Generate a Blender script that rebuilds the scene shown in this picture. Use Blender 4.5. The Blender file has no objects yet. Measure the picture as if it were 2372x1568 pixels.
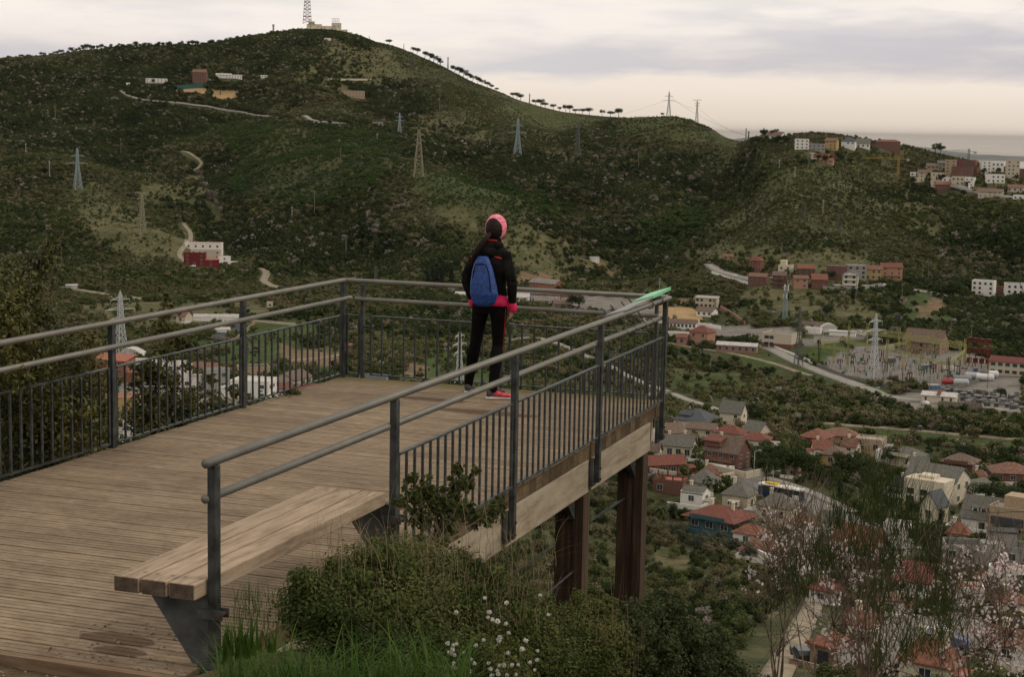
import bpy, bmesh, math, random
import numpy as np
from mathutils import Vector, Matrix
random.seed(7); rng = np.random.default_rng(7)
R = math.radians
SC = bpy.context.scene
COL = SC.collection
# ------------------------------------------------------------------ camera
CAM = np.array([3.7806, -14.9601, 2.5122])
PITCH, ROLL, YAW, FL = 0.12628, 0.0190, -0.3423, 1.62424
cp, sp_, cyw, syw = math.cos(PITCH), math.sin(PITCH), math.cos(YAW), math.sin(YAW)
FW = np.array([syw*cp, cyw*cp, -sp_]); RT0 = np.array([cyw, -syw, 0.0]); UP0 = np.cross(RT0, FW)
RT = math.cos(ROLL)*RT0 + math.sin(ROLL)*UP0
UP = -math.sin(ROLL)*RT0 + math.cos(ROLL)*UP0
cd = bpy.data.cameras.new('camera'); cam = bpy.data.objects.new('camera', cd); COL.objects.link(cam)
m = Matrix(((RT[0], UP[0], -FW[0], CAM[0]), (RT[1], UP[1], -FW[1], CAM[1]), (RT[2], UP[2], -FW[2], CAM[2]), (0, 0, 0, 1)))
cam.matrix_world = m
cd.sensor_width = 36; cd.lens = 36*FL; cd.clip_start = 0.1; cd.clip_end = 4000000
SC.camera = cam
# ------------------------------------------------------------------ world, sun, exposure
SC.view_settings.view_transform = 'Standard'; SC.view_settings.look = 'None'
SC.view_settings.exposure = 0.0; SC.view_settings.gamma = 1.0; SC.view_settings.use_curve_mapping = False
SC.cycles.max_bounces = 5; SC.cycles.diffuse_bounces = 3; SC.cycles.glossy_bounces = 2; SC.cycles.transparent_max_bounces = 8
SC.cycles.volume_bounces = 0; SC.cycles.caustics_reflective = False; SC.cycles.caustics_refractive = False
SC.cycles.use_denoising = True; SC.cycles.denoiser = 'OPENIMAGEDENOISE'; SC.cycles.denoising_input_passes = 'RGB_ALBEDO_NORMAL'
SUN_EL, SUN_AZ = 42.0, 75.0      # azimuth clockwise from +y
w = bpy.data.worlds.new('World'); SC.world = w; w.use_nodes = True
nt = w.node_tree; nt.nodes.clear(); N = nt.nodes; L = nt.links
def wn(t, **k):
    n = N.new(t)
    for a, b in k.items(): setattr(n, a, b)
    return n
sky = wn('ShaderNodeTexSky', sky_type='NISHITA', sun_disc=False, sun_elevation=R(SUN_EL), sun_rotation=R(SUN_AZ))
sky.air_density = 1.5; sky.dust_density = 4.0
out = wn('ShaderNodeOutputWorld')
tc = wn('ShaderNodeTexCoord')
sep = wn('ShaderNodeSeparateXYZ'); L.new(tc.outputs['Generated'], sep.inputs[0])
def mth(op, a, b=None, c=None, clamp=False):
    n = wn('ShaderNodeMath', operation=op, use_clamp=clamp)
    for i, x in enumerate((a, b, c)):
        if x is None: continue
        if isinstance(x, (int, float)): n.inputs[i].default_value = x
        else: L.new(x, n.inputs[i])
    return n.outputs[0]
el = mth('MULTIPLY', mth('ARCSINE', sep.outputs[2]), 57.2958)            # elevation in degrees
az = mth('MULTIPLY', mth('ARCTAN2', sep.outputs[0], sep.outputs[1]), 57.2958)   # azimuth in degrees
def ramp(fac, stops, interp='EASE'):
    n = wn('ShaderNodeValToRGB'); n.color_ramp.interpolation = interp
    e = n.color_ramp.elements
    while len(e) < len(stops): e.new(0.5)
    for i, (p, c) in enumerate(stops):
        e[i].position = p; e[i].color = (*c, 1) if not isinstance(c, (int, float)) else (c, c, c, 1)
    L.new(fac, n.inputs[0]); return n.outputs[0]
def mixc(f, a, b):
    n = wn('ShaderNodeMix', data_type='RGBA')
    for i, x in ((0, f), (6, a), (7, b)):
        if isinstance(x, (int, float)): n.inputs[i].default_value = x
        elif isinstance(x, tuple): n.inputs[i].default_value = (*x, 1)
        else: L.new(x, n.inputs[i])
    return n.outputs[2]
# clear-air colour behind the clouds: peach at the horizon, cream higher up
base = ramp(mth('DIVIDE', el, 8.0, clamp=True), [(0.0, (.76, .66, .56)), (.07, (.83, .72, .61)), (.2, (.90, .80, .70)), (.42, (.95, .88, .81)), (.75, (.97, .92, .86)), (1, (.92, .90, .88))])
cmb = wn('ShaderNodeCombineXYZ')
L.new(mth('MULTIPLY', az, 0.13), cmb.inputs[0]); L.new(mth('MULTIPLY', el, 0.75), cmb.inputs[1])
def noise(vec, sc, det=5, rough=.5, dist=0.0):
    n = wn('ShaderNodeTexNoise'); L.new(vec, n.inputs['Vector']); n.inputs['Scale'].default_value = sc
    n.inputs['Detail'].default_value = det; n.inputs['Roughness'].default_value = rough; n.inputs['Distortion'].default_value = dist
    return n.outputs[0]
n1 = noise(cmb.outputs[0], 1.1, 6, .5, .2); n2 = noise(cmb.outputs[0], 3.3, 5, .55, .1)
cl = mth('ADD', mth('MULTIPLY', n1, .72), mth('MULTIPLY', n2, .28))
# cloud bank: a band whose height depends on the bearing
aR = mth('DIVIDE', mth('ADD', az, 37.5), 34.0, clamp=True)     # 0 at the left of the view, 1 at its right
lowedge = mth('MULTIPLY_ADD', n2, .5, ramp(aR, [(0, 0.15), (.3, .12), (.5, .145), (.62, .165), (.8, .17), (1, .155)], 'LINEAR'))
band_lo = mth('MULTIPLY_ADD', mth('SUBTRACT', n2, .5), .9, mth('MULTIPLY', ramp(aR, [(0, 0.16), (.35, .2), (.52, .15), (.7, .175), (1, .165)], 'EASE'), 10.0))
up = mth('DIVIDE', mth('SUBTRACT', el, band_lo), .42, clamp=True)
dn = mth('DIVIDE', mth('SUBTRACT', mth('MULTIPLY_ADD', n1, 3.2, mth('MULTIPLY', ramp(aR, [(0, .16), (.4, .12), (.7, .22), (1, .27)], 'EASE'), 10.0)), el), 1.2, clamp=True)
band = mth('MULTIPLY', mth('MULTIPLY', up, dn), ramp(cl, [(.32, .55), (.58, 1.0)]))
bandcol = mixc(ramp(aR, [(0, 0.25), (.45, .15), (.8, .75), (1, 1.0)]), (.68, .65, .66), (.55, .52, .56))
skyc = mixc(mth('MULTIPLY', band, .95), base, bandcol)
veil = ramp(cl, [(.42, 0.0), (.66, .55)])
hi = mth('DIVIDE', mth('SUBTRACT', el, 1.8), 1.5, clamp=True)
skyc = mixc(mth('MULTIPLY', veil, hi), skyc, (.70, .67, .68))
left = mth('MULTIPLY', mth('SUBTRACT', 1.0, mth('MULTIPLY', aR, 3.2), None, True), mth('SUBTRACT', 1.0, mth('DIVIDE', mth('SUBTRACT', el, 1.6), 1.8), None, True), None, True)
skyc = mixc(mth('MULTIPLY', left, .8), skyc, (.60, .57, .60))
# overhead overcast with a slightly darker, mottled deck of cloud
ovn = wn('ShaderNodeTexNoise'); L.new(tc.outputs['Generated'], ovn.inputs['Vector']); ovn.inputs['Scale'].default_value = 3.0; ovn.inputs['Detail'].default_value = 5
over = ramp(ovn.outputs[0], [(.3, (.66, .605, .54)), (.7, (1.0, .925, .83))])
skyc = mixc(mth('DIVIDE', mth('SUBTRACT', el, 6.0), 14.0, clamp=True), skyc, over)
below = mth('LESS_THAN', sep.outputs[2], 0.0)
bg_c = wn('ShaderNodeBackground'); L.new(skyc, bg_c.inputs[0]); bg_c.inputs[1].default_value = 1.05
bg_s = wn('ShaderNodeBackground'); L.new(sky.outputs[0], bg_s.inputs[0]); bg_s.inputs[1].default_value = 0.06
mx = wn('ShaderNodeMixShader'); mx.inputs[0].default_value = 0.04
L.new(bg_c.outputs[0], mx.inputs[1]); L.new(bg_s.outputs[0], mx.inputs[2]); L.new(mx.outputs[0], out.inputs[0])
sl = bpy.data.lights.new('sun', 'SUN'); sl.energy = 1.0; sl.angle = R(14); sl.color = (1.0, .90, .77)
so = bpy.data.objects.new('sun', sl); COL.objects.link(so)
sd = Vector((math.sin(R(SUN_AZ))*math.cos(R(SUN_EL)), math.cos(R(SUN_AZ))*math.cos(R(SUN_EL)), math.sin(R(SUN_EL))))
so.rotation_euler = sd.to_track_quat('Z', 'Y').to_euler(); so.location = (30, 30, 60)

# ------------------------------------------------------------------ image <-> ground helpers (u,v in a 2371 px wide frame)
UW = 2371.0; UF = FL*UW; UCX, UCY = UW/2, 783.9
def ray(u, v):
    d = FW*UF + RT*(u-UCX) - UP*(v-UCY); return d/np.linalg.norm(d)
def at(u, v, dist):                     # point at horizontal distance dist along a sight line
    d = ray(u, v); return CAM + d*(dist/math.hypot(d[0], d[1]))
def proj(P):
    P = np.asarray(P, float).reshape(-1, 3)-CAM; z = P@FW; z = np.where(z < .01, .01, z)
    return UCX+UF*(P@RT)/z, UCY-UF*(P@UP)/z
def smooth(a, b, x):
    t = np.clip((x-a)/(b-a), 0, 1); return t*t*(3-2*t)

# ------------------------------------------------------------------ mesh helpers
class MB:
    def __init__(s): s.v = []; s.f = []; s.m = []
    def add(s, vs, fs, mi=0):
        o = len(s.v); s.v += [tuple(p) for p in vs]; s.f += [tuple(i+o for i in f) for f in fs]; s.m += [mi]*len(fs); return s
    def box(s, c, d, rz=0.0, mi=0, rx=0.0, ry=0.0):
        M = Matrix.Rotation(rz, 3, 'Z') @ Matrix.Rotation(ry, 3, 'Y') @ Matrix.Rotation(rx, 3, 'X'); c = Vector(c); vs = []
        for z in (-.5, .5):
            for x, y in ((-.5, -.5), (.5, -.5), (.5, .5), (-.5, .5)): vs.append(c+M @ Vector((x*d[0], y*d[1], z*d[2])))
        return s.add(vs, [(3, 2, 1, 0), (4, 5, 6, 7), (0, 1, 5, 4), (1, 2, 6, 5), (2, 3, 7, 6), (3, 0, 4, 7)], mi)
    def prism(s, poly, z0, z1, mi=0):      # poly counter-clockwise
        n = len(poly); vs = [(x, y, z0) for x, y in poly]+[(x, y, z1) for x, y in poly]
        return s.add(vs, [tuple(range(n))[::-1], tuple(range(n, 2*n))]+[(i, (i+1) % n, n+(i+1) % n, n+i) for i in range(n)], mi)
    def tube(s, pts, rad, n=8, mi=0, cap=True):
        pts = [Vector(p) for p in pts]; rad = rad if isinstance(rad, (list, tuple)) else [rad]*len(pts); vs = []; k = len(pts)
        a = None
        for i, p in enumerate(pts):
            t = (pts[min(i+1, k-1)]-pts[max(i-1, 0)]).normalized()
            if a is None: a = t.orthogonal().normalized()
            a = (a-t*a.dot(t)).normalized() if (a-t*a.dot(t)).length > 1e-6 else t.orthogonal().normalized()
            b = t.cross(a)
            for j in range(n):
                th = 2*math.pi*j/n; vs.append(p+(a*math.cos(th)+b*math.sin(th))*rad[i])
        fs = [(i*n+j, i*n+(j+1) % n, (i+1)*n+(j+1) % n, (i+1)*n+j) for i in range(k-1) for j in range(n)]
        if cap: fs += [tuple(range(n))[::-1], tuple(range((k-1)*n, k*n))]
        return s.add(vs, fs, mi)
    def bar(s, a, b, w=.1, mi=0): return s.tube([a, b], w*.7071, 4, mi)
    def loft(s, rings, n=16, mi=0, cap=True):   # rings: (centre, rx vec, ry vec)
        vs = []
        for c, a, b in rings:
            c, a, b = Vector(c), Vector(a), Vector(b)
            for j in range(n):
                th = 2*math.pi*j/n; vs.append(c+a*math.cos(th)+b*math.sin(th))
        k = len(rings); fs = [(i*n+j, i*n+(j+1) % n, (i+1)*n+(j+1) % n, (i+1)*n+j) for i in range(k-1) for j in range(n)]
        if cap: fs += [tuple(range(n))[::-1], tuple(range((k-1)*n, k*n))]
        return s.add(vs, fs, mi)
    def build(s, name, mats, parent=None, smooth_=False, loc=None, bevel=0):
        me = bpy.data.meshes.new(name); me.from_pydata(s.v, [], s.f)
        mats = mats if isinstance(mats, (list, tuple)) else [mats]
        for q in mats: me.materials.append(q)
        if len(mats) > 1: me.polygons.foreach_set('material_index', s.m)
        if smooth_: me.polygons.foreach_set('use_smooth', [True]*len(s.f))
        me.update()
        return link(name, me, parent, loc, bevel)
def link(name, me, parent=None, loc=None, bevel=0):
    o = bpy.data.objects.new(name, me); COL.objects.link(o)
    if parent is not None: o.parent = parent
    if loc is not None: o.location = loc
    if bevel:
        b = o.modifiers.new('bevel', 'BEVEL'); b.width = bevel; b.segments = 2; b.limit_method = 'ANGLE'
    return o
def np_mesh(name, V, F, mats, attrs=None, smooth_=False, matidx=None):
    V = np.asarray(V, np.float32); F = np.asarray(F, np.int32); k = F.shape[1]
    me = bpy.data.meshes.new(name); me.vertices.add(len(V)); me.vertices.foreach_set('co', V.ravel())
    me.loops.add(F.size); me.loops.foreach_set('vertex_index', F.ravel())
    me.polygons.add(len(F)); me.polygons.foreach_set('loop_start', np.arange(0, F.size, k, dtype=np.int32))
    for q in (mats if isinstance(mats, (list, tuple)) else [mats]): me.materials.append(q)
    if matidx is not None: me.polygons.foreach_set('material_index', np.asarray(matidx, np.int32))
    if smooth_: me.polygons.foreach_set('use_smooth', np.ones(len(F), bool))
    me.update(calc_edges=True)
    for a, val in (attrs or {}).items():
        at_ = me.attributes.new(a, 'FLOAT', 'POINT'); at_.data.foreach_set('value', np.asarray(val, np.float32))
    return me
def tag(o, label=None, cat=None, group=None, kind=None):
    if label: o['label'] = label
    if cat: o['category'] = cat
    if group: o['group'] = group
    if kind: o['kind'] = kind
    return o
def empty(name, loc, rz=0.0, label=None, cat=None, group=None):
    o = bpy.data.objects.new(name, None); COL.objects.link(o); o.location = loc; o.rotation_euler = (0, 0, rz); o.empty_display_size = .2
    return tag(o, label, cat, group)
def copy_tree(o, parent=None):
    c = o.copy(); COL.objects.link(c)
    if parent is not None: c.parent = parent
    for ch in list(o.children): copy_tree(ch, c)
    return c

# ------------------------------------------------------------------ materials
def material(name, col, rough=.8, var=.18, scale=3.0, metal=0.0, col2=None, detail=4, spec=.3, bump=0.0, bscale=None, coord='Object', stretch=None):
    mt = bpy.data.materials.new(name); mt.use_nodes = True; t = mt.node_tree; b = t.nodes['Principled BSDF']
    b.inputs['Roughness'].default_value = rough; b.inputs['Metallic'].default_value = metal; b.inputs['Specular IOR Level'].default_value = spec
    tcn = t.nodes.new('ShaderNodeTexCoord'); src = tcn.outputs[coord]
    if stretch:
        mp = t.nodes.new('ShaderNodeMapping'); mp.inputs['Scale'].default_value = stretch; t.links.new(src, mp.inputs[0]); src = mp.outputs[0]
    n = t.nodes.new('ShaderNodeTexNoise'); n.inputs['Scale'].default_value = scale; n.inputs['Detail'].default_value = detail; t.links.new(src, n.inputs['Vector'])
    rp = t.nodes.new('ShaderNodeValToRGB'); c2 = col2 or tuple(max(0, x*(1-var*1.6)) for x in col); c1 = tuple(min(1, x*(1+var)) for x in col) if not col2 else col
    rp.color_ramp.elements[0].color = (*c2, 1); rp.color_ramp.elements[0].position = .34
    rp.color_ramp.elements[1].color = (*c1, 1); rp.color_ramp.elements[1].position = .66
    t.links.new(n.outputs[0], rp.inputs[0]); t.links.new(rp.outputs[0], b.inputs['Base Color'])
    if bump:
        bn = t.nodes.new('ShaderNodeBump'); bn.inputs['Strength'].default_value = bump; bn.inputs['Distance'].default_value = .01
        n2_ = n
        if bscale:
            n2_ = t.nodes.new('ShaderNodeTexNoise'); n2_.inputs['Scale'].default_value = bscale; n2_.inputs['Detail'].default_value = 5; t.links.new(src, n2_.inputs['Vector'])
        t.links.new(n2_.outputs[0], bn.inputs['Height']); t.links.new(bn.outputs[0], b.inputs['Normal'])
    return mt
MC = {}
def wallm(key, col, **k):
    if key not in MC: MC[key] = material(key, col, **k)
    return MC[key]
def leafmat(name, cols, patch=0.0, transl=.25, rough=.6, spec=.06):
    """foliage: colour by instance or leaf island, with world-space patches"""
    mt = bpy.data.materials.new(name); mt.use_nodes = True; t = mt.node_tree; b = t.nodes['Principled BSDF']
    b.inputs['Roughness'].default_value = rough; b.inputs['Specular IOR Level'].default_value = spec
    oi = t.nodes.new('ShaderNodeObjectInfo'); ge = t.nodes.new('ShaderNodeNewGeometry')
    rp = t.nodes.new('ShaderNodeValToRGB'); e = rp.color_ramp.elements
    while len(e) < len(cols): e.new(.5)
    for i, c in enumerate(cols): e[i].position = i/(len(cols)-1); e[i].color = (*c, 1)
    a = t.nodes.new('ShaderNodeMath'); a.operation = 'MULTIPLY_ADD'; t.links.new(ge.outputs['Random Per Island'], a.inputs[0]); a.inputs[1].default_value = .55
    b2 = t.nodes.new('ShaderNodeMath'); b2.operation = 'MULTIPLY'; t.links.new(oi.outputs['Random'], b2.inputs[0]); b2.inputs[1].default_value = .45
    t.links.new(b2.outputs[0], a.inputs[2]); fac = a.outputs[0]
    if patch:
        nn = t.nodes.new('ShaderNodeTexNoise'); nn.inputs['Scale'].default_value = patch; nn.inputs['Detail'].default_value = 3; t.links.new(ge.outputs['Position'], nn.inputs['Vector'])
        c_ = t.nodes.new('ShaderNodeMath'); c_.operation = 'MULTIPLY_ADD'; t.links.new(nn.outputs[0], c_.inputs[0]); c_.inputs[1].default_value = 2.2; c_.inputs[2].default_value = -1.1
        d_ = t.nodes.new('ShaderNodeMath'); d_.operation = 'ADD'; d_.use_clamp = True; t.links.new(fac, d_.inputs[0]); t.links.new(c_.outputs[0], d_.inputs[1]); fac = d_.outputs[0]
    t.links.new(fac, rp.inputs[0]); t.links.new(rp.outputs[0], b.inputs['Base Color'])
    tr = t.nodes.new('ShaderNodeBsdfTranslucent'); t.links.new(rp.outputs[0], tr.inputs[0]); mxs = t.nodes.new('ShaderNodeMixShader'); mxs.inputs[0].default_value = transl
    t.links.new(b.outputs[0], mxs.inputs[1]); t.links.new(tr.outputs[0], mxs.inputs[2]); t.links.new(mxs.outputs[0], t.nodes['Material Output'].inputs[0])
    return mt
# ------------------------------------------------------------------ terrain height field (bearing x distance), metres
def G(x, y):          # ground near the lookout
    t = y+8.66-.76*smooth(-.06, .22, x)
    z = np.where(t < 0, -.15*t, np.where(t < 15, -.42*t, -6.3-.36*(t-15)))
    z = z-.12*np.maximum(x-1.0, 0)-.05*np.maximum(-3.3-x, 0)
    z = z+.05*np.sin(x*1.7+y*.9)+.04*np.sin(x*3.1-y*2.3)
    # the dirt apron that meets the near edge of the deck
    return np.where((y < -8.5), np.maximum(z, -.06)*1.0, z) if True else z
def tz(u, v, d): return float(at(u, v, d)[2])
NEAR = [(60, -24.5), (100, -38.0)]
LFT = [(180, -58), (300, -78), (450, -89), (600, -95)]
RGT = [(180, -56), (250, -70)]
def Zs(l): return [('z', d, z) for d, z in l]
COLS = {
 -350: Zs(LFT)+[(850, 797), (1150, 665), (1300, 600), (1450, 530), (1650, 440), (1850, 370), (2050, 300), (2300, 220), (2600, 148)]+Zs([(3000, 40), (4500, -300)]),
 0: Zs(LFT)+[(850, 797), (1150, 665), (1300, 600), (1450, 530), (1650, 440), (1850, 370), (2050, 300), (2300, 215), (2600, 141)]+Zs([(3000, 40), (4500, -300)]),
 250: Zs(LFT)+[(850, 797), (1150, 668), (1300, 600), (1450, 530), (1650, 440), (1850, 365), (2050, 290), (2300, 200), (2600, 116)]+Zs([(3000, 50), (4500, -300)]),
 500: Zs(LFT)+[(850, 795), (1150, 660), (1300, 590), (1450, 520), (1650, 430), (1850, 350), (2050, 282), (2200, 240), (2350, 190), (2600, 107)]+Zs([(3000, 60), (4500, -300)]),
 640: Zs(LFT)+[(850, 795), (1150, 652), (1300, 580), (1450, 500), (1620, 420), (1800, 340), (2050, 268), (2300, 190), (2500, 140), (2680, 82)]+Zs([(3100, 60), (4500, -300)]),
 760: Zs(LFT)+[(850, 795), (1150, 650), (1300, 580), (1450, 500), (1600, 420), (1760, 345), (1900, 300), (2050, 264), (2300, 190), (2500, 130), (2690, 76)]+Zs([(3100, 60), (4500, -300)]),
 870: Zs(LFT)+[(850, 800), (1150, 650), (1300, 570), (1450, 480), (1600, 405), (1740, 340), (1850, 303), (2050, 264), (2300, 195), (2500, 138), (2680, 96)]+Zs([(3100, 60), (4500, -300)]),
 1000: Zs(LFT)+[(850, 800), (1150, 655), (1300, 565), (1450, 475), (1560, 410), (1700, 350), (1800, 318), (1950, 298), (2200, 240), (2450, 175), (2620, 142)]+Zs([(3050, 40), (4500, -300)]),
 1120: Zs(LFT)+[(850, 800), (1150, 665), (1300, 575), (1450, 480), (1600, 410), (1740, 360), (1850, 338), (2000, 312), (2250, 258), (2530, 198)]+Zs([(2950, 20), (4500, -300)]),
 1250: Zs(LFT)+[(850, 805), (1170, 670), (1300, 585), (1450, 485), (1600, 415), (1760, 364), (1880, 356), (2050, 325), (2280, 275), (2420, 245)]+Zs([(2850, -10), (4500, -300)]),
 1400: Zs(LFT)+[(850, 808), (980, 742), (1170, 662), (1290, 600), (1400, 550), (1550, 460), (1700, 398), (1800, 366), (1950, 350), (2150, 305), (2350, 269)]+Zs([(2800, -40), (4500, -300)]),
 1550: Zs(RGT)+[(290, 1400), (380, 1258), (440, 1140), (540, 1000), (640, 932), (760, 868), (860, 805), (980, 742), (1100, 680), (1200, 630), (1350, 555), (1500, 480), (1650, 408), (1790, 366), (1920, 338), (2100, 300), (2280, 269)]+Zs([(2700, -70), (4500, -300)]),
 1640: Zs(RGT)+[(290, 1400), (380, 1256), (430, 1150), (540, 1000), (640, 938), (760, 872), (860, 805), (980, 742), (1100, 680), (1210, 620), (1350, 548), (1500, 476), (1650, 410), (1790, 370), (1920, 343), (2100, 308), (2240, 291)]+Zs([(2700, -90), (4500, -300)]),
 1710: Zs(RGT)+[(290, 1402), (380, 1255), (430, 1150), (540, 1002), (640, 944), (760, 876), (860, 808), (980, 745), (1100, 678), (1210, 618), (1330, 548), (1450, 490), (1600, 420), (1750, 372), (1900, 345), (2060, 328)]+Zs([(2600, -110), (4500, -300)]),
 1790: Zs(RGT)+[(290, 1404), (380, 1254), (430, 1150), (540, 1010), (640, 955), (760, 885), (860, 808), (960, 748), (1060, 688), (1140, 640), (1260, 580), (1380, 515), (1480, 460), (1600, 400), (1700, 350), (1770, 326)]+Zs([(2200, -120), (4500, -300)]),
 1900: Zs(RGT)+[(290, 1408), (380, 1254), (430, 1150), (540, 1030), (620, 975), (730, 905), (860, 808), (950, 748), (1050, 690), (1130, 648), (1250, 590), (1350, 540), (1450, 490), (1550, 425), (1640, 362), (1720, 330), (1790, 308)]+Zs([(2200, -120), (4500, -300)]),
 2020: Zs(RGT)+[(300, 1410), (390, 1254), (450, 1150), (560, 1030), (610, 985), (730, 903), (870, 802), (960, 748), (1060, 690), (1140, 648), (1250, 592), (1350, 548), (1440, 495), (1530, 435), (1620, 368), (1720, 338), (1800, 324)]+Zs([(2200, -120), (4500, -300)]),
 2130: Zs(RGT)+[(310, 1420), (400, 1250), (480, 1130), (590, 995), (730, 903), (870, 802), (980, 742), (1080, 685), (1190, 612), (1290, 560), (1370, 505), (1430, 455), (1490, 428), (1570, 395), (1650, 362), (1740, 343)]+Zs([(2200, -120), (4500, -300)]),
 2260: Zs(RGT)+[(315, 1430), (400, 1250), (500, 1115), (600, 997), (730, 903), (870, 802), (980, 742), (1080, 692), (1190, 618), (1290, 555), (1370, 490), (1415, 462), (1480, 432), (1560, 398), (1650, 373)]+Zs([(2200, -120), (4500, -300)]),
 2371: Zs(RGT)+[(315, 1430), (400, 1250), (500, 1120), (600, 1003), (730, 908), (870, 805), (980, 745), (1080, 695), (1190, 620), (1290, 555), (1370, 490), (1410, 468), (1480, 440), (1560, 410), (1640, 392)]+Zs([(2200, -120), (4500, -300)]),
 2750: Zs(RGT)+[(315, 1430), (400, 1250), (500, 1120), (600, 1010), (730, 912), (870, 810), (980, 750), (1080, 700), (1190, 625), (1290, 560), (1370, 500), (1410, 480), (1480, 455), (1560, 425), (1640, 405)]+Zs([(2200, -120), (4500, -300)]),
}
NR = 620
RR = np.exp(np.linspace(math.log(1.2), math.log(5200), NR)); LR = np.log(RR)
def azof(u, v=500):
    d = ray(u, v); return math.atan2(d[0], d[1])
_ua = sorted(COLS)
_az = np.array([azof(u, 420) for u in _ua]); _Z = []
for u in _ua:
    P = [(d, z) for d, z in NEAR]
    for q in COLS[u]:
        if q[0] == 'z': P.append((q[1], q[2]))
        else: P.append((q[0], tz(u, q[1], q[0])))
    P.sort(); d = np.log(np.array([p[0] for p in P])); z = np.array([p[1] for p in P])
    zi = np.interp(LR, d, z)
    _Z.append(zi)
_Z = np.array(_Z)
azd = np.linspace(_az[0], _az[-1], 1100)
AZ = np.concatenate([np.linspace(azd[0]-2.1, azd[0], 40)[:-1], azd, np.linspace(azd[-1], azd[-1]+1.9, 36)[1:]])
# bearing interpolation (piecewise linear then smoothed over bearing and distance)
GZ = np.empty((len(AZ), NR))
for j in range(NR): GZ[:, j] = np.interp(AZ, _az, _Z[:, j])
def gauss(a, s, ax):
    k = np.arange(-int(3*s), int(3*s)+1); w_ = np.exp(-.5*(k/s)**2); w_ /= w_.sum()
    pad = [(0, 0), (0, 0)]; pad[ax] = (len(k)//2, len(k)//2); b = np.pad(a, pad, mode='edge'); o = np.zeros_like(a)
    for i, ww in enumerate(w_):
        sl_ = [slice(None)]*2; sl_[ax] = slice(i, i+a.shape[ax]); o += ww*b[tuple(sl_)]
    return o
GZ = gauss(GZ, 14, 0); GZ = gauss(GZ, 2.0, 1)
A2, R2 = np.meshgrid(AZ, RR, indexing='ij')
TX = CAM[0]+R2*np.sin(A2); TY = CAM[1]+R2*np.cos(A2)
class Noise2:
    def __init__(s, seed): s.g = np.random.default_rng(seed).random((256, 256))
    def __call__(s, x, y):
        xi = np.floor(x).astype(int); yi = np.floor(y).astype(int); fx = x-xi; fy = y-yi
        fx = fx*fx*(3-2*fx); fy = fy*fy*(3-2*fy); g = s.g
        a = g[xi % 256, yi % 256]; b = g[(xi+1) % 256, yi % 256]; c = g[xi % 256, (yi+1) % 256]; d = g[(xi+1) % 256, (yi+1) % 256]
        return (a*(1-fx)+b*fx)*(1-fy)+(c*(1-fx)+d*fx)*fy-.5
NZ = [Noise2(i) for i in range(8)]
def fbm(x, y, s, o=4, k=0):
    r = 0; a = 1.0
    for i in range(o): r = r+a*NZ[(i+k) % 8](x/s*2**i+17.3*i, y/s*2**i-9.1*i); a *= .5
    return r
hillw = smooth(1120, 1500, R2)*(1-smooth(2350, 2500, R2)*.5)
mid = smooth(90, 200, R2)*(1-hillw)
rid = 1-2*np.abs(fbm(TX, TY, 260, 3, 3))        # gullies
GZ = GZ+hillw*(fbm(TX, TY, 190, 4)*13+(rid-.75)*20)+mid*fbm(TX, TY, 60, 3, 2)*1.6
def dist_of(u, v):      # rough ground distance of an image point from the profiles above
    r_ = []
    for k in _ua:
        q = sorted([(b, a) for a, b in [(x[0], x[1]) for x in COLS[k] if x[0] != 'z']]); r_.append(np.interp(v, [x[0] for x in q], [x[1] for x in q]))
    return float(np.interp(u, _ua, r_))
GUL = np.zeros_like(GZ)
def carve(pts, depth, wid):
    global GZ, GUL
    W_ = [at(u, v, dist_of(u, v))[:2] for u, v in pts]; dm = np.full(TX.shape, 1e9); tt_ = np.zeros(TX.shape)
    for i, (a, b) in enumerate(zip(W_[:-1], W_[1:])):
        d = b-a; L2 = d@d; t_ = np.clip(((TX-a[0])*d[0]+(TY-a[1])*d[1])/L2, 0, 1); q = np.hypot(TX-a[0]-t_*d[0], TY-a[1]-t_*d[1]); nearer = q < dm; dm = np.where(nearer, q, dm); tt_ = np.where(nearer, (i+t_)/(len(W_)-1), tt_)
    dm = np.maximum(0, dm+fbm(TX, TY, 120, 3, 5)*50); f_ = np.exp(-(dm/wid)**2)*np.sin(np.pi*np.clip(tt_*.86+.07, 0, 1))**.5
    GZ = GZ-depth*f_; GUL = GUL+np.sign(depth)*f_
for pts, dp_, wd_ in (([(430, 290), (520, 400), (535, 500), (580, 610)], 34, 75), ([(960, 300), (1100, 350), (1280, 420), (1430, 500), (1500, 590)], 34, 80), ([(1720, 330), (1690, 420), (1600, 500), (1520, 585)], 32, 75), ([(2060, 400), (2150, 500), (2250, 600), (2300, 670)], 30, 75), ([(120, 230), (240, 320), (330, 400)], 24, 70), ([(1280, 280), (1380, 325), (1500, 365)], 16, 60), ([(760, 480), (800, 560), (850, 640)], 20, 55), ([(880, 150), (900, 220), (960, 290)], 18, 60), ([(560, 150), (600, 220), (640, 270)], 18, 60),
    ([(40, 400), (180, 440), (330, 540), (450, 600)], -20, 80), ([(640, 300), (600, 380), (640, 470)], -16, 90), ([(970, 340), (1040, 430), (1120, 540)], -20, 75), ([(1560, 420), (1700, 540), (1850, 610)], -18, 80), ([(1820, 370), (1960, 470), (2080, 600)], -20, 80), ([(1120, 230), (1250, 300), (1330, 350)], -14, 70)): carve(pts, dp_, wd_)
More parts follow.
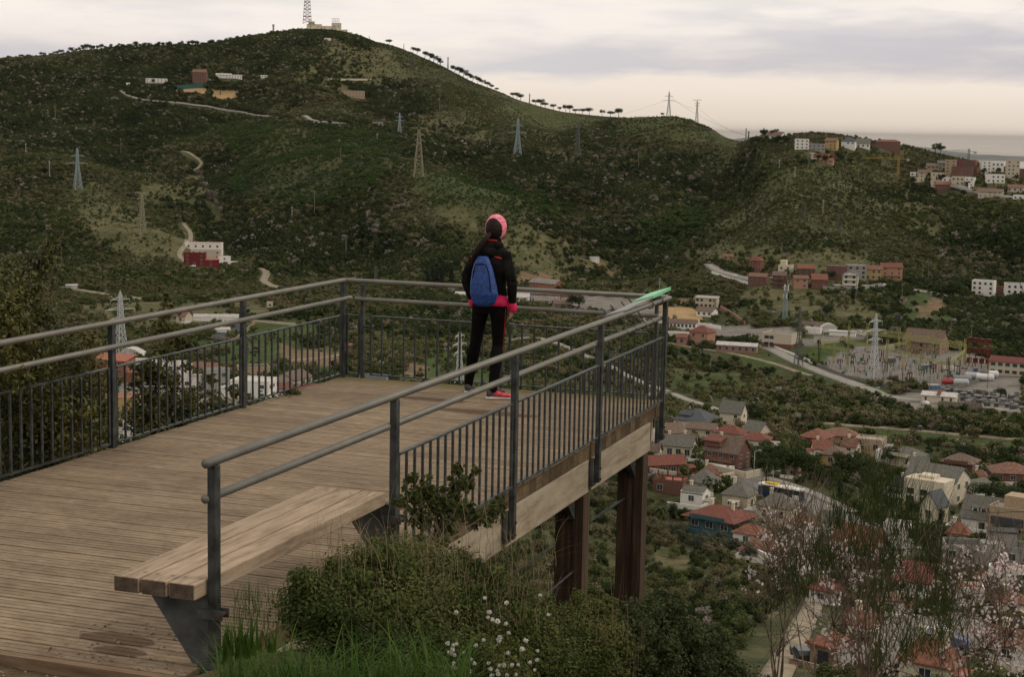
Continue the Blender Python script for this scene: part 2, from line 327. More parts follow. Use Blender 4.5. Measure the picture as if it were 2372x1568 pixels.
SKY = [(-350,140),(0,139),(120,131),(200,118),(300,113),(400,110),(500,106),(570,92),(640,78),(700,72),(780,76),(850,92),(900,103),(950,121),(1000,143),(1050,168),(1100,193),(1150,211),(1200,231),(1250,246),(1300,258),(1350,264),(1400,269),(1450,272),(1500,270),(1560,268),(1600,277),(1640,294),(1680,317),(1715,328),(1745,326),(1780,320),(1830,312),(1880,307),(1950,314),(2000,324),(2050,331),(2100,339),(2150,352),(2200,366),(2260,378),(2371,395),(2750,405)]
sk_az = np.array([azof(u_, 300) for u_, _ in SKY]); 
def tanof(u_, v_):
    d_ = ray(u_, v_); return d_[2]/math.hypot(d_[0], d_[1])
sk_t = np.interp(AZ, sk_az, [tanof(*q) for q in SKY])
for _it in range(5):
    tt = (GZ-CAM[2])/R2; tt = np.where((R2 > 1300) & (R2 < 3200), tt, -9); k_ = np.argmax(tt, 1); rc = RR[k_]
    kk = gauss(rc[:, None], 6, 0)[:, 0]; dz = (sk_t-tt.max(1))*rc; dz = gauss(dz[:, None], 3, 0)[:, 0]
    GZ = GZ+dz[:, None]*np.exp(-.5*((LR[None]-np.log(kk)[:, None])/.10)**2)
nw = smooth(45, 75, R2)
GZ = GZ*nw+G(TX, TY)*(1-nw)
def T(x, y):
    x = np.asarray(x, float); y = np.asarray(y, float)
    a = np.arctan2(x-CAM[0], y-CAM[1]); r = np.hypot(x-CAM[0], y-CAM[1])
    j = np.clip((np.log(np.maximum(r, 1.25))-LR[0])/(LR[1]-LR[0]), 0, NR-1.001); j0 = j.astype(int); fj = j-j0
    i = np.interp(a, AZ, np.arange(len(AZ))); i = np.clip(i, 0, len(AZ)-1.001); i0 = i.astype(int); fi = i-i0
    return (GZ[i0, j0]*(1-fi)+GZ[i0+1, j0]*fi)*(1-fj)+(GZ[i0, j0+1]*(1-fi)+GZ[i0+1, j0+1]*fi)*fj
_hr = np.exp(np.linspace(math.log(30), math.log(5000), 2200))
def hit(u, v, rmin=110.0):
    """first ground point on a sight line; (x,y,z,dist)"""
    d = ray(u, v); h = math.hypot(d[0], d[1]); rr = _hr[_hr > rmin]; P = CAM[None]+d[None]*(rr/h)[:, None]
    below_ = P[:, 2] < T(P[:, 0], P[:, 1])
    if not below_.any(): k = len(rr)-1
    else: k = int(np.argmax(below_))
    return np.array([P[k, 0], P[k, 1], float(T(P[k, 0], P[k, 1]))]), float(rr[k])
def crest(u, v, rmin=1200, rmax=3000):
    """ground point under the skyline at image column u"""
    d = ray(u, v); h = math.hypot(d[0], d[1]); rr = _hr[(_hr > rmin) & (_hr < rmax)]; P = CAM[None]+d[None]*(rr/h)[:, None]
    z = T(P[:, 0], P[:, 1]); k = int(np.argmax((z-CAM[2])/rr)); return np.array([P[k, 0], P[k, 1], z[k]]), float(rr[k])
# image-drawn outlines of clearings, found on the ground
def inpoly(u, v, poly):
    r = np.zeros(u.shape, bool); n = len(poly)
    for i in range(n):
        x1, y1 = poly[i]; x2, y2 = poly[(i+1) % n]
        if y1 == y2: continue
        c = ((y1 > v) != (y2 > v)) & (u < (x2-x1)*(v-y1)/(y2-y1)+x1); r ^= c
    return r
PU, PV = proj(np.stack([TX.ravel(), TY.ravel(), GZ.ravel()], 1)); PU = PU.reshape(TX.shape); PV = PV.reshape(TX.shape)
wob = fbm(TX, TY, 25, 3, 1)
PUw = PU+wob*34+fbm(TX,TY,9,2,6)*14; PVw = PV+fbm(TX, TY, 40, 4, 5)*22
far = R2 > 110
def mask(polys, r0=110, r1=6000):
    m_ = np.zeros(TX.shape, bool)
    for p in polys: m_ |= inpoly(PUw, PVw, p)
    return (m_ & (R2 > r0) & (R2 < r1)).astype(float)
def maskx(polys, r0=110, r1=6000):
    m_ = np.zeros(TX.shape, bool)
    for p in polys: m_ |= inpoly(PU, PV, p)
    return (m_ & (R2 > r0) & (R2 < r1)).astype(float)
GREEN = [[(520, 748), (760, 752), (690, 810), (520, 806), (530, 770)], [(380, 800), (520, 775), (610, 800), (800, 840), (780, 870), (560, 845), (420, 812)], [(800, 300), (870, 305), (1010, 312), (990, 330), (880, 326), (830, 345), (800, 330)],
 [(1100, 358), (1400, 366), (1440, 372), (1340, 378), (1120, 368)], [(1160, 230), (1250, 262), (1350, 300), (1300, 305), (1180, 260)], [(1480, 290), (1600, 285), (1660, 305), (1550, 330), (1480, 320)],
 [(1420, 655), (1530, 650), (1560, 690), (1480, 700), (1410, 675)], [(1660, 800), (1760, 815), (1830, 850), (1800, 860), (1700, 835)], [(1840, 850), (1960, 900), (2050, 930), (2080, 905), (1980, 870), (1880, 835)],
 [(1850, 985), (2100, 1000), (2371, 1035), (2371, 1060), (2200, 1045), (2000, 1012), (1860, 1002)], [(2050, 940), (2371, 975), (2371, 1000), (2100, 955)], [(1010, 800), (1170, 850), (1200, 900), (1050, 900), (930, 850)],
 [(1760, 370), (1830, 380), (1850, 440), (1800, 430)], [(2180, 640), (2060, 700), (2120, 740), (2180, 720)], [(940, 340), (1170, 420), (1100, 470), (960, 440)], [(1150, 440), (1380, 520), (1280, 500)], [(1545, 870), (1700, 880), (1740, 900), (1560, 890)], [(1250, 270), (1700, 300), (1500, 330)], [(2130, 405), (2240, 420), (2230, 440), (2110, 430)], [(2080, 660), (2200, 690), (2200, 730), (2120, 720)], [(1890, 840), (2030, 800), (1960, 790), (1830, 815)]]
TAN = [[(1560, 575), (1700, 560), (1820, 575), (1980, 590), (2050, 635), (1900, 628), (1700, 610), (1600, 600)], [(180, 700), (420, 690), (520, 720), (470, 760), (250, 760), (160, 730)], [(230, 470), (330, 500), (420, 560), (500, 560), (430, 600), (250, 590), (180, 520)], [(1190, 520), (1320, 560), (1400, 620), (1300, 650), (1200, 620), (1150, 560)],
 [(560, 800), (800, 800), (800, 850), (640, 850)], [(1020, 480), (1110, 490), (1100, 540), (1040, 520)], [(300, 420), (480, 400), (500, 440), (440, 470), (330, 450)], [(940, 250), (1130, 300), (1150, 345), (1000, 330)], [(700, 120), (800, 110), (860, 180), (800, 230), (700, 200)], [(740, 85), (900, 120), (960, 180), (860, 210), (760, 150)],
 [(1760, 640), (2000, 700), (2080, 740), (1850, 730), (1700, 690)], [(1370, 590), (1480, 585), (1540, 600), (1420, 612)], [(1560, 850), (1680, 862), (1700, 874), (1560, 866)], [(1640, 1230), (1760, 1290), (1800, 1450), (1740, 1420), (1680, 1300)], [(1500, 1220), (1600, 1300), (1690, 1500), (1620, 1490), (1520, 1350)],
 [(1780, 930), (1900, 940), (1880, 975), (1790, 965)], [(2080, 430), (2170, 500), (2180, 560), (2100, 520)], [(1250, 340), (1400, 345), (1500, 372), (1300, 380)], [(540, 680), (640, 720), (620, 745), (520, 720)]]
ORANGE = [[(1380, 598), (1400, 602), (1428, 632), (1440, 645), (1420, 640), (1392, 615)], [(826, 285), (846, 300), (836, 305)], [(1545, 690), (1640, 680), (1650, 690), (1560, 710)], [(930, 830), (990, 850), (1000, 880), (950, 870)], [(1062, 585), (1075, 590), (1085, 640), (1060, 640)], [(2120, 700), (2180, 695), (2190, 720), (2130, 730)], [(640, 800), (800, 815), (790, 850), (660, 845)], [(1190, 660), (1300, 655), (1280, 640), (1200, 640)]]
SAND = [[(1545, 712), (1600, 708), (1628, 735), (1618, 748), (1560, 742), (1500, 740)], [(405, 207), (478, 206), (478, 221), (405, 222)], [(487, 206), (545, 208), (556, 236), (490, 233)], [(1470, 690), (1545, 708), (1540, 722), (1475, 712)]]
GRAV = [[(1895, 840), (1990, 800), (2233, 815), (2360, 850), (2371, 905), (2240, 925), (2150, 905), (1920, 862)], [(2050, 915), (2240, 900), (2371, 880), (2371, 955), (2100, 945)], [(1780, 800), (2000, 760), (2060, 775), (1960, 790), (1860, 800)], [(1190, 668), (1450, 690), (1540, 715), (1500, 740), (1300, 715), (1190, 700)], [(1745, 1120), (1900, 1145), (1990, 1200), (1980, 1240), (1860, 1190), (1740, 1135)], [(1990, 1440), (2260, 1420), (2330, 1500), (2100, 1568), (1980, 1560)], [(1560, 750), (1840, 760), (1850, 790), (1620, 790)], [(280, 880), (600, 900), (640, 1000), (250, 990)]]
a_green = gauss(mask(GREEN), 1.2, 0)*(1-.55*smooth(1100, 1200, R2)); a_tan = gauss(mask(TAN), 2, 0); a_or = gauss(mask(ORANGE), 1.2, 0)
a_sand = maskx(SAND); a_grav = gauss(maskx(GRAV), 1, 0)
# natural openings in the scrub
WOOD = smooth(-.22, .12, fbm(TX, TY, 210, 4, 2)+(.80-rid)*.55)     # 1 = wood in the gullies, 0 = open scrub on the spurs
DARK = [[(-60, 155), (300, 128), (560, 112), (640, 170), (450, 262), (300, 300), (-60, 300)], [(900, 535), (1050, 560), (1060, 650), (600, 650), (540, 560), (700, 545)], [(1430, 545), (1560, 500), (1690, 520), (1610, 570), (1480, 595)], [(1990, 500), (2420, 500), (2420, 665), (2100, 645), (1970, 570)], [(1690, 350), (1850, 385), (1900, 470), (1750, 520), (1640, 430)], [(1550, 882), (1800, 905), (2000, 925), (2420, 975), (2420, 1012), (2000, 985), (1760, 960), (1600, 905)],
 [(90, 560), (420, 622), (560, 652), (400, 672), (150, 642)], [(430, 380), (520, 400), (560, 560), (460, 540)], [(560, 130), (800, 150), (860, 215), (620, 240)], [(1300, 520), (1480, 470), (1600, 440), (1480, 420), (1330, 430)], [(0, 330), (300, 320), (420, 380), (200, 400), (0, 400)], [(2100, 700), (2420, 700), (2420, 820), (2240, 790), (2120, 740)], [(960, 650), (1160, 700), (1150, 780), (980, 760)]]
LIGHT = [[(880, 105), (1000, 160), (1160, 235), (1400, 285), (1680, 325), (1500, 352), (1250, 305), (1000, 260), (860, 190)], [(950, 420), (1180, 470), (1240, 530), (1100, 520), (960, 470)], [(180, 440), (420, 470), (540, 560), (420, 600), (200, 560)], [(1640, 300), (1740, 330), (1760, 420), (1660, 380)], [(1900, 400), (2060, 440), (2120, 520), (1980, 500), (1880, 450)], [(1160, 520), (1420, 560), (1520, 620), (1200, 660)]]
m_dark = gauss(gauss(mask(DARK, 400), 7, 0), 4, 1); m_light = gauss(gauss(mask(LIGHT, 400), 7, 0), 4, 1)
WOOD = np.clip(WOOD*.7+m_dark*.6-m_light*.5+GUL*.75, 0, 1)
opn = (1-WOOD)*hillw*.42
a_tan = np.clip(a_tan*1.1+opn*smooth(-.1, .2, fbm(TX, TY, 60, 3, 4)), 0, 1)
dirt_near = (1-smooth(-8.9, -7.9, TY))*(1-smooth(.3, 1.6, TX))*(R2 < 30)
tm = bpy.data.materials.new('hillside_ground'); tm.use_nodes = True; t = tm.node_tree; pb = t.nodes['Principled BSDF']; pb.inputs['Roughness'].default_value = .95; pb.inputs['Specular IOR Level'].default_value = .1
geo = t.nodes.new('ShaderNodeNewGeometry')
def tn(scale, det=5, rough=.6):
    n = t.nodes.new('ShaderNodeTexNoise'); n.inputs['Scale'].default_value = scale; n.inputs['Detail'].default_value = det; n.inputs['Roughness'].default_value = rough; t.links.new(geo.outputs['Position'], n.inputs['Vector']); return n.outputs[0]
def tr_(fac, stops):
    n = t.nodes.new('ShaderNodeValToRGB'); e = n.color_ramp.elements
    while len(e) < len(stops): e.new(.5)
    for i, (p, c) in enumerate(stops): e[i].position = p; e[i].color = (*c, 1)
    t.links.new(fac, n.inputs[0]); return n.outputs[0]
def tmix(f, a, b):
    n = t.nodes.new('ShaderNodeMix'); n.data_type = 'RGBA'; t.links.new(f, n.inputs[0]); t.links.new(a, n.inputs[6]); t.links.new(b, n.inputs[7]); return n.outputs[2]
def tat(name):
    n = t.nodes.new('ShaderNodeAttribute'); n.attribute_name = name; return n.outputs['Fac']
fine = tn(.45, 6, .7); broad = tn(.03, 4)
fine0 = fine; mid_n = tn(.085, 4, .6)
add_ = t.nodes.new('ShaderNodeMath'); add_.operation = 'MULTIPLY_ADD'; t.links.new(mid_n, add_.inputs[0]); add_.inputs[1].default_value = .9; add_.inputs[2].default_value = -.45
ad2 = t.nodes.new('ShaderNodeMath'); ad2.operation = 'ADD'; t.links.new(add_.outputs[0], ad2.inputs[0]); t.links.new(fine, ad2.inputs[1]); fine = ad2.outputs[0]
c = tr_(fine, [(.32, (.030, .036, .014)), (.55, (.060, .066, .028)), (.75, (.10, .095, .048))])
c = tmix(tat('m_tan'), c, tr_(fine, [(.3, (.045, .055, .020)), (.5, (.085, .085, .038)), (.7, (.15, .125, .070))]))
c = tmix(tat('m_green'), c, tr_(fine, [(.3, (.030, .046, .014)), (.55, (.052, .078, .022)), (.75, (.085, .098, .036))]))
c = tmix(tat('m_orange'), c, tr_(fine, [(.3, (.09, .070, .038)), (.6, (.20, .135, .085))]))
c = tmix(tat('m_sand'), c, tr_(tn(.12, 5), [(.3, (.30, .20, .10)), (.65, (.38, .26, .14))]))
c = tmix(tat('m_gravel'), c, tr_(fine, [(.3, (.12, .11, .10)), (.6, (.22, .20, .18))]))
c = tmix(tat('m_dirt'), c, tr_(tn(22, 8, .7), [(.3, (.055, .035, .020)), (.52, (.12, .083, .052)), (.72, (.20, .15, .10))]))
t.links.new(c, pb.inputs['Base Color'])
bn = t.nodes.new('ShaderNodeBump'); bn.inputs['Strength'].default_value = .7; bn.inputs['Distance'].default_value = .03; t.links.new(tn(30, 6), bn.inputs['Height']); t.links.new(bn.outputs[0], pb.inputs['Normal'])
na = len(AZ); idx = np.arange(na*NR).reshape(na, NR)
F = np.stack([idx[:-1, :-1], idx[:-1, 1:], idx[1:, 1:], idx[1:, :-1]], -1).reshape(-1, 4)
me = np_mesh('terrain', np.stack([TX, TY, GZ], -1).reshape(-1, 3), F[:, ::-1], tm, dict(m_tan=a_tan.ravel(), m_green=a_green.ravel(), m_orange=a_or.ravel(), m_sand=a_sand.ravel(), m_gravel=a_grav.ravel(), m_dirt=dirt_near.ravel()), True)
tag(link('terrain', me), kind='structure')
# sea and the low coast far beyond the hills
sea_m = material('sea_water', (.44, .42, .40), rough=.5, var=.05, scale=.0004, spec=.0)  # pale base colour stands in for the sky's reflection; specular is off
sea = MB(); n_ = 96
vs = [(0, 0, 0)]+[(900000*math.cos(2*math.pi*i/n_), 900000*math.sin(2*math.pi*i/n_), 0) for i in range(n_)]
sea.add(vs, [(0, i+1, (i+1) % n_+1) for i in range(n_)])
tag(sea.build('sea', sea_m, loc=(0, 0, -262)), kind='structure')
def ridge(name, pts, d0, depth, col):
    """a far range of hills: crest heights from bearings, with real depth front to back"""
    us = np.linspace(pts[0][0], pts[-1][0], 260); vv = np.interp(us, [p[0] for p in pts], [p[1] for p in pts])
    rows = []
    for k, (f, g) in enumerate(((-1, 0), (-.6, .45), (-.3, .8), (0, 1), (.35, .8), (1, 0))):
        row = []
        for i, (u, v) in enumerate(zip(us, vv)):
            P = at(u, v, d0); zc = P[2]+float(fbm(np.array(P[0]), np.array(P[1]), d0*.012, 4))*d0*.0009
            d = d0+f*depth; Q = at(u, v, d); row.append((Q[0], Q[1], -262+(zc+262)*g-(2 if g == 0 else 0)))
        rows.append(row)
    V = np.array(rows).reshape(-1, 3); nn = len(us); ii = np.arange(len(rows)*nn).reshape(len(rows), nn)
    F = np.stack([ii[:-1, :-1], ii[:-1, 1:], ii[1:, 1:], ii[1:, :-1]], -1).reshape(-1, 4)
    tag(link(name, np_mesh(name, V, F, material(name+'_ground', col, scale=.002, var=.3, coord='Object'), smooth_=False)), kind='structure')
ridge('coastal_hills', [(2040, 345), (2080, 334), (2150, 341), (2200, 350), (2260, 357), (2300, 359), (2371, 364), (2500, 372), (2800, 390)], 22000, 3000, (.09, .10, .10))
ridge('distant_hills', [(1600, 335), (1690, 323), (1720, 320), (1745, 318), (1775, 319), (1900, 330), (2000, 345)], 24000, 3000, (.09, .10, .10))
# ------------------------------------------------------------------ builders for far things
EXCL = []      # (x, y, radius) kept clear of scrub
LAND = []      # (u, v, phrase) landmarks for describing neighbours
def face_cam(P, rot=0.0): return math.atan2(CAM[0]-P[0], -(CAM[1]-P[1]))+R(rot)
glass = material('window_glass', (.035, .042, .05), rough=.12, var=.3, scale=.5, spec=.6)
white = material('white_paint', (.66, .64, .60), var=.08, scale=1.0)
darkm = material('dark_opening', (.03, .028, .026), var=.2)
_wc = {}
def window_mesh(w_, h_, st):
    k = (round(w_, 1), round(h_, 1), st)
    if k not in _wc:
        b = MB(); W, H = k[0], k[1]; f = .05
        fm = {'w': white, 'd': material('frame_dark', (.08, .07, .06)), 'b': material('frame_brown', (.12, .07, .04)), 'g': material('frame_green', (.05, .12, .09))}[st]
        b.box((0, -.05, 0), (W-.02, .06, H-.02), mi=1)
        for x in (-1, 1): b.box((x*(W/2-f/2), -.09, 0), (f, .12, H))
        for z in (-1, 1): b.box((0, -.09, z*(H/2-f/2)), (W-2*f, .12, f))
        b.box((0, -.085, 0), (f*.8, .1, H-2*f)) if W > 1.3 else None
        me = bpy.data.meshes.new('window'); me.from_pydata(b.v, [], b.f); me.materials.append(fm); me.materials.append(glass); me.polygons.foreach_set('material_index', b.m); me.update(); _wc[k] = me
    return _wc[k]
def add_window(root, x, y, z, w_, h_, side, st='w', name='window'):
    o = link(name, window_mesh(w_, h_, st), root, (x, y, z)); o.rotation_euler = (0, 0, {'f': 0, 'r': math.pi/2, 'l': -math.pi/2, 'k': math.pi}[side]); return o
def roof_mesh(kind, w, d, h, rise, ov=.5, th=.22):
    b = MB(); x0, x1, y0, y1 = -w/2-ov, w/2+ov, -ov, d+ov
    if kind == 'hip':
        s_ = min(x1-x0, y1-y0)/2
        if (x1-x0) >= (y1-y0): r0, r1 = (x0+s_, (y0+y1)/2), (x1-s_, (y0+y1)/2)
        else: r0, r1 = (0, y0+s_), (0, y1-s_)
        e = [(x0, y0, h), (x1, y0, h), (x1, y1, h), (x0, y1, h)]; lo = [(x, y, h-th) for x, y, _ in e]
        a, c = (r0[0], r0[1], h+rise), (r1[0], r1[1], h+rise)
        if (x1-x0) >= (y1-y0): fs = [(0, 1, 9, 8), (1, 2, 9), (2, 3, 8, 9), (3, 0, 8)]
        else: fs = [(0, 1, 8), (1, 2, 9, 8), (2, 3, 9), (3, 0, 8, 9)]
        b.add(e+lo+[a, c], fs+[(7, 6, 5, 4), (0, 4, 5, 1), (1, 5, 6, 2), (2, 6, 7, 3), (3, 7, 4, 0)])
    elif kind in ('gable', 'gabley'):
        if kind == 'gable':
            for s_ in (0, 1):
                ye = y0 if s_ == 0 else y1; yr = (y0+y1)/2
                P = [(x0, ye, h-.12), (x1, ye, h-.12), (x1, yr, h+rise), (x0, yr, h+rise)]
                q = P+[(x, y, z-th) for x, y, z in P]; b.add(q, [(0, 1, 2, 3) if s_ == 0 else (3, 2, 1, 0), (7, 6, 5, 4) if s_ == 0 else (4, 5, 6, 7), (0, 4, 5, 1), (1, 5, 6, 2), (2, 6, 7, 3), (3, 7, 4, 0)])
        else:
            for s_ in (0, 1):
                xe = x0 if s_ == 0 else x1
                P = [(xe, y1, h-.12), (xe, y0, h-.12), (0, y0, h+rise), (0, y1, h+rise)]
                q = P+[(x, y, z-th) for x, y, z in P]; b.add(q, [(0, 1, 2, 3) if s_ == 0 else (3, 2, 1, 0), (7, 6, 5, 4) if s_ == 0 else (4, 5, 6, 7), (0, 4, 5, 1), (1, 5, 6, 2), (2, 6, 7, 3), (3, 7, 4, 0)])
    elif kind == 'shed':
        P = [(x0, y0, h), (x1, y0, h), (x1, y1, h+rise), (x0, y1, h+rise)]
        b.add(P+[(x, y, z-th) for x, y, z in P], [(0, 1, 2, 3), (7, 6, 5, 4), (0, 4, 5, 1), (1, 5, 6, 2), (2, 6, 7, 3), (3, 7, 4, 0)])
    elif kind == 'barrel':
        n = 9; pr = [(-w/2-ov+(w+2*ov)*i/n, h+rise*math.sin(math.pi*i/n)) for i in range(n+1)]
        vs = [(x, y0, z) for x, z in pr]+[(x, y1, z) for x, z in pr]; b.add(vs, [(i, i+1, n+2+i, n+1+i) for i in range(n)]+[tuple(range(n+1))[::-1], tuple(range(n+1, 2*n+2))])
    else:                                   # flat, with parapet
        b.box((0, d/2, h+.05), (w-.1, d-.1, .1)); p = .28
        for y in (p/2-.05, d-p/2+.05): b.box((0, y, h+.3), (w+.12, p, .62), mi=1)
        for x in (-w/2+p/2-.05, w/2-p/2+.05): b.box((x, d/2, h+.3), (p, d-2*p+.1, .6), mi=1)
    return b
def house(u, v, wpx, hpx, roof, wallk, roofk, label, rot=0, dr=.8, rise=None, fl=None, win=None, cat='house', name='house', st='w', chim=0, door=False, dorm=0, balc=0, base=None, group=None, extra=None, rmin=110, side='lr', ov=.5, sink=4.0, wz=1.0, short=None, dist=None):
    if dist: P = at(u, v, dist); d = dist; P[2] = P[2]
    else: P, d = hit(u, v, rmin)
    s = d/UF/math.cos(math.atan2(UCX-u, UF)); w_ = wpx*s*1.0; h_ = max(2.6, hpx*s); dp = w_*dr
    root = empty(name, P, face_cam(P, rot), label, cat, group)
    wm = WALL[wallk]; rm = ROOF[roofk]; rise = (rise*(.42 if d < 350 else .62 if d < 700 else 1) if rise is not None else .22*min(w_, dp))
    b = MB(); poly = [(-w_/2, 0), (w_/2, 0), (w_/2, dp), (-w_/2, dp)]
    b.prism(poly, -sink, h_-.02)
    if roof == 'gable':
        for x in (-w_/2+.02, w_/2-.02): b.add([(x, .02, h_-.02), (x, dp-.02, h_-.02), (x, dp/2, h_+rise-.12), (x-.15*math.copysign(1, x), .02, h_-.02), (x-.15*math.copysign(1, x), dp-.02, h_-.02), (x-.15*math.copysign(1, x), dp/2, h_+rise-.12)], [(0, 1, 2), (3, 5, 4), (0, 2, 5, 3), (1, 4, 5, 2)])
    if roof == 'gabley':
        for y in (.02, dp-.17): b.add([(-w_/2+.02, y, h_-.02), (w_/2-.02, y, h_-.02), (0, y, h_+rise-.12), (-w_/2+.02, y+.15, h_-.02), (w_/2-.02, y+.15, h_-.02), (0, y+.15, h_+rise-.12)], [(0, 1, 2), (3, 5, 4), (0, 2, 5, 3), (1, 4, 5, 2)])
    b.build('wall', wm, root)
    if base:
        MB().prism([(-w_/2-.05, -.05), (w_/2+.05, -.05), (w_/2+.05, dp+.05), (-w_/2-.05, dp+.05)], -sink, h_*.33).build('base_wall', WALL[base], root)
    rf = roof_mesh(roof, w_, dp, h_, rise, ov).build('roof', [rm, wm] if roof == 'flat' else rm, root)
    for i in range(chim):
        cx = (-.22, .27, .05)[i % 3]*w_; cb = MB().box((cx, dp*.55, h_+rise*.75+.35), (.7, .6, 1.7+rise*.2)); cb.box((cx, dp*.55, h_+rise*.85+1.25), (.9, .8, .15)); cb.build('chimney', WALL['cream'], rf)
    nf = fl or max(1, int(round(h_/3.1))); fh = h_/nf; ws = min(1.5, fh*.5)*wz
    def row(L_, sd):
        n = win if (win and sd == 'f') else max(1, int(L_/3.6)); n = min(n, 7)
        if win == 0: return
        for i in range(n):
            for k in range(nf):
                q = (i+.5)/n*L_-L_/2; z = k*fh+fh*.55; hh = fh*.46; ww = min(ws*1.05, L_/n*.62)
                isd = door and k == 0 and i == n//2 and sd == 'f'
                if random.random() < .12 and not isd: continue
                if isd:
                    add_window(root, q, -.0, fh*.36, ww, fh*.72, 'f', 'b', 'door'); continue
                if sd == 'f': add_window(root, q, 0, z, ww, hh, 'f', st)
                elif sd == 'r': add_window(root, w_/2, dp/2+q, z, ww, hh, 'r', st)
                else: add_window(root, -w_/2, dp/2+q, z, ww, hh, 'l', st)
    row(w_, 'f')
    if d < 700:
        if 'l' in side: row(dp, 'l')
        if 'r' in side: row(dp, 'r')
    for k in range(balc):
        z = (k+1)*h_/nf-.1; bb = MB().box((0, -.7, z), (w_*.8, 1.4, .16)); bb.box((0, -1.36, z+.55), (w_*.8, .07, .9))
        bb.build('balcony', wm if balc < 3 else white, root)
    for i in range(dorm):
        x = (-.2, .22, 0)[i]*w_; y = dp*.17; z = h_+rise*.28
        db = MB().box((x, y+.4, z+.5), (1.5, 1.6, 1.3)); db.box((x, y-.42, z+.5), (1.0, .05, .8), mi=1); db.box((x, y+.35, z+1.22), (1.9, 2.0, .16), mi=2); db.build('dormer', [wm, glass, rm], rf)
    if extra: extra(root, w_, dp, h_, s)
    elif d < 660 and win != 0 and random.random() < .7:      # side annexe and a garden wall
        sx = random.choice((-1, 1)); aw, ah = w_*random.uniform(.25, .42), h_*random.uniform(.42, .7); ad = dp*random.uniform(.4, .7); ax = sx*(w_/2+aw/2-.1)
        MB().box((ax, ad/2+.4, ah/2-1), (aw, ad, ah+2)).build('annexe', wm, root); MB().box((ax, ad/2+.4, ah+.12), (aw+.5, ad+.5, .22), rx=R(random.choice((0, 6)))).build('annexe_roof', random.choice((rm, ROOF['flat'], ROOF['terrace'])), root)
        g_ = MB(); yy = -random.uniform(3, 5); g_.box((0, yy, -.3), (w_*1.5, .25, 3.0)).box((w_*.75*sx, yy/2, -.3), (.25, -yy, 3.0)); g_.build('garden_wall', random.choice((wm, WALL['white'], WALL['beige'])), root)
    EXCL.append((*(P+np.array([-(CAM-P)[0], -(CAM-P)[1], 0])/d*dp/2)[:2], max(w_, dp)*.62))
    c2_ = (CAM-P)[:2]/d; EXCL.append((P[0]+c2_[0]*6, P[1]+c2_[1]*6, max(5, w_*.5)))
    LAND.append((u, v-hpx/2, short or label))
    return root
WALL = dict(cream=material('cream_render', (.62, .55, .42)), white=material('white_render', (.74, .71, .66), var=.1), brick=material('red_brick', (.17, .082, .06), var=.25, scale=6), dbrick=material('dark_brick', (.13, .07, .05), var=.25, scale=6),
 grey=material('grey_concrete', (.30, .29, .27)), beige=material('beige_render', (.52, .45, .35)), yellow=material('yellow_render', (.44, .31, .13)), salmon=material('salmon_render', (.40, .22, .15)), orange=material('orange_brick', (.29, .125, .075), var=.2, scale=4),
 teal=material('teal_render', (.045, .10, .12)), red=material('wine_red_render', (.16, .018, .020), var=.15), pink=material('dusty_pink_render', (.32, .18, .145)), stone=material('rubble_stone', (.28, .20, .14), var=.4, scale=1.2), dark=material('dark_cladding', (.06, .06, .065)),
 maroon=material('maroon_render', (.12, .035, .03)), tan=material('tan_render', (.40, .30, .20)), dredbrick=material('russet_brick', (.19, .08, .058), var=.2, scale=5))
ROOF = dict(red=material('red_roof_tiles', (.17, .060, .042), var=.25, scale=2.5), orange=material('orange_roof_tiles', (.19, .10, .07), var=.3, scale=2), brown=material('brown_roof_tiles', (.15, .105, .08), var=.25, scale=2), rbrown=material('russet_roof_tiles', (.20, .085, .055), var=.3, scale=2),
 grey=material('grey_roof_tiles', (.13, .125, .105), var=.2, scale=2), slate=material('slate_roof', (.075, .085, .095), var=.2, scale=2), pale=material('pale_metal_roof', (.48, .46, .43), var=.12, scale=.7), cgrey=material('fibre_cement_roof', (.20, .185, .165), var=.25, scale=.8),
 terrace=material('terracotta_terrace', (.33, .12, .08)), maroon=material('maroon_metal_roof', (.16, .05, .045)), dark=material('dark_flat_roof', (.06, .058, .055)), flat=material('pale_flat_roof', (.33, .31, .28)), green=material('green_tarp', (.05, .17, .12)))
# lattice pylons
steel = {'blue': material('blue_grey_steel', (.26, .33, .34), rough=.5), 'grey': material('galvanised_lattice', (.36, .37, .36), rough=.5), 'dark': material('weathered_lattice', (.10, .11, .10), rough=.6), 'yellow': material('ochre_lattice', (.27, .25, .16), rough=.6), 'light': material('light_lattice', (.50, .52, .52), rough=.5), 'red': material('red_and_white_lattice', (.30, .16, .13), rough=.6)}
ARMS = {}
def lattice(b, z0, z1, w0, w1, n, t):
    def wz_(z): return w0+(w1-w0)*(z-z0)/(z1-z0)
    zs = [z0]; seg = (z1-z0)/n
    r_ = (w1/w0)**(1/n) if w1 < w0 else 1; ln = [r_**i for i in range(n)]; S_ = sum(ln)
    for q in ln: zs.append(zs[-1]+q/S_*(z1-z0))
    cs = [(-.5, -.5), (.5, -.5), (.5, .5), (-.5, .5)]
    for a, c in cs: b.bar((a*w0, c*w0, z0), (a*w1, c*w1, z1), t*1.5)
    for i in range(n):
        a0, a1 = wz_(zs[i]), wz_(zs[i+1])
        for k in range(4):
            p, q = cs[k], cs[(k+1) % 4]
            b.bar((p[0]*a0, p[1]*a0, zs[i]), (q[0]*a1, q[1]*a1, zs[i+1]), t); b.bar((q[0]*a0, q[1]*a0, zs[i]), (p[0]*a1, p[1]*a1, zs[i+1]), t)
            b.bar((p[0]*a1, p[1]*a1, zs[i+1]), (q[0]*a1, q[1]*a1, zs[i+1]), t*.8)
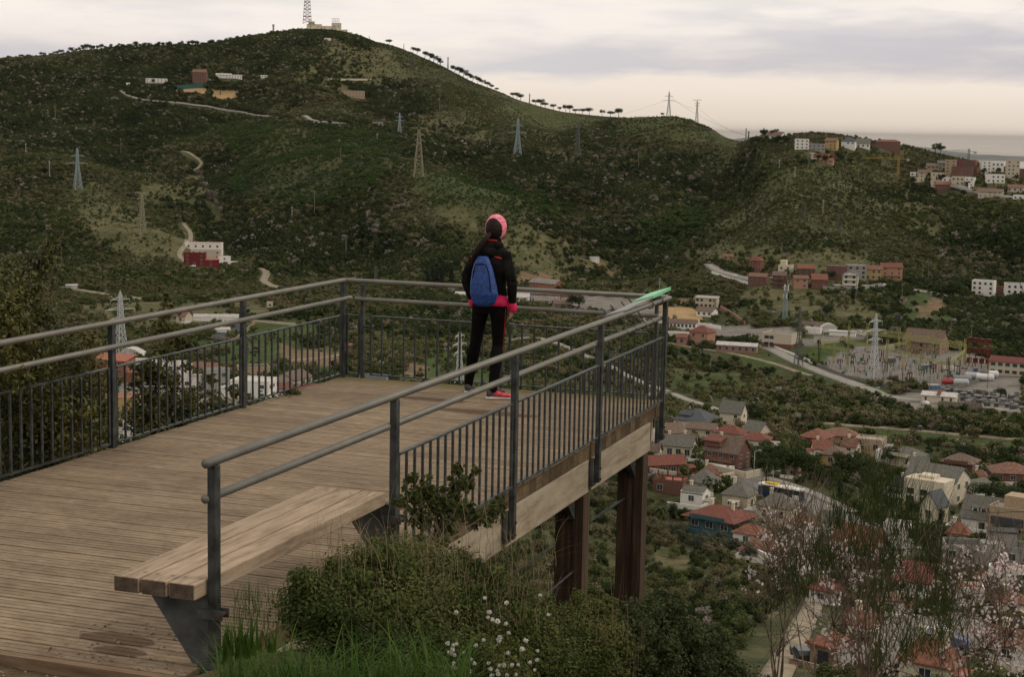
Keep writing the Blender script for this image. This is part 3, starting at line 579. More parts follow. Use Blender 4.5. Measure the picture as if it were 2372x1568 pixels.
def pylon(u, v, hpx, style, colour, label, rot=20, wscale=1.0, thick=1.0, rmin=400, oncrest=False, name='electricity_pylon', cat='pylon', group='lattice pylons across the valley', dist=None):
    if dist: P = at(u, v, dist); d = dist
    else: P, d = crest(u, v) if oncrest else hit(u, v, rmin)
    H = hpx*d/UF; root = empty(name, P, face_cam(P, rot), label, cat, group); mt = steel[colour]
    t = max(.09, .00019*d)*thick
    b = MB(); w0 = H*.17*wscale
    if style == 'three':     # waisted body, three levels of arms
        lattice(b, -2, H*.5, w0, w0*.42, 5, t); lattice(b, H*.5, H*.93, w0*.42, w0*.2, 7, t); lattice(b, H*.93, H, w0*.2, .1, 1, t)
        arms = [(.60, .17), (.74, .23), (.88, .15)]
    elif style == 'two':
        lattice(b, -2, H*.55, w0, w0*.36, 5, t); lattice(b, H*.55, H*.93, w0*.36, w0*.2, 5, t); lattice(b, H*.93, H, w0*.2, .1, 1, t)
        arms = [(.62, .25), (.80, .16)]
    elif style == 'vee':     # open Y head carrying short arms
        lattice(b, -2, H*.93, w0*.9, w0*.16, 9, t); arms = [(.72, .085), (.82, .11), (.94, .17)]
    else:                    # slim mast
        lattice(b, -1, H, max(.9, H*.055)*wscale, .5, 9, t); arms = [(.82, .07), (.92, .08)] if style == 'slim' else []
    b.build('lattice_body', mt, root)
    for f, r_ in arms:
        a = MB(); z = H*f; wv = w0*.3 if style not in ('slim',) else .8
        for s_ in (-1, 1):
            tip = (s_*H*r_, 0, z+(H*.02 if style == 'vee' and f > .9 else 0))
            for y in (-wv/2, wv/2):
                a.bar((s_*wv*.4, y, z), tip, t); a.bar((s_*wv*.4, y, z+H*.035), tip, t*.9)
            n = 4
            for i in range(n):
                x0 = s_*(wv*.4+(H*r_-wv*.4)*i/n); x1 = s_*(wv*.4+(H*r_-wv*.4)*(i+.6)/n); yy = wv/2*(1-i/n); y1 = wv/2*(1-(i+.6)/n)
                a.bar((x0, -yy, z), (x1, y1, z+H*.035*(1-(i+.6)/n)), t*.7); a.bar((x0, yy, z), (x1, -y1, z+H*.035*(1-(i+.6)/n)), t*.7)
            a.bar(tip, (tip[0], 0, z-H*.045), t*.8)
        a.build('crossarm', mt, root)
    LAND.append((u, v-hpx/2, 'the '+(label.split(' ')[0])+' pylon')); EXCL.append((P[0], P[1], 5))
    return root
polem = material('wooden_pole', (.20, .17, .13)); conc = material('concrete_pole', (.42, .40, .36))
def pole(u, v, hpx, label, kind='wood', rmin=300, group='utility poles on the slopes', oncrest=False, arm=True, name='utility_pole', cat='pole', r=None, dist=None):
    if dist: P = at(u, v, dist); d = dist
    else: P, d = crest(u, v) if oncrest else hit(u, v, rmin)
    H = hpx*d/UF; root = empty(name, P, face_cam(P, 15), label, cat, group); mt = polem if kind == 'wood' else conc if kind == 'pale' else steel['dark']
    rr_ = r or max(.16, .00016*d)
    if kind == 'mast':
        b = MB(); lattice(b, -1, H, 1.3, .9, 10, max(.08, .0001*d)); b.build('mast', mt, root)
    else: MB().tube([(0, 0, -1), (0, 0, H)], [rr_*1.2, rr_*.75], 6).build('post', mt, root)
    if arm:
        MB().box((0, 0, H*.95), (max(2.0, H*.16), rr_, rr_)).box((0, 0, H*.88), (max(1.5, H*.12), rr_, rr_)).build('crossarm', mt, root)
    return root
def street_lamp(u, v, hpx, label, group='street lamps in the valley', rmin=110, heads=1):
    P, d = hit(u, v, rmin); H = hpx*d/UF; root = empty('street_lamp', P, face_cam(P, 30), label, 'street lamp', group); r_ = max(.09, .00013*d)
    MB().tube([(0, 0, -1), (0, 0, H)], [r_*1.3, r_], 6).build('pole', conc, root)
    for s_ in ((1,) if heads == 1 else (-1, 1)): MB().tube([(0, 0, H-.1), (s_*.6, 0, H+.25), (s_*1.4, 0, H+.3)], r_*.7, 5).box((s_*1.6, 0, H+.28), (.9, .35, .16)).build('lamp_head', conc, root)
    return root
# draped strips for roads and tracks
def strip(name, pts, width, mt, dz=.25, rmin=110, dist=None, excl=True, kind='structure', sm=3):
    W_ = [hit(u, v, rmin)[0] for u, v in pts]; q = []
    for a, b in zip(W_[:-1], W_[1:]):
        n = max(2, int(np.hypot(*(b-a)[:2])/5))
        for i in range(n): q.append(a+(b-a)*i/n)
    q.append(W_[-1]); q = np.array(q)
    for _ in range(sm): q[1:-1] = (q[:-2]+q[1:-1]*2+q[2:])/4
    tn_ = np.gradient(q[:, :2], axis=0); tn_ /= np.linalg.norm(tn_, axis=1)[:, None]+1e-9; nr = np.stack([-tn_[:, 1], tn_[:, 0]], 1); V = []
    for k in (-.5, -.17, .17, .5):
        p = q[:, :2]+nr*width*k; V.append(np.stack([p[:, 0], p[:, 1], T(p[:, 0], p[:, 1])+dz], 1))
    zc = np.max([x[:, 2] for x in V], axis=0)
    for x in V: x[:, 2] = np.maximum(x[:, 2], zc-.35)
    V.append(V[3]+np.array([0, 0, -2.0])); V.insert(0, V[0]+np.array([0, 0, -2.0]))
    V = np.array(V).reshape(-1, 3); n = len(q); ii = np.arange(6*n).reshape(6, n)
    F = np.stack([ii[:-1, :-1], ii[:-1, 1:], ii[1:, 1:], ii[1:, :-1]], -1).reshape(-1, 4)
    tag(link(name, np_mesh(name, V, F[:, ::-1], mt)), kind=kind)
    if excl:
        for p in q[::2]:
            e_ = (CAM[:2]-p[:2])/np.linalg.norm(CAM[:2]-p[:2]); EXCL.append((p[0], p[1], width*.6+1.6)); EXCL.append((p[0]+e_[0]*(width*.5+7), p[1]+e_[1]*(width*.5+7), 7))
    return q
# ------------------------------------------------------------------ foliage
def leaf_cloud(centres, radii, n, size, seed, squash=.8, up=.3, k=4, shell=.55):
    """many small leaf faces spread through lobes; returns V, F (quads)"""
    g = np.random.default_rng(seed); centres = np.asarray(centres, float); radii = np.asarray(radii, float)
    pr = radii**2; ci = g.choice(len(centres), n, p=pr/pr.sum()); d = g.normal(size=(n, 3)); d /= np.linalg.norm(d, axis=1)[:, None]
    rad = radii[ci]*(shell+(1-shell)*g.random(n))*(1+.12*g.normal(size=n)); P = centres[ci]+d*rad[:, None]*np.array([1, 1, squash])
    nrm = d+g.normal(size=(n, 3))*.55+np.array([0, 0, up]); nrm /= np.linalg.norm(nrm, axis=1)[:, None]
    a = np.cross(nrm, g.normal(size=(n, 3))); a /= np.linalg.norm(a, axis=1)[:, None]; b = np.cross(nrm, a)
    s_ = size*(.6+.8*g.random(n))[:, None]
    V = np.stack([P-a*s_, P-b*s_*.5, P+a*s_, P+b*s_*.5], 1).reshape(-1, 3); return V, np.arange(4*n).reshape(-1, 4)
def lobes(seed, n, R_, h, lo=.3, flat=.6):
    g = np.random.default_rng(seed); c = []; r = []
    for i in range(n):
        th = g.random()*2*math.pi; q = math.sqrt(g.random())*R_*.62; c.append((q*math.cos(th), q*math.sin(th), h*(lo+(1-lo)*g.random()*(1-.4*q/R_)))); r.append(R_*(.30+.22*g.random()))
    return c, r
bark = material('tree_bark', (.10, .08, .06), var=.3, scale=4)
FOL = dict(pine=leafmat('pine_needles', [(.020, .036, .012), (.036, .056, .018), (.060, .078, .028)]), round=leafmat('evergreen_leaves', [(.018, .028, .012), (.035, .050, .020), (.060, .075, .030)]), cypress=leafmat('cypress_foliage', [(.012, .022, .012), (.022, .034, .018)]),
 palm=leafmat('palm_fronds', [(.04, .055, .018), (.085, .10, .04)]), olive=leafmat('olive_leaves', [(.045, .055, .032), (.085, .095, .06)]), bare=leafmat('bare_twigs', [(.17, .145, .115), (.27, .235, .195)], transl=.1), blossom=leafmat('pale_blossom', [(.30, .24, .22), (.48, .40, .38)]), bright=leafmat('fresh_leaves', [(.05, .075, .015), (.10, .13, .03)]), autumn=leafmat('rusty_leaves', [(.12, .055, .02), (.22, .10, .04)]))
PROT = {}
def tree_proto(kind, var=0):
    key = (kind, var)
    if key in PROT: return PROT[key]
    sd = 100+hash_(kind)*7+var*13; g = random.Random(sd); parts = []
    if kind == 'umbrella':       # height 1, flat-topped crown
        cs = [(g.uniform(-.3, .3), g.uniform(-.3, .3), .74+g.uniform(-.05, .07)) for _ in range(9)]; rs = [g.uniform(.19, .27) for _ in cs]
        V, F = leaf_cloud(cs, rs, 1500, .034, sd, 1.0); parts.append(('crown', V, F, 'pine'))
        b = MB(); top = (0.03, 0, .74); b.tube([(0, 0, -.1), (.02, .01, .35), (.0, 0, .6)], [.03, .024, .018], 6)
        for q in cs[:6]: b.tube([(0, 0, .56), (q[0]*.5, q[1]*.5, .68), (q[0], q[1], .79)], [.015, .011, .006], 5)
    elif kind in ('round', 'olive', 'bright', 'autumn', 'pineround'):
        cs, rs = lobes(sd, 11, .42, .92, .42); V, F = leaf_cloud(cs, rs, 1600, .030, sd, .85); parts.append(('crown', V, F, {'pineround': 'pine'}.get(kind, kind)))
        b = MB(); b.tube([(0, 0, -.1), (.01, .02, .25), (.0, 0, .5)], [.035, .026, .016], 6)
        for q in cs[:6]: b.tube([(0, 0, .3), (q[0]*.6, q[1]*.6, (q[2]+.3)/2), q], [.014, .01, .005], 5)
    elif kind == 'cypress':
        cs = [(0, 0, z) for z in (.15, .27, .4, .52, .64, .75, .85, .93)]; rs = [.085, .10, .105, .10, .088, .07, .05, .03]; V, F = leaf_cloud(cs, rs, 900, .022, sd, 1.1, .8); parts.append(('crown', V, F, 'cypress')); b = MB(); b.tube([(0, 0, -.1), (0, 0, .8)], [.02, .006], 5)
    elif kind == 'fir':
        cs, rs = [], []
        for i in range(26):
            z = .12+.82*i/26; q = (1-z)*.30+.02; a = i*2.4; cs.append((math.cos(a)*q*.6, math.sin(a)*q*.6, z)); rs.append(q*.55+.02)
        V, F = leaf_cloud(cs, rs, 1300, .022, sd, .5); parts.append(('crown', V, F, 'cypress')); b = MB(); b.tube([(0, 0, -.1), (0, 0, .9)], [.022, .005], 5)
    elif kind == 'palm':
        fv = MB()
        for i in range(26):
            a = i*2.399; el_ = .9-i*.075; pts = []; L_ = .34
            for k in range(6):
                t_ = k/5; r_ = L_*t_*math.cos(el_*(1-t_*.6)); z = .70+L_*(math.sin(el_)*t_-.75*t_*t_); pts.append((r_*math.cos(a), r_*math.sin(a), z))
            nx, ny = -math.sin(a), math.cos(a)
            for k in range(5):
                wd = .05*math.sin(math.pi*(k+.5)/5.5)+.012; p, q = pts[k], pts[k+1]
                for s_ in (-1, 1): fv.add([p, q, (q[0]+nx*wd*s_, q[1]+ny*wd*s_, q[2]-wd*.7), (p[0]+nx*wd*s_, p[1]+ny*wd*s_, p[2]-wd*.7)], [(0, 1, 2, 3)])
        parts.append(('crown', np.array(fv.v), np.array(fv.f), 'palm')); b = MB(); b.tube([(0, 0, -.1), (.01, 0, .35), (0, 0, .72)], [.035, .028, .030], 7)
    else:                        # bare or blossoming: branch skeleton plus fine twigs
        b = MB(); tips = []
        def grow(p, d_, L_, r_, lv):
            q = p+d_*L_; b.tube([p, q], [r_, r_*.7], 5, cap=False); tips.append(q)
            if lv: 
                for _ in range(3): grow(q, (d_+Vector((g.uniform(-.6, .6), g.uniform(-.6, .6), g.uniform(-.1, .5)))).normalized(), L_*.68, r_*.62, lv-1)
        grow(Vector((0, 0, -.05)), Vector((0, 0, 1)), .3, .022, 4)
        cs = [tuple(t_) for t_ in tips[4:]]; V, F = leaf_cloud(cs, [.055]*len(cs), 1300, .02 if kind == 'bare' else .022, sd, 1.0, .3, shell=.2)
        if kind == 'bare': V = V.reshape(-1, 4, 3); c_ = V.mean(1, keepdims=True); V[:, [1, 3]] = c_+(V[:, [1, 3]]-c_)*.25; V = V.reshape(-1, 3)
        parts.append(('crown', V, F, kind))
    meshes = [(n_, np_mesh(n_, V_, F_, FOL[m_])) for n_, V_, F_, m_ in parts]
    tm_ = bpy.data.meshes.new('trunk'); tm_.from_pydata(b.v, [], b.f); tm_.materials.append(bark); tm_.update(); meshes.append(('trunk', tm_))
    PROT[key] = meshes; return meshes
def hash_(s): return sum(ord(c)*(i+3) for i, c in enumerate(s)) % 97
TN = dict(umbrella=('umbrella_pine', 'tree'), round=('evergreen_tree', 'tree'), olive=('olive_tree', 'tree'), bright=('broadleaf_tree', 'tree'), autumn=('rusty_tree', 'tree'), pineround=('pine_tree', 'tree'), cypress=('cypress_tree', 'tree'), fir=('fir_tree', 'tree'), palm=('palm_tree', 'tree'), bare=('bare_tree', 'tree'), blossom=('blossom_tree', 'tree'))
USED = set()
LOOK = dict(umbrella='flat-topped umbrella pine', round='dark round evergreen tree', olive='grey-green olive tree', bright='fresh green leafy tree', autumn='rusty brown leafy tree', pineround='dark bushy pine', cypress='narrow dark cypress', fir='pointed dark fir', palm='palm with a tuft of drooping fronds', bare='bare grey winter tree', blossom='pale blossoming almond tree')
NAMED = []     # filled later: (u, v, short phrase)
ORD = ['', 'second ', 'third ', 'fourth ', 'fifth ', 'sixth ', 'seventh ', 'eighth ']
SKYL = [(150, 128, 'the low left end of the skyline'), (300, 113, 'the wooded left shoulder of the skyline'), (450, 108, 'the flat wooded stretch of skyline'), (560, 93, 'the skyline rising to the summit'), (633, 77, 'the slim water tower'), (740, 70, 'the summit fort'), (935, 113, 'the thin pole right of the summit'), (1037, 165, 'the slim skyline mast'), (1226, 238, 'the slim mast by the pines'), (1390, 268, 'the dip in the skyline'), (1548, 267, 'the two-armed skyline pylon')]
def uniq_label(look, u, v, lands):
    art = lambda s_: s_ if len(s_.split()) <= 16 else ' '.join(s_.split()[:16])
    c = sorted(lands, key=lambda q: (q[0]-u)**2+((q[1]-v)*1.6)**2)[:10]
    for o_ in ORD:
        for q in c[:3 if o_ == '' else 10]:
            du, dv = u-q[0], v-q[1]; rel = ('right of' if du > 0 else 'left of') if abs(du) > abs(dv)*1.2 else ('below' if dv > 0 else 'above')
            s_ = f'{o_}{look} {rel} {q[2]}' if not o_ else f'{o_}nearest {look} {rel} {q[2]}'
            if s_ not in USED and len(s_.split()) <= 16: USED.add(s_); return s_
    for k in range(99):
        s_ = f'{look} in the dense cluster, number {k+1} from its left, near {c[0][2]}'
        s_ = art(s_)
        if s_ not in USED: USED.add(s_); return s_
def tree(kind, u, v, hpx, label=None, var=None, wf=1.0, rmin=110, oncrest=False, group=None, rel=None, dist=None, rz=None, lean=0.0):
    if dist: P = at(u, v, dist); d = dist
    else: P, d = crest(u, v) if oncrest else hit(u, v, rmin)
    H = hpx*d/UF; var = random.randrange(4) if var is None else var; nm, ct = TN[kind]
    root = empty(nm, P, random.random()*6.28 if rz is None else rz, label, ct, group or {'umbrella': 'umbrella pines along the skyline' if oncrest else 'pines in the village'}.get(kind, kind+' trees in the valley'))
    if lean: root.rotation_euler = (0, lean, face_cam(P)+math.pi*0)
    root.scale = (H*wf, H*wf, H)
    for n_, me_ in tree_proto(kind, var): link(n_, me_, root)
    EXCL.append((P[0], P[1], H*.3))
    if label is None: NAMED.append((root, kind, u, v-hpx/2))
    return root
# ------------------------------------------------------------------ vehicles
tyre = material('tyre_rubber', (.025, .025, .025)); CARC = {k: material('car_paint_'+k, c, rough=.3, var=.05, spec=.6) for k, c in dict(white=(.6, .6, .6), grey=(.18, .19, .2), dark=(.035, .04, .05), red=(.28, .03, .03), blue=(.05, .09, .2), silver=(.38, .39, .4)).items()}
def car(u, v, colour, label, rot=0, van=False, rmin=110, group='cars and vans in the valley', L_=4.3, P=None):
    if P is None: P, d = hit(u, v, rmin)
    root = empty('parked_van' if van else 'parked_car', P+np.array([0, 0, .3]), face_cam(P, rot), label, 'van' if van else 'car', group); cm = CARC[colour]; h = 1.9 if van else 1.45
    b = MB(); W_ = 1.75; hl = L_/2
    pr = [(-hl, .35), (-hl, .8), (-hl+.2, .9), (-hl*.45, .95), (-hl*.2, h), (hl*.75, h), (hl, 1.0), (hl, .35)] if not van else [(-hl, .35), (-hl, .9), (-hl*.75, 1.1), (-hl*.55, h), (hl, h), (hl, .35)]
    n = len(pr); vs = [(x, -W_/2*(1 if z < 1.0 else .86), z) for x, z in pr]+[(x, W_/2*(1 if z < 1.0 else .86), z) for x, z in pr]
    b.add(vs, [tuple(range(n)), tuple(range(n, 2*n))[::-1]]+[(i, n+i, n+(i+1) % n, (i+1) % n) for i in range(n)]); b.build('body', cm, root)
    g_ = MB(); g_.box((hl*.25, 0, h-.27), (L_*.42, W_*.885, .34)); g_.build('side_windows', glass, root)
    g_ = MB(); g_.add([(-hl*.46, -.66, 1.0), (-hl*.46, .66, 1.0), (-hl*.23, .62, h-.06), (-hl*.23, -.62, h-.06)], [(0, 1, 2, 3)]); 
    g_.v = [(x-.03, y, z+.02) for x, y, z in g_.v]; g_.build('windscreen', glass, root)
    for x in (-hl*.62, hl*.6):
        for y in (-W_/2+.1, W_/2-.1): MB().tube([(x, y-.11, .33), (x, y+.11, .33)], .33, 12).build('wheel', tyre, root)
    EXCL.append((P[0], P[1], 3)); return root
# ------------------------------------------------------------------ roads and tracks
asph = material('asphalt', (.17, .165, .155), var=.12, scale=.3); track = material('dirt_track', (.24, .20, .14), var=.2, scale=.4); pave = material('pavement', (.26, .245, .22), var=.12, scale=.5)
strip('village_road', [(1700, 1085), (1745, 1115), (1800, 1140), (1860, 1170), (1930, 1200), (2000, 1235), (2090, 1275)], 10, asph)
strip('pavement', [(1770, 1108), (1830, 1125), (1900, 1155), (1975, 1190)], 4, pave, .34)
strip('road', [(1500, 918), (1545, 908), (1600, 930), (1650, 948), (1700, 962)], 5, pave)
strip('road', [(1190, 790), (1215, 780), (1260, 784), (1320, 808), (1400, 845), (1470, 880), (1545, 908)], 4.5, pave)
strip('road', [(1700, 962), (1780, 968), (1850, 975), (1960, 986), (2080, 996), (2200, 1006), (2290, 1012), (2390, 1022)], 4.5, track)
strip('road', [(1765, 800), (1830, 832), (1900, 862), (1960, 885), (2020, 905), (2060, 922), (2130, 930), (2240, 940), (2390, 955)], 6.5, pave)
strip('path', [(1545, 795), (1620, 808), (1700, 820), (1800, 845), (1880, 872)], 3, track)
strip('road', [(1640, 615), (1665, 630), (1700, 640), (1745, 650)], 7, pave)
strip('road', [(1930, 662), (2010, 664), (2100, 668), (2180, 682), (2240, 692)], 6, pave)
strip('dirt_track', [(1780, 1600), (1805, 1550), (1840, 1490), (1868, 1430), (1885, 1390)], 3.4, track, .2)
strip('road', [(280, 212), (295, 222), (330, 232), (385, 238), (440, 243), (500, 251), (570, 262), (640, 272), (720, 280), (800, 288)], 6, pave, .5, 1500)
strip('dirt_track', [(605, 622), (618, 632), (608, 650), (625, 662), (650, 668)], 6, track, .4, 500)
strip('dirt_track', [(150, 666), (230, 680), (290, 688), (335, 694)], 6, track, .4, 500)
strip('dirt_track', [(425, 520), (442, 545), (430, 570), (412, 590), (430, 608)], 4, track, .4, 500)
strip('road', [(1880, 355), (1895, 362), (1880, 372)], 7, pave, .6, 900)
strip('road', [(2170, 425), (2230, 440), (2290, 452), (2371, 462)], 8, pave, .6, 900)
strip('dirt_track', [(420, 350), (470, 380), (450, 395)], 3.5, track, .4, 900)
strip('path', [(655, 838), (720, 832), (780, 825), (800, 815)], 3, track, .3, 500)
LAND += [(1900, 1180, 'the village street'), (1600, 925, 'the pale valley road'), (2050, 990, 'the long pale track'), (1850, 1480, 'the dirt track'), (500, 255, 'the hillside road'), (620, 640, 'the sandy bend in the track')]
H = house
# ------------------------------------------------------------------ village on the right, near rows
H(1597, 998, 84, 24, 'hip', 'cream', 'slate', 'cream house under a wide slate grey hipped roof with dark solar panels', rot=-25, dr=.95, rise=5.5, short='the slate-roofed cream house', balc=0, wz=1.2,
  extra=lambda r, w_, dp, h_, s: MB().box((-w_*.22, dp*.18, h_+2.05), (4.6, 2.4, .1), rx=R(33)).build('solar_panel', glass, r))
H(1690, 990, 52, 34, 'gable', 'cream', 'grey', 'tall cream house with a steep grey-brown gable roof behind the red hipped roof', rot=-20, dr=.8, rise=6, short='the tall cream gabled house')
H(1560, 1022, 62, 16, 'gable', 'beige', 'brown', 'low house with a long brown gable roof half hidden behind the platform post', rot=28, dr=1.1, rise=4, short='the long brown roof')
H(1622, 1012, 66, 12, 'gable', 'beige', 'brown', 'low brown-roofed house between the slate roof and the red hipped roof', rot=-12, dr=.7, rise=2.5, short='the low brown-roofed house')
H(1682, 1024, 66, 20, 'hip', 'cream', 'red', 'cream two-storey house with a bright red hipped roof and pale windows', rot=-18, dr=.75, rise=3.6, short='the cream house with red hipped roof')
H(1738, 1020, 44, 20, 'gable', 'beige', 'grey', 'house with a large grey-brown gable roof beside the red hipped roof', rot=-35, dr=1.1, rise=5, short='the grey-brown gable')
H(1745, 1040, 64, 20, 'hip', 'white', 'red', 'white and brick house with a low red hipped roof next to the pine copse', rot=-10, dr=.8, rise=3.2, short='the low red hipped roof', base='brick')
H(1560, 1064, 84, 32, 'gable', 'cream', 'grey', 'long cream house with a dark grey gable roof and white shuttered windows', rot=-14, dr=.55, rise=4.5, short='the long cream house', chim=1, win=4)
H(1668, 1088, 86, 42, 'gable', 'brick', 'brown', 'big red brick house with a brown gable roof, red dormer and flower balconies', rot=-28, dr=.75, rise=6.5, short='the big red brick house', chim=1, balc=1, win=3,
  extra=lambda r, w_, dp, h_, s: (MB().box((-w_*.28, dp*.2, h_+2.1), (5, 3.2, 1.9)).build('dormer', WALL['brick'], r), MB().box((-w_*.28, dp*.17, h_+3.15), (5.8, 4, .2), rx=R(12)).build('dormer_roof', ROOF['red'], r), MB().box((w_*.08, -2.4, h_*.16), (w_*.72, 4.6, h_*.32)).build('garage_wing', WALL['white'], r)))
H(1506, 1034, 30, 30, 'flat', 'white', 'flat', 'small bright white building with an open terrace right beside the platform post', rot=-20, short='the small white building', dr=1)
H(1540, 1102, 100, 26, 'gable', 'dredbrick', 'red', 'long low house with a red tiled roof and white gable end near the platform post', rot=22, dr=.5, rise=3.5, short='the long red-tiled house', win=5)
H(1545, 1146, 72, 30, 'flat', 'brick', 'terrace', 'red brick house topped by a terracotta terrace with posts and railing', rot=-12, dr=.8, short='the brick terrace house', extra=lambda r, w_, dp, h_, s: [MB().box((x*w_/2, y, h_+1.1), (.35, .35, 1.4)).build('terrace_post', WALL['maroon'], r) for x in (-.98, -.33, .33, .98) for y in (.3, dp-.3)])
H(1620, 1140, 62, 20, 'hip', 'beige', 'grey', 'small beige house with a pointed grey hipped roof across the street from the brick terrace', rot=-20, dr=.9, rise=5, short='the small grey hipped roof')
H(1600, 1172, 56, 30, 'gable', 'white', 'grey', 'white house with two low grey roofs and bright white parapets', rot=-24, dr=.85, rise=2.2, short='the white house with grey roofs', chim=1, ov=.1)
H(1700, 1190, 62, 42, 'hip', 'beige', 'grey', 'tall beige villa with stepped grey hipped roof and a white glazed bay', rot=-22, dr=.9, rise=5, short='the beige villa with glazed bay', chim=1, wz=.8,
  extra=lambda r, w_, dp, h_, s: (MB().box((w_*.06, -1.2, h_*.62), (w_*.42, 2.4, h_*.30)).build('glazed_bay', WALL['beige'], r), [add_window(r, w_*.06+q*w_*.1, -2.4, h_*.66, w_*.085, h_*.2, 'f') for q in (-1.5, -.5, .5, 1.5)]))
H(1788, 1212, 84, 38, 'hip', 'beige', 'grey', 'beige villa with a broad grey hipped roof just below the parked bus', rot=-22, dr=.75, rise=4.6, short='the broad grey-roofed villa', chim=1, wz=.8)
H(1642, 1236, 118, 34, 'hip', 'teal', 'red', 'dark teal house under a very wide red tiled hipped roof with two white chimneys', rot=-30, dr=.8, rise=4.2, ov=1.3, short='the dark teal house', chim=2, balc=1, wz=1.3)
H(1726, 1262, 66, 26, 'hip', 'white', 'rbrown', 'low white outbuilding with a russet hipped roof beside the teal house', rot=-25, dr=.85, rise=3.0, short='the russet-roofed outbuilding', win=1)
H(1775, 1300, 88, 16, 'gable', 'white', 'orange', 'white low house with orange roof and red gate partly behind almond blossom', rot=-22, dr=.5, rise=2.4, short='the low orange-roofed house')
H(1878, 1036, 60, 22, 'hip', 'brick', 'rbrown', 'brick house with a spreading brown hipped roof behind the pine copse', rot=-25, dr=1, rise=4.2, short='the brown hipped roof')
H(1950, 1028, 74, 18, 'hip', 'salmon', 'orange', 'salmon house with a wide orange-brown roof beside two palms', rot=10, dr=.8, rise=3.5, short='the orange-brown roof')
H(1922, 1080, 54, 26, 'hip', 'yellow', 'brown', 'yellow house with a brown pyramid roof behind the dark trees', rot=-20, dr=1, rise=3.8, short='the yellow pyramid-roofed house')
H(2010, 1052, 62, 30, 'flat', 'tan', 'flat', 'peach-walled terraced building standing behind the tips of the broom', rot=-10, dr=.9, short='the peach terraced building')
H(2085, 1082, 70, 26, 'hip', 'cream', 'grey', 'cream house with a grey roof and long shaded balcony behind the broom', rot=-30, dr=.8, rise=3.6, short='the cream house with shaded balcony', balc=1)
H(2214, 1112, 66, 38, 'hip', 'dbrick', 'brown', 'three-storey brown brick house with a hipped brown-grey roof and white balconies', rot=-15, dr=.9, rise=3.8, short='the brown brick house', balc=2)
H(2345, 1120, 84, 22, 'hip', 'brick', 'orange', 'brick house with a low orange-red hipped roof at the right edge', rot=12, dr=.8, rise=4, short='the orange hipped roof')
H(2150, 1166, 118, 54, 'gable', 'cream', 'grey', 'large cream apartment block with a grey roof and stepped red roof terrace', rot=-24, dr=.7, rise=5.5, short='the large cream block', win=4,
  extra=lambda r, w_, dp, h_, s: (MB().box((w_*.1, -3.4, h_*.42), (w_*.8, 6.6, h_*.84+4)).build('front_wing', WALL['cream'], r), MB().box((w_*.1, -3.4, h_*.86), (w_*.78, 6.3, .2)).build('roof_terrace', ROOF['terrace'], r), MB().box((w_*.05, -2.2, h_*1.0), (4.5, 4, 3.4)).build('stair_tower', WALL['cream'], r), [add_window(r, w_*.1+q*w_*.26, -6.7, h_*zz, 2.0, 1.5, 'f', 'd') for q in (-1, 0, 1) for zz in (.3, .62)]))
H(2228, 1160, 62, 28, 'gabley', 'white', 'grey', 'plain white house with a sloping gable and small square windows', rot=-40, dr=1.1, rise=3.4, short='the white gabled house', st='d')
H(2345, 1236, 112, 48, 'flat', 'tan', 'flat', 'modern beige box building with a long black glazed band', rot=-18, dr=.7, short='the modern beige box building', win=0,
  extra=lambda r, w_, dp, h_, s: (MB().box((-w_*.12, -.4, h_*.5), (w_*.62, 1.2, h_*.34)).build('glazed_band', WALL['dark'], r), MB().box((w_*.05, dp*.5, h_+1.7), (w_*.6, dp*.6, 3)).build('upper_storey', WALL['tan'], r), MB().box((w_*.1, -.1, h_*.12), (w_*.4, .3, h_*.1)).build('strip_window', glass, r)))
H(2272, 1230, 92, 26, 'gable', 'white', 'grey', 'white cottage under a steep grey roof with three white dormers', rot=-16, dr=.85, rise=8.0, short='the dormered white cottage', dorm=3, door=True, win=3)
H(2148, 1214, 44, 40, 'gabley', 'cream', 'slate', 'tall pale yellow house with a steep dark slate roof behind the broom stems', rot=-30, dr=1.1, rise=6, short='the steep slate roof')
H(2290, 1308, 190, 34, 'flat', 'grey', 'dark', 'very long grey flat-roofed building with rounded stair tower', rot=8, dr=.35, short='the long grey flat-roofed building', win=6,
  extra=lambda r, w_, dp, h_, s: (MB().tube([(0, -.5, -2), (0, -.5, h_+1.8)], 2.3, 16).build('round_tower', WALL['grey'], r), MB().box((2.8, dp*.5, h_+1.8), (6, dp*.55, 3.4)).build('roof_pavilion', WALL['grey'], r), MB().box((2.8, dp*.5, h_+3.6), (6.6, dp*.65, .3)).build('pavilion_roof', ROOF['dark'], r)))
H(1975, 1300, 110, 34, 'gable', 'maroon', 'rbrown', 'wide maroon house with a dark russet roof glimpsed through the bare twigs', rot=-30, dr=.5, rise=7, short='the wide maroon house')
H(2108, 1378, 80, 24, 'shed', 'white', 'maroon', 'white building with a sloping maroon roof and white skylight frames', rot=-10, dr=.9, rise=6, short='the maroon shed roof', win=2)
H(1905, 1545, 70, 34, 'hip', 'stone', 'rbrown', 'old stone house with a mossy tiled roof beside the dirt track', rot=-30, dr=1.0, rise=3.5, short='the old stone house', door=True, rmin=60)
H(2140, 1590, 120, 24, 'hip', 'cream', 'rbrown', 'large terracotta-roofed house with several chimneys at the bottom edge', rot=-18, dr=.6, rise=6, short='the large terracotta roof', chim=3, rmin=60)
H(2340, 1352, 90, 14, 'flat', 'white', 'terrace', 'low white wall and salmon terrace below the grey flat-roofed building', rot=5, dr=.4, short='the salmon terrace', win=2)
H(1835, 1106, 26, 20, 'flat', 'tan', 'terrace', 'small tan pavilion on the brown square beside the pine copse', rot=-20, dr=.8, short='the small tan pavilion')
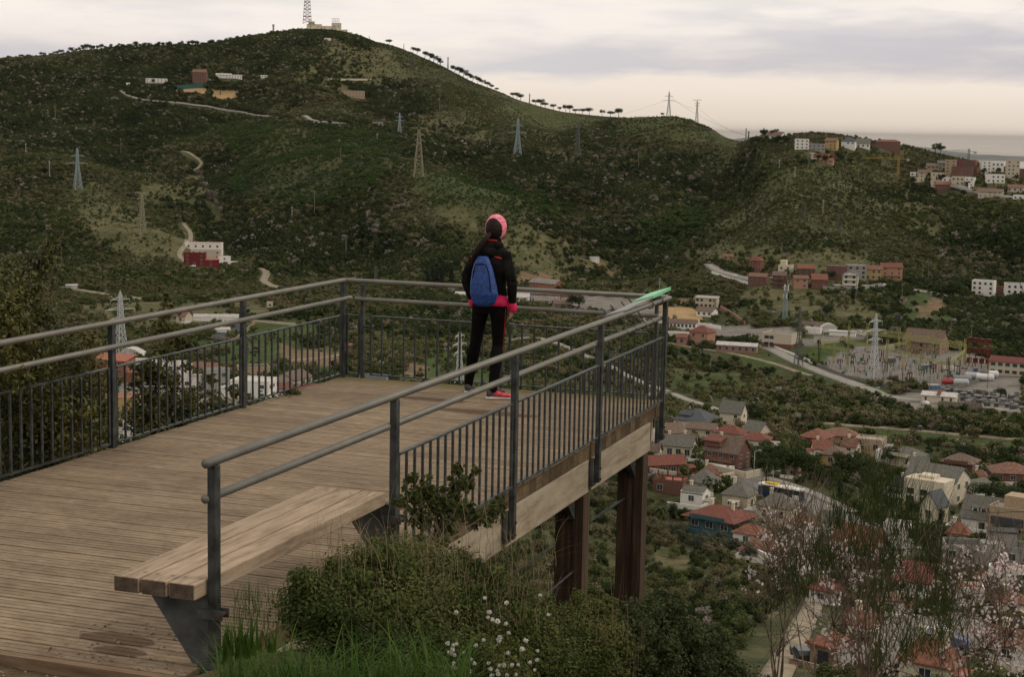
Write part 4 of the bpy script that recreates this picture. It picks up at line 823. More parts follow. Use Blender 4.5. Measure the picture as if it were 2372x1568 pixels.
H(2060, 1425, 60, 22, 'hip', 'white', 'orange', 'small white house with orange tiles behind the almond blossom', rot=10, dr=.8, rise=2.6, short='the small orange-tiled house')
# smaller houses filling the village
for q in [(1508, 1066, 34, 20, 'gable', 'white', 'brown', 'small white house squeezed behind the long cream one', -15), (1590, 1046, 40, 12, 'gable', 'beige', 'brown', 'brown roof ridge above the long cream house', -12), (1645, 1120, 34, 14, 'hip', 'salmon', 'orange', 'little salmon garage with an orange pyramid roof by the beige street wall', 10), (1905, 1058, 40, 16, 'gable', 'white', 'rbrown', 'white house with a russet gable right of the brown hipped roof', 15),
 (1965, 1052, 34, 18, 'gable', 'cream', 'orange', 'cream house with an orange gable under the wide orange-brown roof', -25), (2045, 1072, 36, 22, 'flat', 'white', 'terrace', 'white terraced house left of the cream one with a shaded balcony', -15), (2130, 1100, 40, 20, 'gable', 'white', 'grey', 'white house with a grey gable between the shaded balcony and the brown brick house', 20), (2265, 1130, 36, 18, 'hip', 'cream', 'orange', 'small cream house with an orange hipped roof right of the brown brick house', -10), (2090, 1150, 50, 20, 'gable', 'white', 'dark', 'white house with a dark roof left of the large cream block', -20),
 (1850, 1240, 50, 26, 'hip', 'white', 'orange', 'white house with an orange hipped roof below the village street', -25), (1930, 1236, 46, 26, 'gable', 'white', 'grey', 'white gabled house beside the street seen through the broom', 10), (2075, 1250, 60, 30, 'flat', 'white', 'flat', 'white flat-roofed house behind the broom left of the dormered cottage', -12), (2215, 1262, 44, 18, 'hip', 'tan', 'rbrown', 'tan house with a russet hipped roof below the dormered cottage', -10), (1830, 1330, 60, 22, 'gable', 'white', 'orange', 'white house with a long orange roof behind the leftmost almond', -20), (1900, 1400, 60, 26, 'hip', 'white', 'red', 'white house with a red hipped roof above the dirt track', -25), (2240, 1400, 70, 26, 'flat', 'white', 'terrace', 'white flat-roofed house above the lower car park', 5), (2345, 1430, 60, 30, 'hip', 'cream', 'orange', 'cream house with an orange hipped roof at the lower right edge', 10), (1985, 1490, 60, 28, 'gable', 'cream', 'orange', 'cream house with an orange gable roof right of the old stone house', -30), (2330, 1540, 90, 34, 'gable', 'white', 'orange', 'big white house with an orange roof in the bottom right corner', -20)]:
    H(*q[:8], rot=q[8], dr=.75, rise=4, short='the '+' '.join(q[7].split()[:5 if q[7].split()[3] in ('a', 'with', 'the') else 4]), chim=1)
# ------------------------------------------------------------------ hillside row of houses
H(1686, 603, 22, 9, 'gable', 'yellow', 'orange', 'tiny yellow hut with orange roof and turquoise skirting on the slope', dr=.7, rise=1.5, short='the tiny yellow hut', win=2)
H(1746, 634, 28, 30, 'hip', 'dredbrick', 'red', 'tall three-storey red brick house on the left of the hillside row', rot=-20, dr=.9, rise=3, short='the tall red brick house')
H(1752, 663, 42, 22, 'gable', 'brick', 'orange', 'red house with thick white window trim below the tall brick house', rot=-18, dr=.7, rise=2, short='the white-trimmed red house', win=3)
H(1816, 640, 30, 22, 'flat', 'cream', 'flat', 'stepped cream modern house between palms', rot=-12, dr=.8, short='the stepped cream house', extra=lambda r, w_, dp, h_, s: MB().box((-w_*.15, dp*.5, h_+2), (w_*.45, dp*.6, 3.6)).build('upper_storey', WALL['cream'], r))
H(1803, 669, 30, 30, 'gable', 'dbrick', 'brown', 'dark brown three-storey house with balconies in the hillside row', rot=-10, dr=.7, rise=2.4, short='the dark balconied house', balc=2)
H(1854, 670, 32, 24, 'gable', 'salmon', 'orange', 'light brick box house with an orange roof and white ground floor pillars', rot=8, dr=.8, rise=1.6, short='the light brick box house')
H(1866, 641, 38, 19, 'gable', 'dbrick', 'rbrown', 'long brown brick house with two skylights above the light brick box', rot=5, dr=.7, rise=2.5, short='the skylit brown house')
H(1897, 669, 34, 20, 'gable', 'dredbrick', 'rbrown', 'brick house with a brown roof and white garage fronts', rot=6, dr=.8, rise=3.5, short='the brick garage house', win=2)
H(1936, 648, 44, 30, 'flat', 'brick', 'pale', 'unfinished brick block with a white framed terrace on top', rot=-4, dr=.7, short='the unfinished brick block', st='w')
H(1984, 647, 42, 30, 'flat', 'grey', 'pale', 'bare grey concrete shell of a three-storey house with open sides', rot=12, dr=.7, short='the bare concrete shell', st='d')
H(1967, 673, 34, 34, 'gabley', 'beige', 'grey', 'narrow beige house shell with stacked arched balconies', rot=-4, dr=.8, rise=3, short='the arched balcony house', balc=3, st='b')
H(2022, 650, 36, 24, 'gable', 'yellow', 'orange', 'bright ochre-yellow house with an orange roof', rot=6, dr=.7, rise=2.5, short='the ochre-yellow house')
H(2065, 648, 46, 28, 'gable', 'salmon', 'red', 'salmon house with a red roof and porch at the right end of the row', rot=12, dr=.7, rise=2.6, short='the salmon house', balc=1)
H(2274, 684, 46, 30, 'flat', 'white', 'flat', 'white modern three-storey house with horizontal window bands', rot=-12, dr=.6, short='the white modern house', st='d')
H(2312, 684, 30, 17, 'flat', 'brick', 'terrace', 'small brick house squeezed between the two white modern houses', dr=.7, short='the small brick house')
H(2356, 694, 48, 32, 'flat', 'white', 'slate', 'white modern house with tall glazing at the right edge above the wood', rot=10, dr=.7, short='the glazed white house', st='d')
H(1634, 714, 50, 24, 'shed', 'beige', 'flat', 'derelict white and beige block with gaping windows above the sandy field', rot=-14, dr=.5, rise=.8, short='the derelict white block', st='d', win=5)
H(1630, 734, 40, 13, 'gable', 'white', 'brown', 'low white barn below the derelict block', rot=-25, dr=.8, rise=2.2, short='the low white barn', win=3)
H(1580, 762, 62, 14, 'gable', 'white', 'brown', 'long white stable with a dark roof beside the sandy field', rot=-6, dr=.35, rise=2, short='the long white stable', win=7)
H(1573, 784, 54, 10, 'flat', 'white', 'flat', 'low white shed with a plain front left of the salmon farmhouse', rot=-6, dr=.3, short='the low white shed', win=0)
H(1616, 802, 48, 32, 'hip', 'salmon', 'red', 'salmon farmhouse with a red hipped roof and pale window frames', rot=-28, dr=.8, rise=3.2, short='the salmon farmhouse', win=2)
H(1578, 800, 24, 19, 'gable', 'pink', 'rbrown', 'small dusky pink annexe left of the salmon farmhouse', rot=-14, dr=.8, rise=1.6, short='the pink annexe', win=1)
H(1705, 818, 92, 18, 'gable', 'pink', 'pale', 'long low dusty pink building with a pale rim and small windows', rot=-10, dr=.22, rise=1.4, short='the long pink building', win=6)
H(1797, 806, 72, 30, 'flat', 'beige', 'cgrey', 'square pavilion with a pale overhanging roof, dark glass bands and brick base', rot=-22, dr=.85, short='the square pavilion', base='brick', win=2, wz=3.2, st='d', fl=2)
H(1882, 774, 34, 12, 'flat', 'white', 'pale', 'white container building beside the white tent', rot=-15, dr=.4, short='the white container', win=0)
H(1920, 770, 34, 10, 'barrel', 'white', 'pale', 'white barrel-roofed tent in the storage yard', rot=10, dr=.5, rise=2, short='the white tent', win=0)
H(1950, 779, 58, 3, 'shed', 'white', 'pale', 'long thin white canopy in the storage yard', rot=-8, dr=.2, rise=.3, short='the white canopy', win=0, cat='canopy', name='canopy', sink=0)
H(1880, 762, 60, 8, 'gable', 'beige', 'brown', 'long low grey-brown shed behind the white tent', rot=-15, dr=.2, rise=1.4, short='the grey-brown shed', win=3)
H(2132, 820, 84, 26, 'gable', 'stone', 'brown', 'old stone farmhouse with a large sagging brown roof behind the switchyard', rot=-20, dr=.7, rise=6, short='the old stone farmhouse', win=3, st='b')
H(2172, 935, 72, 18, 'gable', 'cream', 'pale', 'cream equipment hut with a pale roof crossed by a red stripe', rot=-8, dr=.65, rise=1.6, short='the cream equipment hut', win=4, wz=.6,
  extra=lambda r, w_, dp, h_, s: (MB().box((0, dp*.25-.3, h_+.95), (1.4, dp*.56, .12), rx=math.atan2(1.7, dp/2+.5)).build('roof_stripe', ROOF['red'], r)))
H(2340, 872, 92, 30, 'gable', 'beige', 'maroon', 'two-storey office with green-tinted windows, brick end and maroon roof', rot=-12, dr=.4, rise=2, short='the maroon-roofed office', win=6, wz=1.5, st='g')
H(2078, 745, 12, 12, 'flat', 'dark', 'dark', 'small dark hut on the slope above the switchyard', dr=1, short='the small dark hut', win=0)
# valley centre, behind the walker
H(1254, 671, 72, 16, 'gable', 'orange', 'cgrey', 'long orange brick warehouse with a grey corrugated roof', rot=-35, dr=.6, rise=2.6, short='the orange brick warehouse', win=7)
H(1290, 690, 110, 10, 'gable', 'orange', 'cgrey', 'low orange-walled workshop in front of the brick warehouse', rot=-5, dr=.2, rise=1.5, short='the low orange workshop', win=6)
H(1207, 699, 34, 11, 'gable', 'white', 'pale', 'small white house beside two cypresses below the rail', rot=-5, dr=.6, rise=2.2, short='the small white valley house')
H(1262, 706, 62, 9, 'gable', 'beige', 'cgrey', 'long shed with a weathered grey roof right of the small white house', rot=-12, dr=.5, rise=2.6, short='the weathered grey shed', win=4)
H(1302, 714, 40, 10, 'gable', 'stone', 'brown', 'brown-roofed stone shed beside the dark tree clump', rot=10, dr=.5, rise=2.2, short='the brown stone shed')
H(1080, 664, 30, 12, 'flat', 'white', 'flat', 'white depot building glimpsed left of the walker', rot=-10, dr=.6, short='the white depot', win=2)
H(1050, 676, 26, 9, 'flat', 'grey', 'pale', 'grey shed with a pale roof left of the walker', rot=8, dr=.7, short='the pale-roofed grey shed')
H(1072, 690, 36, 8, 'gable', 'white', 'pale', 'low white shed just under the rail left of the walker', rot=-8, dr=.5, rise=1.2, short='the low white shed by the rail')
H(1245, 652, 26, 7, 'gable', 'white', 'orange', 'small white shed with orange roof behind the brick warehouse', rot=0, dr=.6, rise=1.4, short='the shed behind the warehouse')
H(1337, 668, 26, 6, 'flat', 'white', 'flat', 'plain white lean-to at the right end of the brick warehouse', rot=0, dr=.5, short='the white lean-to', win=0)
# left valley
H(470, 588, 80, 22, 'flat', 'white', 'terrace', 'white walled hillside compound with terracotta flat roofs, uppermost block', rot=-8, dr=.5, short='the white compound', win=5)
H(476, 600, 66, 18, 'flat', 'beige', 'terrace', 'beige middle block of the red and white hillside compound', rot=-8, dr=.3, short='the beige compound block', win=5)
H(450, 615, 48, 27, 'flat', 'red', 'terrace', 'wine red front block of the hillside compound', rot=-14, dr=.3, short='the wine red block', win=3)
H(488, 620, 38, 17, 'shed', 'red', 'terrace', 'lower wine red wing with sloping top at the front of the compound', rot=10, dr=.3, rise=1, short='the lower red wing', win=1)
H(520, 612, 28, 16, 'flat', 'white', 'flat', 'small white walled shed at the right end of the red compound', rot=14, dr=.6, short='the white walled shed', win=1)
H(545, 616, 26, 5, 'gable', 'grey', 'pale', 'pale metal canopy to the right of the red compound', rot=10, dr=.4, rise=1, short='the pale metal canopy', win=0)
H(418, 750, 26, 17, 'gable', 'beige', 'orange', 'beige farmhouse with an orange roof left of the long greenhouse', rot=-40, dr=1, rise=3, short='the orange-roofed farmhouse')
H(500, 745, 102, 5, 'gable', 'white', 'pale', 'long pale greenhouse tunnel above the green field', rot=-3, dr=.1, rise=1.6, short='the long greenhouse', cat='greenhouse', name='greenhouse', win=0, ov=.1)
H(515, 775, 34, 4, 'gable', 'white', 'pale', 'short white greenhouse tunnel beside the black tarpaulin', rot=-6, dr=.4, rise=1.2, short='the short white tunnel', cat='greenhouse', name='greenhouse', win=0, ov=.1)
H(625, 712, 14, 7, 'flat', 'beige', 'flat', 'little beige pump house seen between the two left rails', dr=.8, short='the pump house', win=1)
H(252, 884, 80, 48, 'shed', 'orange', 'terrace', 'orange-red brick building with white balconies behind the left rail post', rot=-30, dr=.6, rise=2.5, short='the orange-red brick building', st='w')
H(300, 836, 58, 14, 'barrel', 'white', 'pale', 'white building with a curved pale roof behind the left rail', rot=-15, dr=.6, rise=2.8, short='the curved white roof', win=2)
H(345, 862, 70, 22, 'flat', 'white', 'flat', 'white stepped house just right of the curved roof', rot=-8, dr=.6, short='the white stepped house')
H(395, 898, 90, 52, 'flat', 'white', 'flat', 'large white apartment house behind the second left rail bay', rot=-6, dr=.5, short='the white apartment house', win=5, st='d')
H(470, 868, 56, 14, 'gable', 'beige', 'orange', 'low house with an orange tiled roof behind the balusters', rot=-20, dr=.9, rise=3.2, short='the low orange-tiled house')
H(505, 905, 54, 46, 'flat', 'grey', 'flat', 'grey concrete block between the conifer and the tan building', rot=14, dr=.5, short='the grey concrete block', win=2)
H(590, 880, 70, 26, 'flat', 'tan', 'dark', 'tan box house with a black glass roof rim behind the left rail', rot=8, dr=.7, short='the tan box house', win=3, st='d')
H(655, 898, 62, 20, 'gabley', 'beige', 'brown', 'beige gabled house with a brown roof near the far corner of the platform', rot=-35, dr=1.2, rise=4.0, short='the beige gabled house')
H(577, 926, 92, 40, 'flat', 'white', 'pale', 'white house with a low pale roof seen through the last left bay', rot=-20, dr=.8, short='the pale-roofed white house', win=3)
H(650, 918, 60, 18, 'gable', 'white', 'red', 'white house with a broad vermilion roof just above the deck edge', rot=18, dr=.8, rise=2.4, short='the vermilion roof')
H(720, 918, 62, 14, 'gable', 'white', 'red', 'low house with an orange-red roof touching the deck edge in view', rot=10, dr=.8, rise=2.2, short='the low orange-red roof')
H(650, 952, 100, 26, 'shed', 'white', 'pale', 'long white building with louvred front just beyond the deck edge', rot=-25, dr=.5, rise=1.5, short='the louvred white building', win=2)
H(290, 966, 96, 40, 'flat', 'yellow', 'terrace', 'yellow ochre house glimpsed through the shrubs behind the left rail', rot=-10, dr=.6, short='the yellow ochre house', win=2)
H(330, 1030, 90, 46, 'flat', 'white', 'terrace', 'white house with terracotta terrace behind shrubs at the left deck edge', rot=-18, dr=.7, short='the white terracotta house', win=3)
H(120, 1050, 80, 26, 'gable', 'stone', 'orange', 'stone house with an orange roof deep behind the left shrubs', rot=-18, dr=.7, rise=3, short='the hidden stone house')
H(860, 895, 60, 12, 'gable', 'grey', 'slate', 'slate-roofed shed just visible over the far deck edge', rot=-18, dr=.7, rise=3, short='the slate shed')
H(745, 755, 16, 10, 'flat', 'white', 'flat', 'small white cube building behind the far left corner post', dr=.8, short='the small white cube')
H(808, 812, 12, 10, 'gable', 'pink', 'orange', 'tiny pink brick hut among parked white cars', dr=.9, rise=1, short='the tiny pink hut', win=1)
# ------------------------------------------------------------------ ridge-top and hill buildings
H(1857, 346, 30, 22, 'flat', 'white', 'flat', 'white three-storey modern house at the left end of the ridge row', rot=5, dr=.7, short='the ridge-top white house', rmin=900)
H(1890, 350, 38, 15, 'flat', 'grey', 'flat', 'long pale grey house with glass front next to two cypresses on the ridge', rot=0, dr=.5, short='the pale grey ridge house', rmin=900)
H(1923, 347, 26, 20, 'gable', 'yellow', 'orange', 'yellow ridge house with two stacked orange roofs', rot=-14, dr=.8, rise=3, short='the yellow ridge house', rmin=900)
H(1963, 345, 30, 16, 'hip', 'white', 'slate', 'white ridge house with a dark slate roof', rot=-10, dr=.7, rise=4, short='the slate ridge house', rmin=900)
H(1998, 345, 30, 10, 'gable', 'white', 'grey', 'white bungalow with a grey roof and bright skylight on the ridge', rot=0, dr=.8, rise=5, short='the skylit bungalow', rmin=900)
H(2056, 350, 52, 20, 'hip', 'dredbrick', 'rbrown', 'long red brick apartment building with white bands on the ridge', rot=4, dr=.4, rise=2, short='the long red brick building', win=7, rmin=900)
H(1900, 372, 34, 14, 'flat', 'orange', 'terrace', 'orange brick terrace house below the ridge row', rot=-12, dr=.6, short='the orange terrace house', rmin=900)
H(1925, 372, 18, 12, 'flat', 'dredbrick', 'terrace', 'small dark brick house below the yellow ridge house', rot=0, dr=.6, short='the small dark brick house', rmin=900)
H(1912, 380, 30, 7, 'gable', 'salmon', 'orange', 'low salmon roof on the slope edge below the ridge row', rot=-10, dr=.7, rise=2, short='the low salmon roof', rmin=900)
H(1791, 322, 34, 8, 'gable', 'white', 'brown', 'white timbered house on the crest among dark trees', rot=-20, dr=.8, rise=4, short='the crest house', rmin=900)
H(1768, 322, 18, 6, 'hip', 'beige', 'brown', 'small brown-roofed house at the left of the crest house', rot=0, dr=.8, rise=2.5, short='the small crest house', rmin=900)
town = [(2118, 408, 22, 8, 'flat', 'white', 'flat', 'small white flat-roofed house at the left end of the town'), (2140, 412, 24, 12, 'gable', 'beige', 'brown', 'beige house with a brown roof left of the crane in the town'), (2127, 424, 24, 9, 'flat', 'cream', 'flat', 'low cream house near the foot of the yellow crane'),
 (2160, 400, 26, 15, 'gable', 'tan', 'brown', 'tan house with a brown gable high in the town'), (2172, 415, 28, 13, 'flat', 'cream', 'flat', 'cream flat block in the middle of the town'), (2170, 432, 26, 12, 'flat', 'cream', 'terrace', 'cream terraced house at the lower left of the town'),
 (2185, 396, 26, 16, 'gable', 'grey', 'grey', 'grey gabled house left of the tall tan block'), (2200, 408, 24, 34, 'flat', 'tan', 'terrace', 'tall tan apartment block beside the brick tower'), (2193, 432, 22, 16, 'gabley', 'white', 'grey', 'white gabled house with balcony in the lower town'),
 (2230, 392, 50, 18, 'flat', 'dredbrick', 'terrace', 'broad red brick block with orange roof below the green crane'), (2226, 412, 44, 22, 'flat', 'brick', 'flat', 'unfinished brick apartment block with empty openings'), (2222, 430, 36, 18, 'flat', 'beige', 'flat', 'beige three-storey block in front of the unfinished one'),
 (2244, 428, 20, 14, 'flat', 'white', 'flat', 'narrow white house right of the beige block'), (2248, 404, 26, 14, 'flat', 'brick', 'terrace', 'small brick house tucked behind the unfinished block'), (2300, 396, 44, 18, 'flat', 'white', 'flat', 'wide white modernist building with a tall open frame'),
 (2284, 402, 20, 26, 'flat', 'white', 'flat', 'tall white gateway block of the modernist building'), (2345, 416, 26, 40, 'flat', 'beige', 'flat', 'tall beige block with horizontal bands at the right of the town'), (2305, 424, 38, 17, 'flat', 'white', 'pale', 'low white louvred box in the right of the town'),
 (2368, 412, 20, 18, 'flat', 'brick', 'terrace', 'brick house at the right edge of the town'), (2200, 438, 60, 10, 'gable', 'brick', 'rbrown', 'long low brick workshop along the lower edge of the town'), (2248, 440, 12, 12, 'flat', 'white', 'flat', 'bright white little house at the end of the brick workshop'),
 (2280, 446, 50, 8, 'flat', 'stone', 'flat', 'long stone wall building below the town trees'), (2292, 458, 50, 12, 'gable', 'beige', 'brown', 'beige house with shallow brown roof at the lower right of the town'), (2350, 446, 34, 10, 'gable', 'beige', 'orange', 'small beige house with orange roof behind the town pines'), (2362, 462, 30, 8, 'flat', 'white', 'flat', 'low white sheds at the lower right edge of the town')]
for i, q in enumerate(town): H(*q, rot=(i*37) % 40-20, dr=.7, rise=2.5, short='the '+' '.join(q[7].split()[:4]), rmin=900, group='houses of the ridge-top town')
H(461, 196, 30, 26, 'gable', 'brick', 'orange', 'multi-storey brick school with white bands and orange roof', rot=-14, dr=.6, rise=4, short='the brick school', rmin=1500)
H(362, 193, 46, 9, 'flat', 'white', 'flat', 'long white school building at the left of the brick school', rot=-4, dr=.3, short='the long white school wing', win=6, rmin=1500)
H(518, 184, 34, 8, 'shed', 'white', 'pale', 'white hall with slanted roof right of the brick school', rot=0, dr=.4, short='the slanted white hall', rmin=1500)
H(548, 183, 24, 8, 'flat', 'white', 'flat', 'white colonnaded block at the right of the slanted hall', rot=0, dr=.4, short='the white colonnaded block', rmin=1500)
H(614, 182, 20, 5, 'flat', 'white', 'flat', 'small white bungalow on the wooded slope', rot=0, dr=.4, short='the white hill bungalow', rmin=1500)
H(759, 94, 15, 5, 'flat', 'white', 'flat', 'white container under the summit trees', rot=0, dr=.4, short='the summit container', rmin=1500, win=0)
H(818, 226, 52, 14, 'flat', 'tan', 'terrace', 'ruined pinkish building on the bare slope', rot=6, dr=.3, short='the ruined hill building', win=7, rmin=1500)
H(874, 293, 26, 9, 'flat', 'grey', 'flat', 'small glass-fronted cafe beside the hillside road', rot=0, dr=.5, short='the hillside cafe', rmin=1200)
H(297, 201, 9, 7, 'flat', 'white', 'flat', 'tiny kiosk beside the upper road bend', dr=.7, short='the roadside kiosk', win=1, rmin=1500)
# summit fort
def summit():
    P, d = crest(738, 70); s = d/UF; root = empty('hilltop_fort', P+np.array([0, 0, -1.0]), face_cam(P), 'long cream fort wall with small blocks on the hill summit', 'fort'); cm = WALL['cream']
    MB().box((10*s, 8, 3*s), (110*s, 14, 12*s)).build('rampart', cm, root); MB().box((64*s, 10, 0), (24*s, 8, 8*s)).build('rampart', cm, root)
    for x, z, w_, h_ in ((-10, 14, 34, 12), (-16, 22, 14, 8), (22, 12, 34, 9), (40, 16, 22, 16)):
        MB().box((x*s, 9, z*s), (w_*s, 9, h_*s)).build('block', cm, root)
        for k in (-1, 1): add_window(root, x*s+k*w_*s*.25, 4.5, z*s, 1.4, 1.6, 'f', 'd')
    r2 = empty('radio_mast', P+np.array([0, 0, 18*s]), face_cam(P), 'tall red and white lattice radio mast rising from the summit fort', 'mast'); r2.location = (Vector(P)+Vector((0, 0, 20*s))+Matrix.Rotation(face_cam(P), 3, 'Z') @ Vector((-26*s, 9, 0)))
    for k in range(6):
        b = MB(); z0, z1 = k*16*s, (k+1)*16*s; w0, w1 = 19*s*(1-k*.11), 19*s*(1-(k+1)*.11); lattice(b, z0, z1, w0, w1, 2, .42); b.box((0, 0, z1), (w1*1.1, w1*1.1, .5)); b.build('lattice_section', steel['red'] if k % 2 == 0 else steel['grey'], r2)
    r3 = empty('antenna_panel', P, face_cam(P), 'rust-coloured billboard antenna frame on the right of the fort', 'antenna'); r3.location = Vector(P)+Matrix.Rotation(face_cam(P), 3, 'Z') @ Vector((38*s, 9, 22*s)); b = MB()
    for x in range(-2, 3): b.bar((x*4*s, 0, 0), (x*4*s, 0, 11*s), .4)
    for z in range(1, 4): b.bar((-8*s, 0, z*3.5*s), (8*s, 0, z*3.5*s), .4)
    b.build('frame', steel['red'], r3)
    P, d = crest(633, 77); root = empty('water_tower', P, face_cam(P), 'slim cylindrical column with a wider cap left of the summit', 'tower'); s = d/UF
    MB().tube([(0, 0, -3), (0, 0, 20*s)], 2.2*s, 12).build('shaft', conc, root); MB().tube([(0, 0, 19*s), (0, 0, 23*s)], 2.9*s, 12).build('cap', conc, root)
summit()
# viaduct walls on the slope
def wallthing(pts, h_, mt, label, name='retaining_wall', cat='wall', th=.5, rmin=300, up=0.0, pillars=0, group=None):
    b = MB(); W_ = [hit(u, v, rmin)[0] for u, v in pts]; z = max(p[2] for p in W_) if pillars else None
    for a, c in zip(W_[:-1], W_[1:]):
        dx, dy = c[0]-a[0], c[1]-a[1]; L_ = math.hypot(dx, dy); nx, ny = -dy/L_*th/2, dx/L_*th/2
        za, zc = (a[2]+up, c[2]+up) if not pillars else (z+up, z+up)
        b.add([(a[0]+nx, a[1]+ny, za-(1 if not pillars else 0)), (c[0]+nx, c[1]+ny, zc-(1 if not pillars else 0)), (c[0]-nx, c[1]-ny, zc-(1 if not pillars else 0)), (a[0]-nx, a[1]-ny, za-(1 if not pillars else 0)), (a[0]+nx, a[1]+ny, za+h_), (c[0]+nx, c[1]+ny, zc+h_), (c[0]-nx, c[1]-ny, zc+h_), (a[0]-nx, a[1]-ny, za+h_)], [(3, 2, 1, 0), (4, 5, 6, 7), (0, 1, 5, 4), (1, 2, 6, 5), (2, 3, 7, 6), (3, 0, 4, 7)])
    if not pillars: return tag(b.build(name, mt), label, cat, group)
    root = empty(name, (0, 0, 0), 0, label, cat, group); b.build('deck', mt, root)
    for i in range(pillars):
        t_ = (i+.5)/pillars; q = W_[0]*(1-t_)+W_[-1]*t_; MB().box((q[0], q[1], z+up-4), (1.2, 1.2, 9)).build('pillar', mt, root)
    return root
wallthing([(738, 241), (855, 241)], 1.2, WALL['maroon'], 'dark rusty viaduct deck on pillars below the ruined building', 'viaduct', 'viaduct', th=5, rmin=1500, up=3, pillars=8)
wallthing([(715, 184), (860, 185)], 1.6, WALL['beige'], 'thin pale retaining wall across the upper slope', rmin=1500)
wallthing([(820, 362), (900, 360), (1000, 366)], 1.0, WALL['stone'], 'low stone terrace wall on the middle ridge', rmin=1200)
wallthing([(1648, 634), (1690, 648), (1735, 660)], 1.6, WALL['white'], 'white roadside wall climbing to the hillside row')
wallthing([(1600, 755), (1640, 758), (1668, 764)], 2.2, WALL['white'], 'white yard wall in front of the riding field')
wallthing([(1668, 716), (1700, 735), (1725, 754)], 2.2, WALL['pink'], 'dusky pink boundary wall running down beside the barn')
wallthing([(1480, 748), (1545, 750)], 2.2, WALL['white'], 'long white wall behind the panel at the platform corner')
wallthing([(1640, 1092), (1725, 1112), (1790, 1098)], 2.2, WALL['beige'], 'beige garden wall below the big red brick house', rmin=200)
wallthing([(1730, 1290), (1770, 1310), (1812, 1326)], 2.6, WALL['white'], 'white garden wall with gate under the almond blossom', rmin=200)
wallthing([(1905, 672), (1975, 676), (2040, 664)], 2.5, WALL['grey'], 'grey retaining wall under the hillside row')
wallthing([(455, 780), (545, 790), (590, 750)], 1.5, WALL['stone'], 'stone rim of the black covered pool', rmin=500)
wallthing([(540, 742), (700, 756)], 1.2, WALL['beige'], 'low beige wall along the top of the green field', rmin=500)
wallthing([(395, 208), (478, 207)], 6, material('green_net', (.03, .09, .08)), 'tall green netting behind the ochre sports court', 'sports_netting', 'netting', th=.2, rmin=1500)
wallthing([(2010, 694), (2070, 690), (2100, 694)], 1.5, WALL['stone'], 'broken stone wall on the terrace below the row')
wallthing([(1770, 797), (1870, 838), (1938, 868)], 1.1, WALL['white'], 'red and white low road barrier beside the switchyard road')
wallthing([(1505, 1100), (1640, 1120), (1700, 1108)], 1.8, WALL['beige'], 'beige street wall beyond the long red-tiled house', rmin=200)
b = MB(); q = [hit(u, v)[0] for u, v in ((430, 782), (520, 790), (582, 757), (470, 748))]; z_ = max(p[2] for p in q)+.5; b.add([(p[0], p[1], z_) for p in q]+[(p[0], p[1], z_-2) for p in q], [(0, 1, 2, 3), (4, 5, 1, 0), (5, 6, 2, 1), (6, 7, 3, 2), (7, 4, 0, 3)]); tag(b.build('pool_cover', material('black_tarpaulin', (.035, .038, .045))), 'large black tarpaulin pool in front of the greenhouse', 'pool cover')
def tank(u, v, wpx, hpx, label, mt, rmin=300):
    P, d = hit(u, v, rmin); s = d/UF; root = empty('water_tank', P, 0, label, 'water tank'); r_ = wpx*s/2
    MB().tube([(0, 0, -2), (0, 0, hpx*s)], r_, 24).build('tank_wall', mt, root); MB().tube([(0, 0, hpx*s), (0, 0, hpx*s+.4)], [r_*1.03, r_*1.03], 24).build('tank_rim', conc, root); EXCL.append((P[0], P[1], r_+1)); LAND.append((u, v, 'the '+label.split(',')[0]))
tank(168, 669, 32, 8, 'round grey tank, set at the end of the sandy track', conc); tank(1375, 604, 25, 8, 'round pale tank, raised on the scrubby hill', WALL['white']); tank(1520, 1392, 64, 3, 'flat round concrete cistern, sunk in the slope below the platform', WALL['stone'], 120)
# ------------------------------------------------------------------ pylons, poles, cranes
for q in [(180, 437, 90, 'two', 'blue', 'blue-grey lattice pylon with two wide arms on the left hillside', 18, 1.1), (329, 541, 96, 'vee', 'yellow', 'ochre lattice pylon with three short arms left of the red compound', 25, 1.0), (280, 838, 162, 'three', 'light', 'largest pale lattice pylon, rising behind the left rails', 30, 1.1),
 (969, 411, 118, 'vee', 'yellow', 'ochre lattice pylon standing on the middle ridge', 10, 1.25), (1198, 361, 85, 'two', 'blue', 'bluish lattice pylon on the grassy shelf above the walker', 15, 1.2), (1337, 365, 84, 'vee', 'dark', 'dim lattice pylon on the shelf, right of the bluish one', 70, .9), (925, 310, 48, 'two', 'blue', 'distant bluish pylon by the hillside cafe', 10, 1.1),
 (2022, 878, 150, 'three', 'light', 'pale lattice pylon rising from the switchyard', 50, .85), (1063, 900, 140, 'three', 'light', 'pale lattice pylon seen through the far railing beside the walker', 60, .8), (1848, 852, 142, 'three', 'dark', 'dark thin lattice pylon beside the square pavilion', 40, .7), (1096, 343, 30, 'vee', 'dark', 'small faint pylon on the slope behind the shelf', 20, .8), (1655, 722, 30, 'slim', 'yellow', 'short lattice pole beside the dark tree clump', 20, 1)]:
    pylon(*q[:6], rot=q[6], wscale=q[7])
pylon(1548, 268, 57, 'two', 'grey', 'pale pylon with two wide arms on the skyline', rot=10, oncrest=True, thick=.6); pylon(1613, 288, 53, 'vee', 'grey', 'pale pylon with four short arms further right on the skyline', rot=10, oncrest=True, thick=.6, wscale=.8)
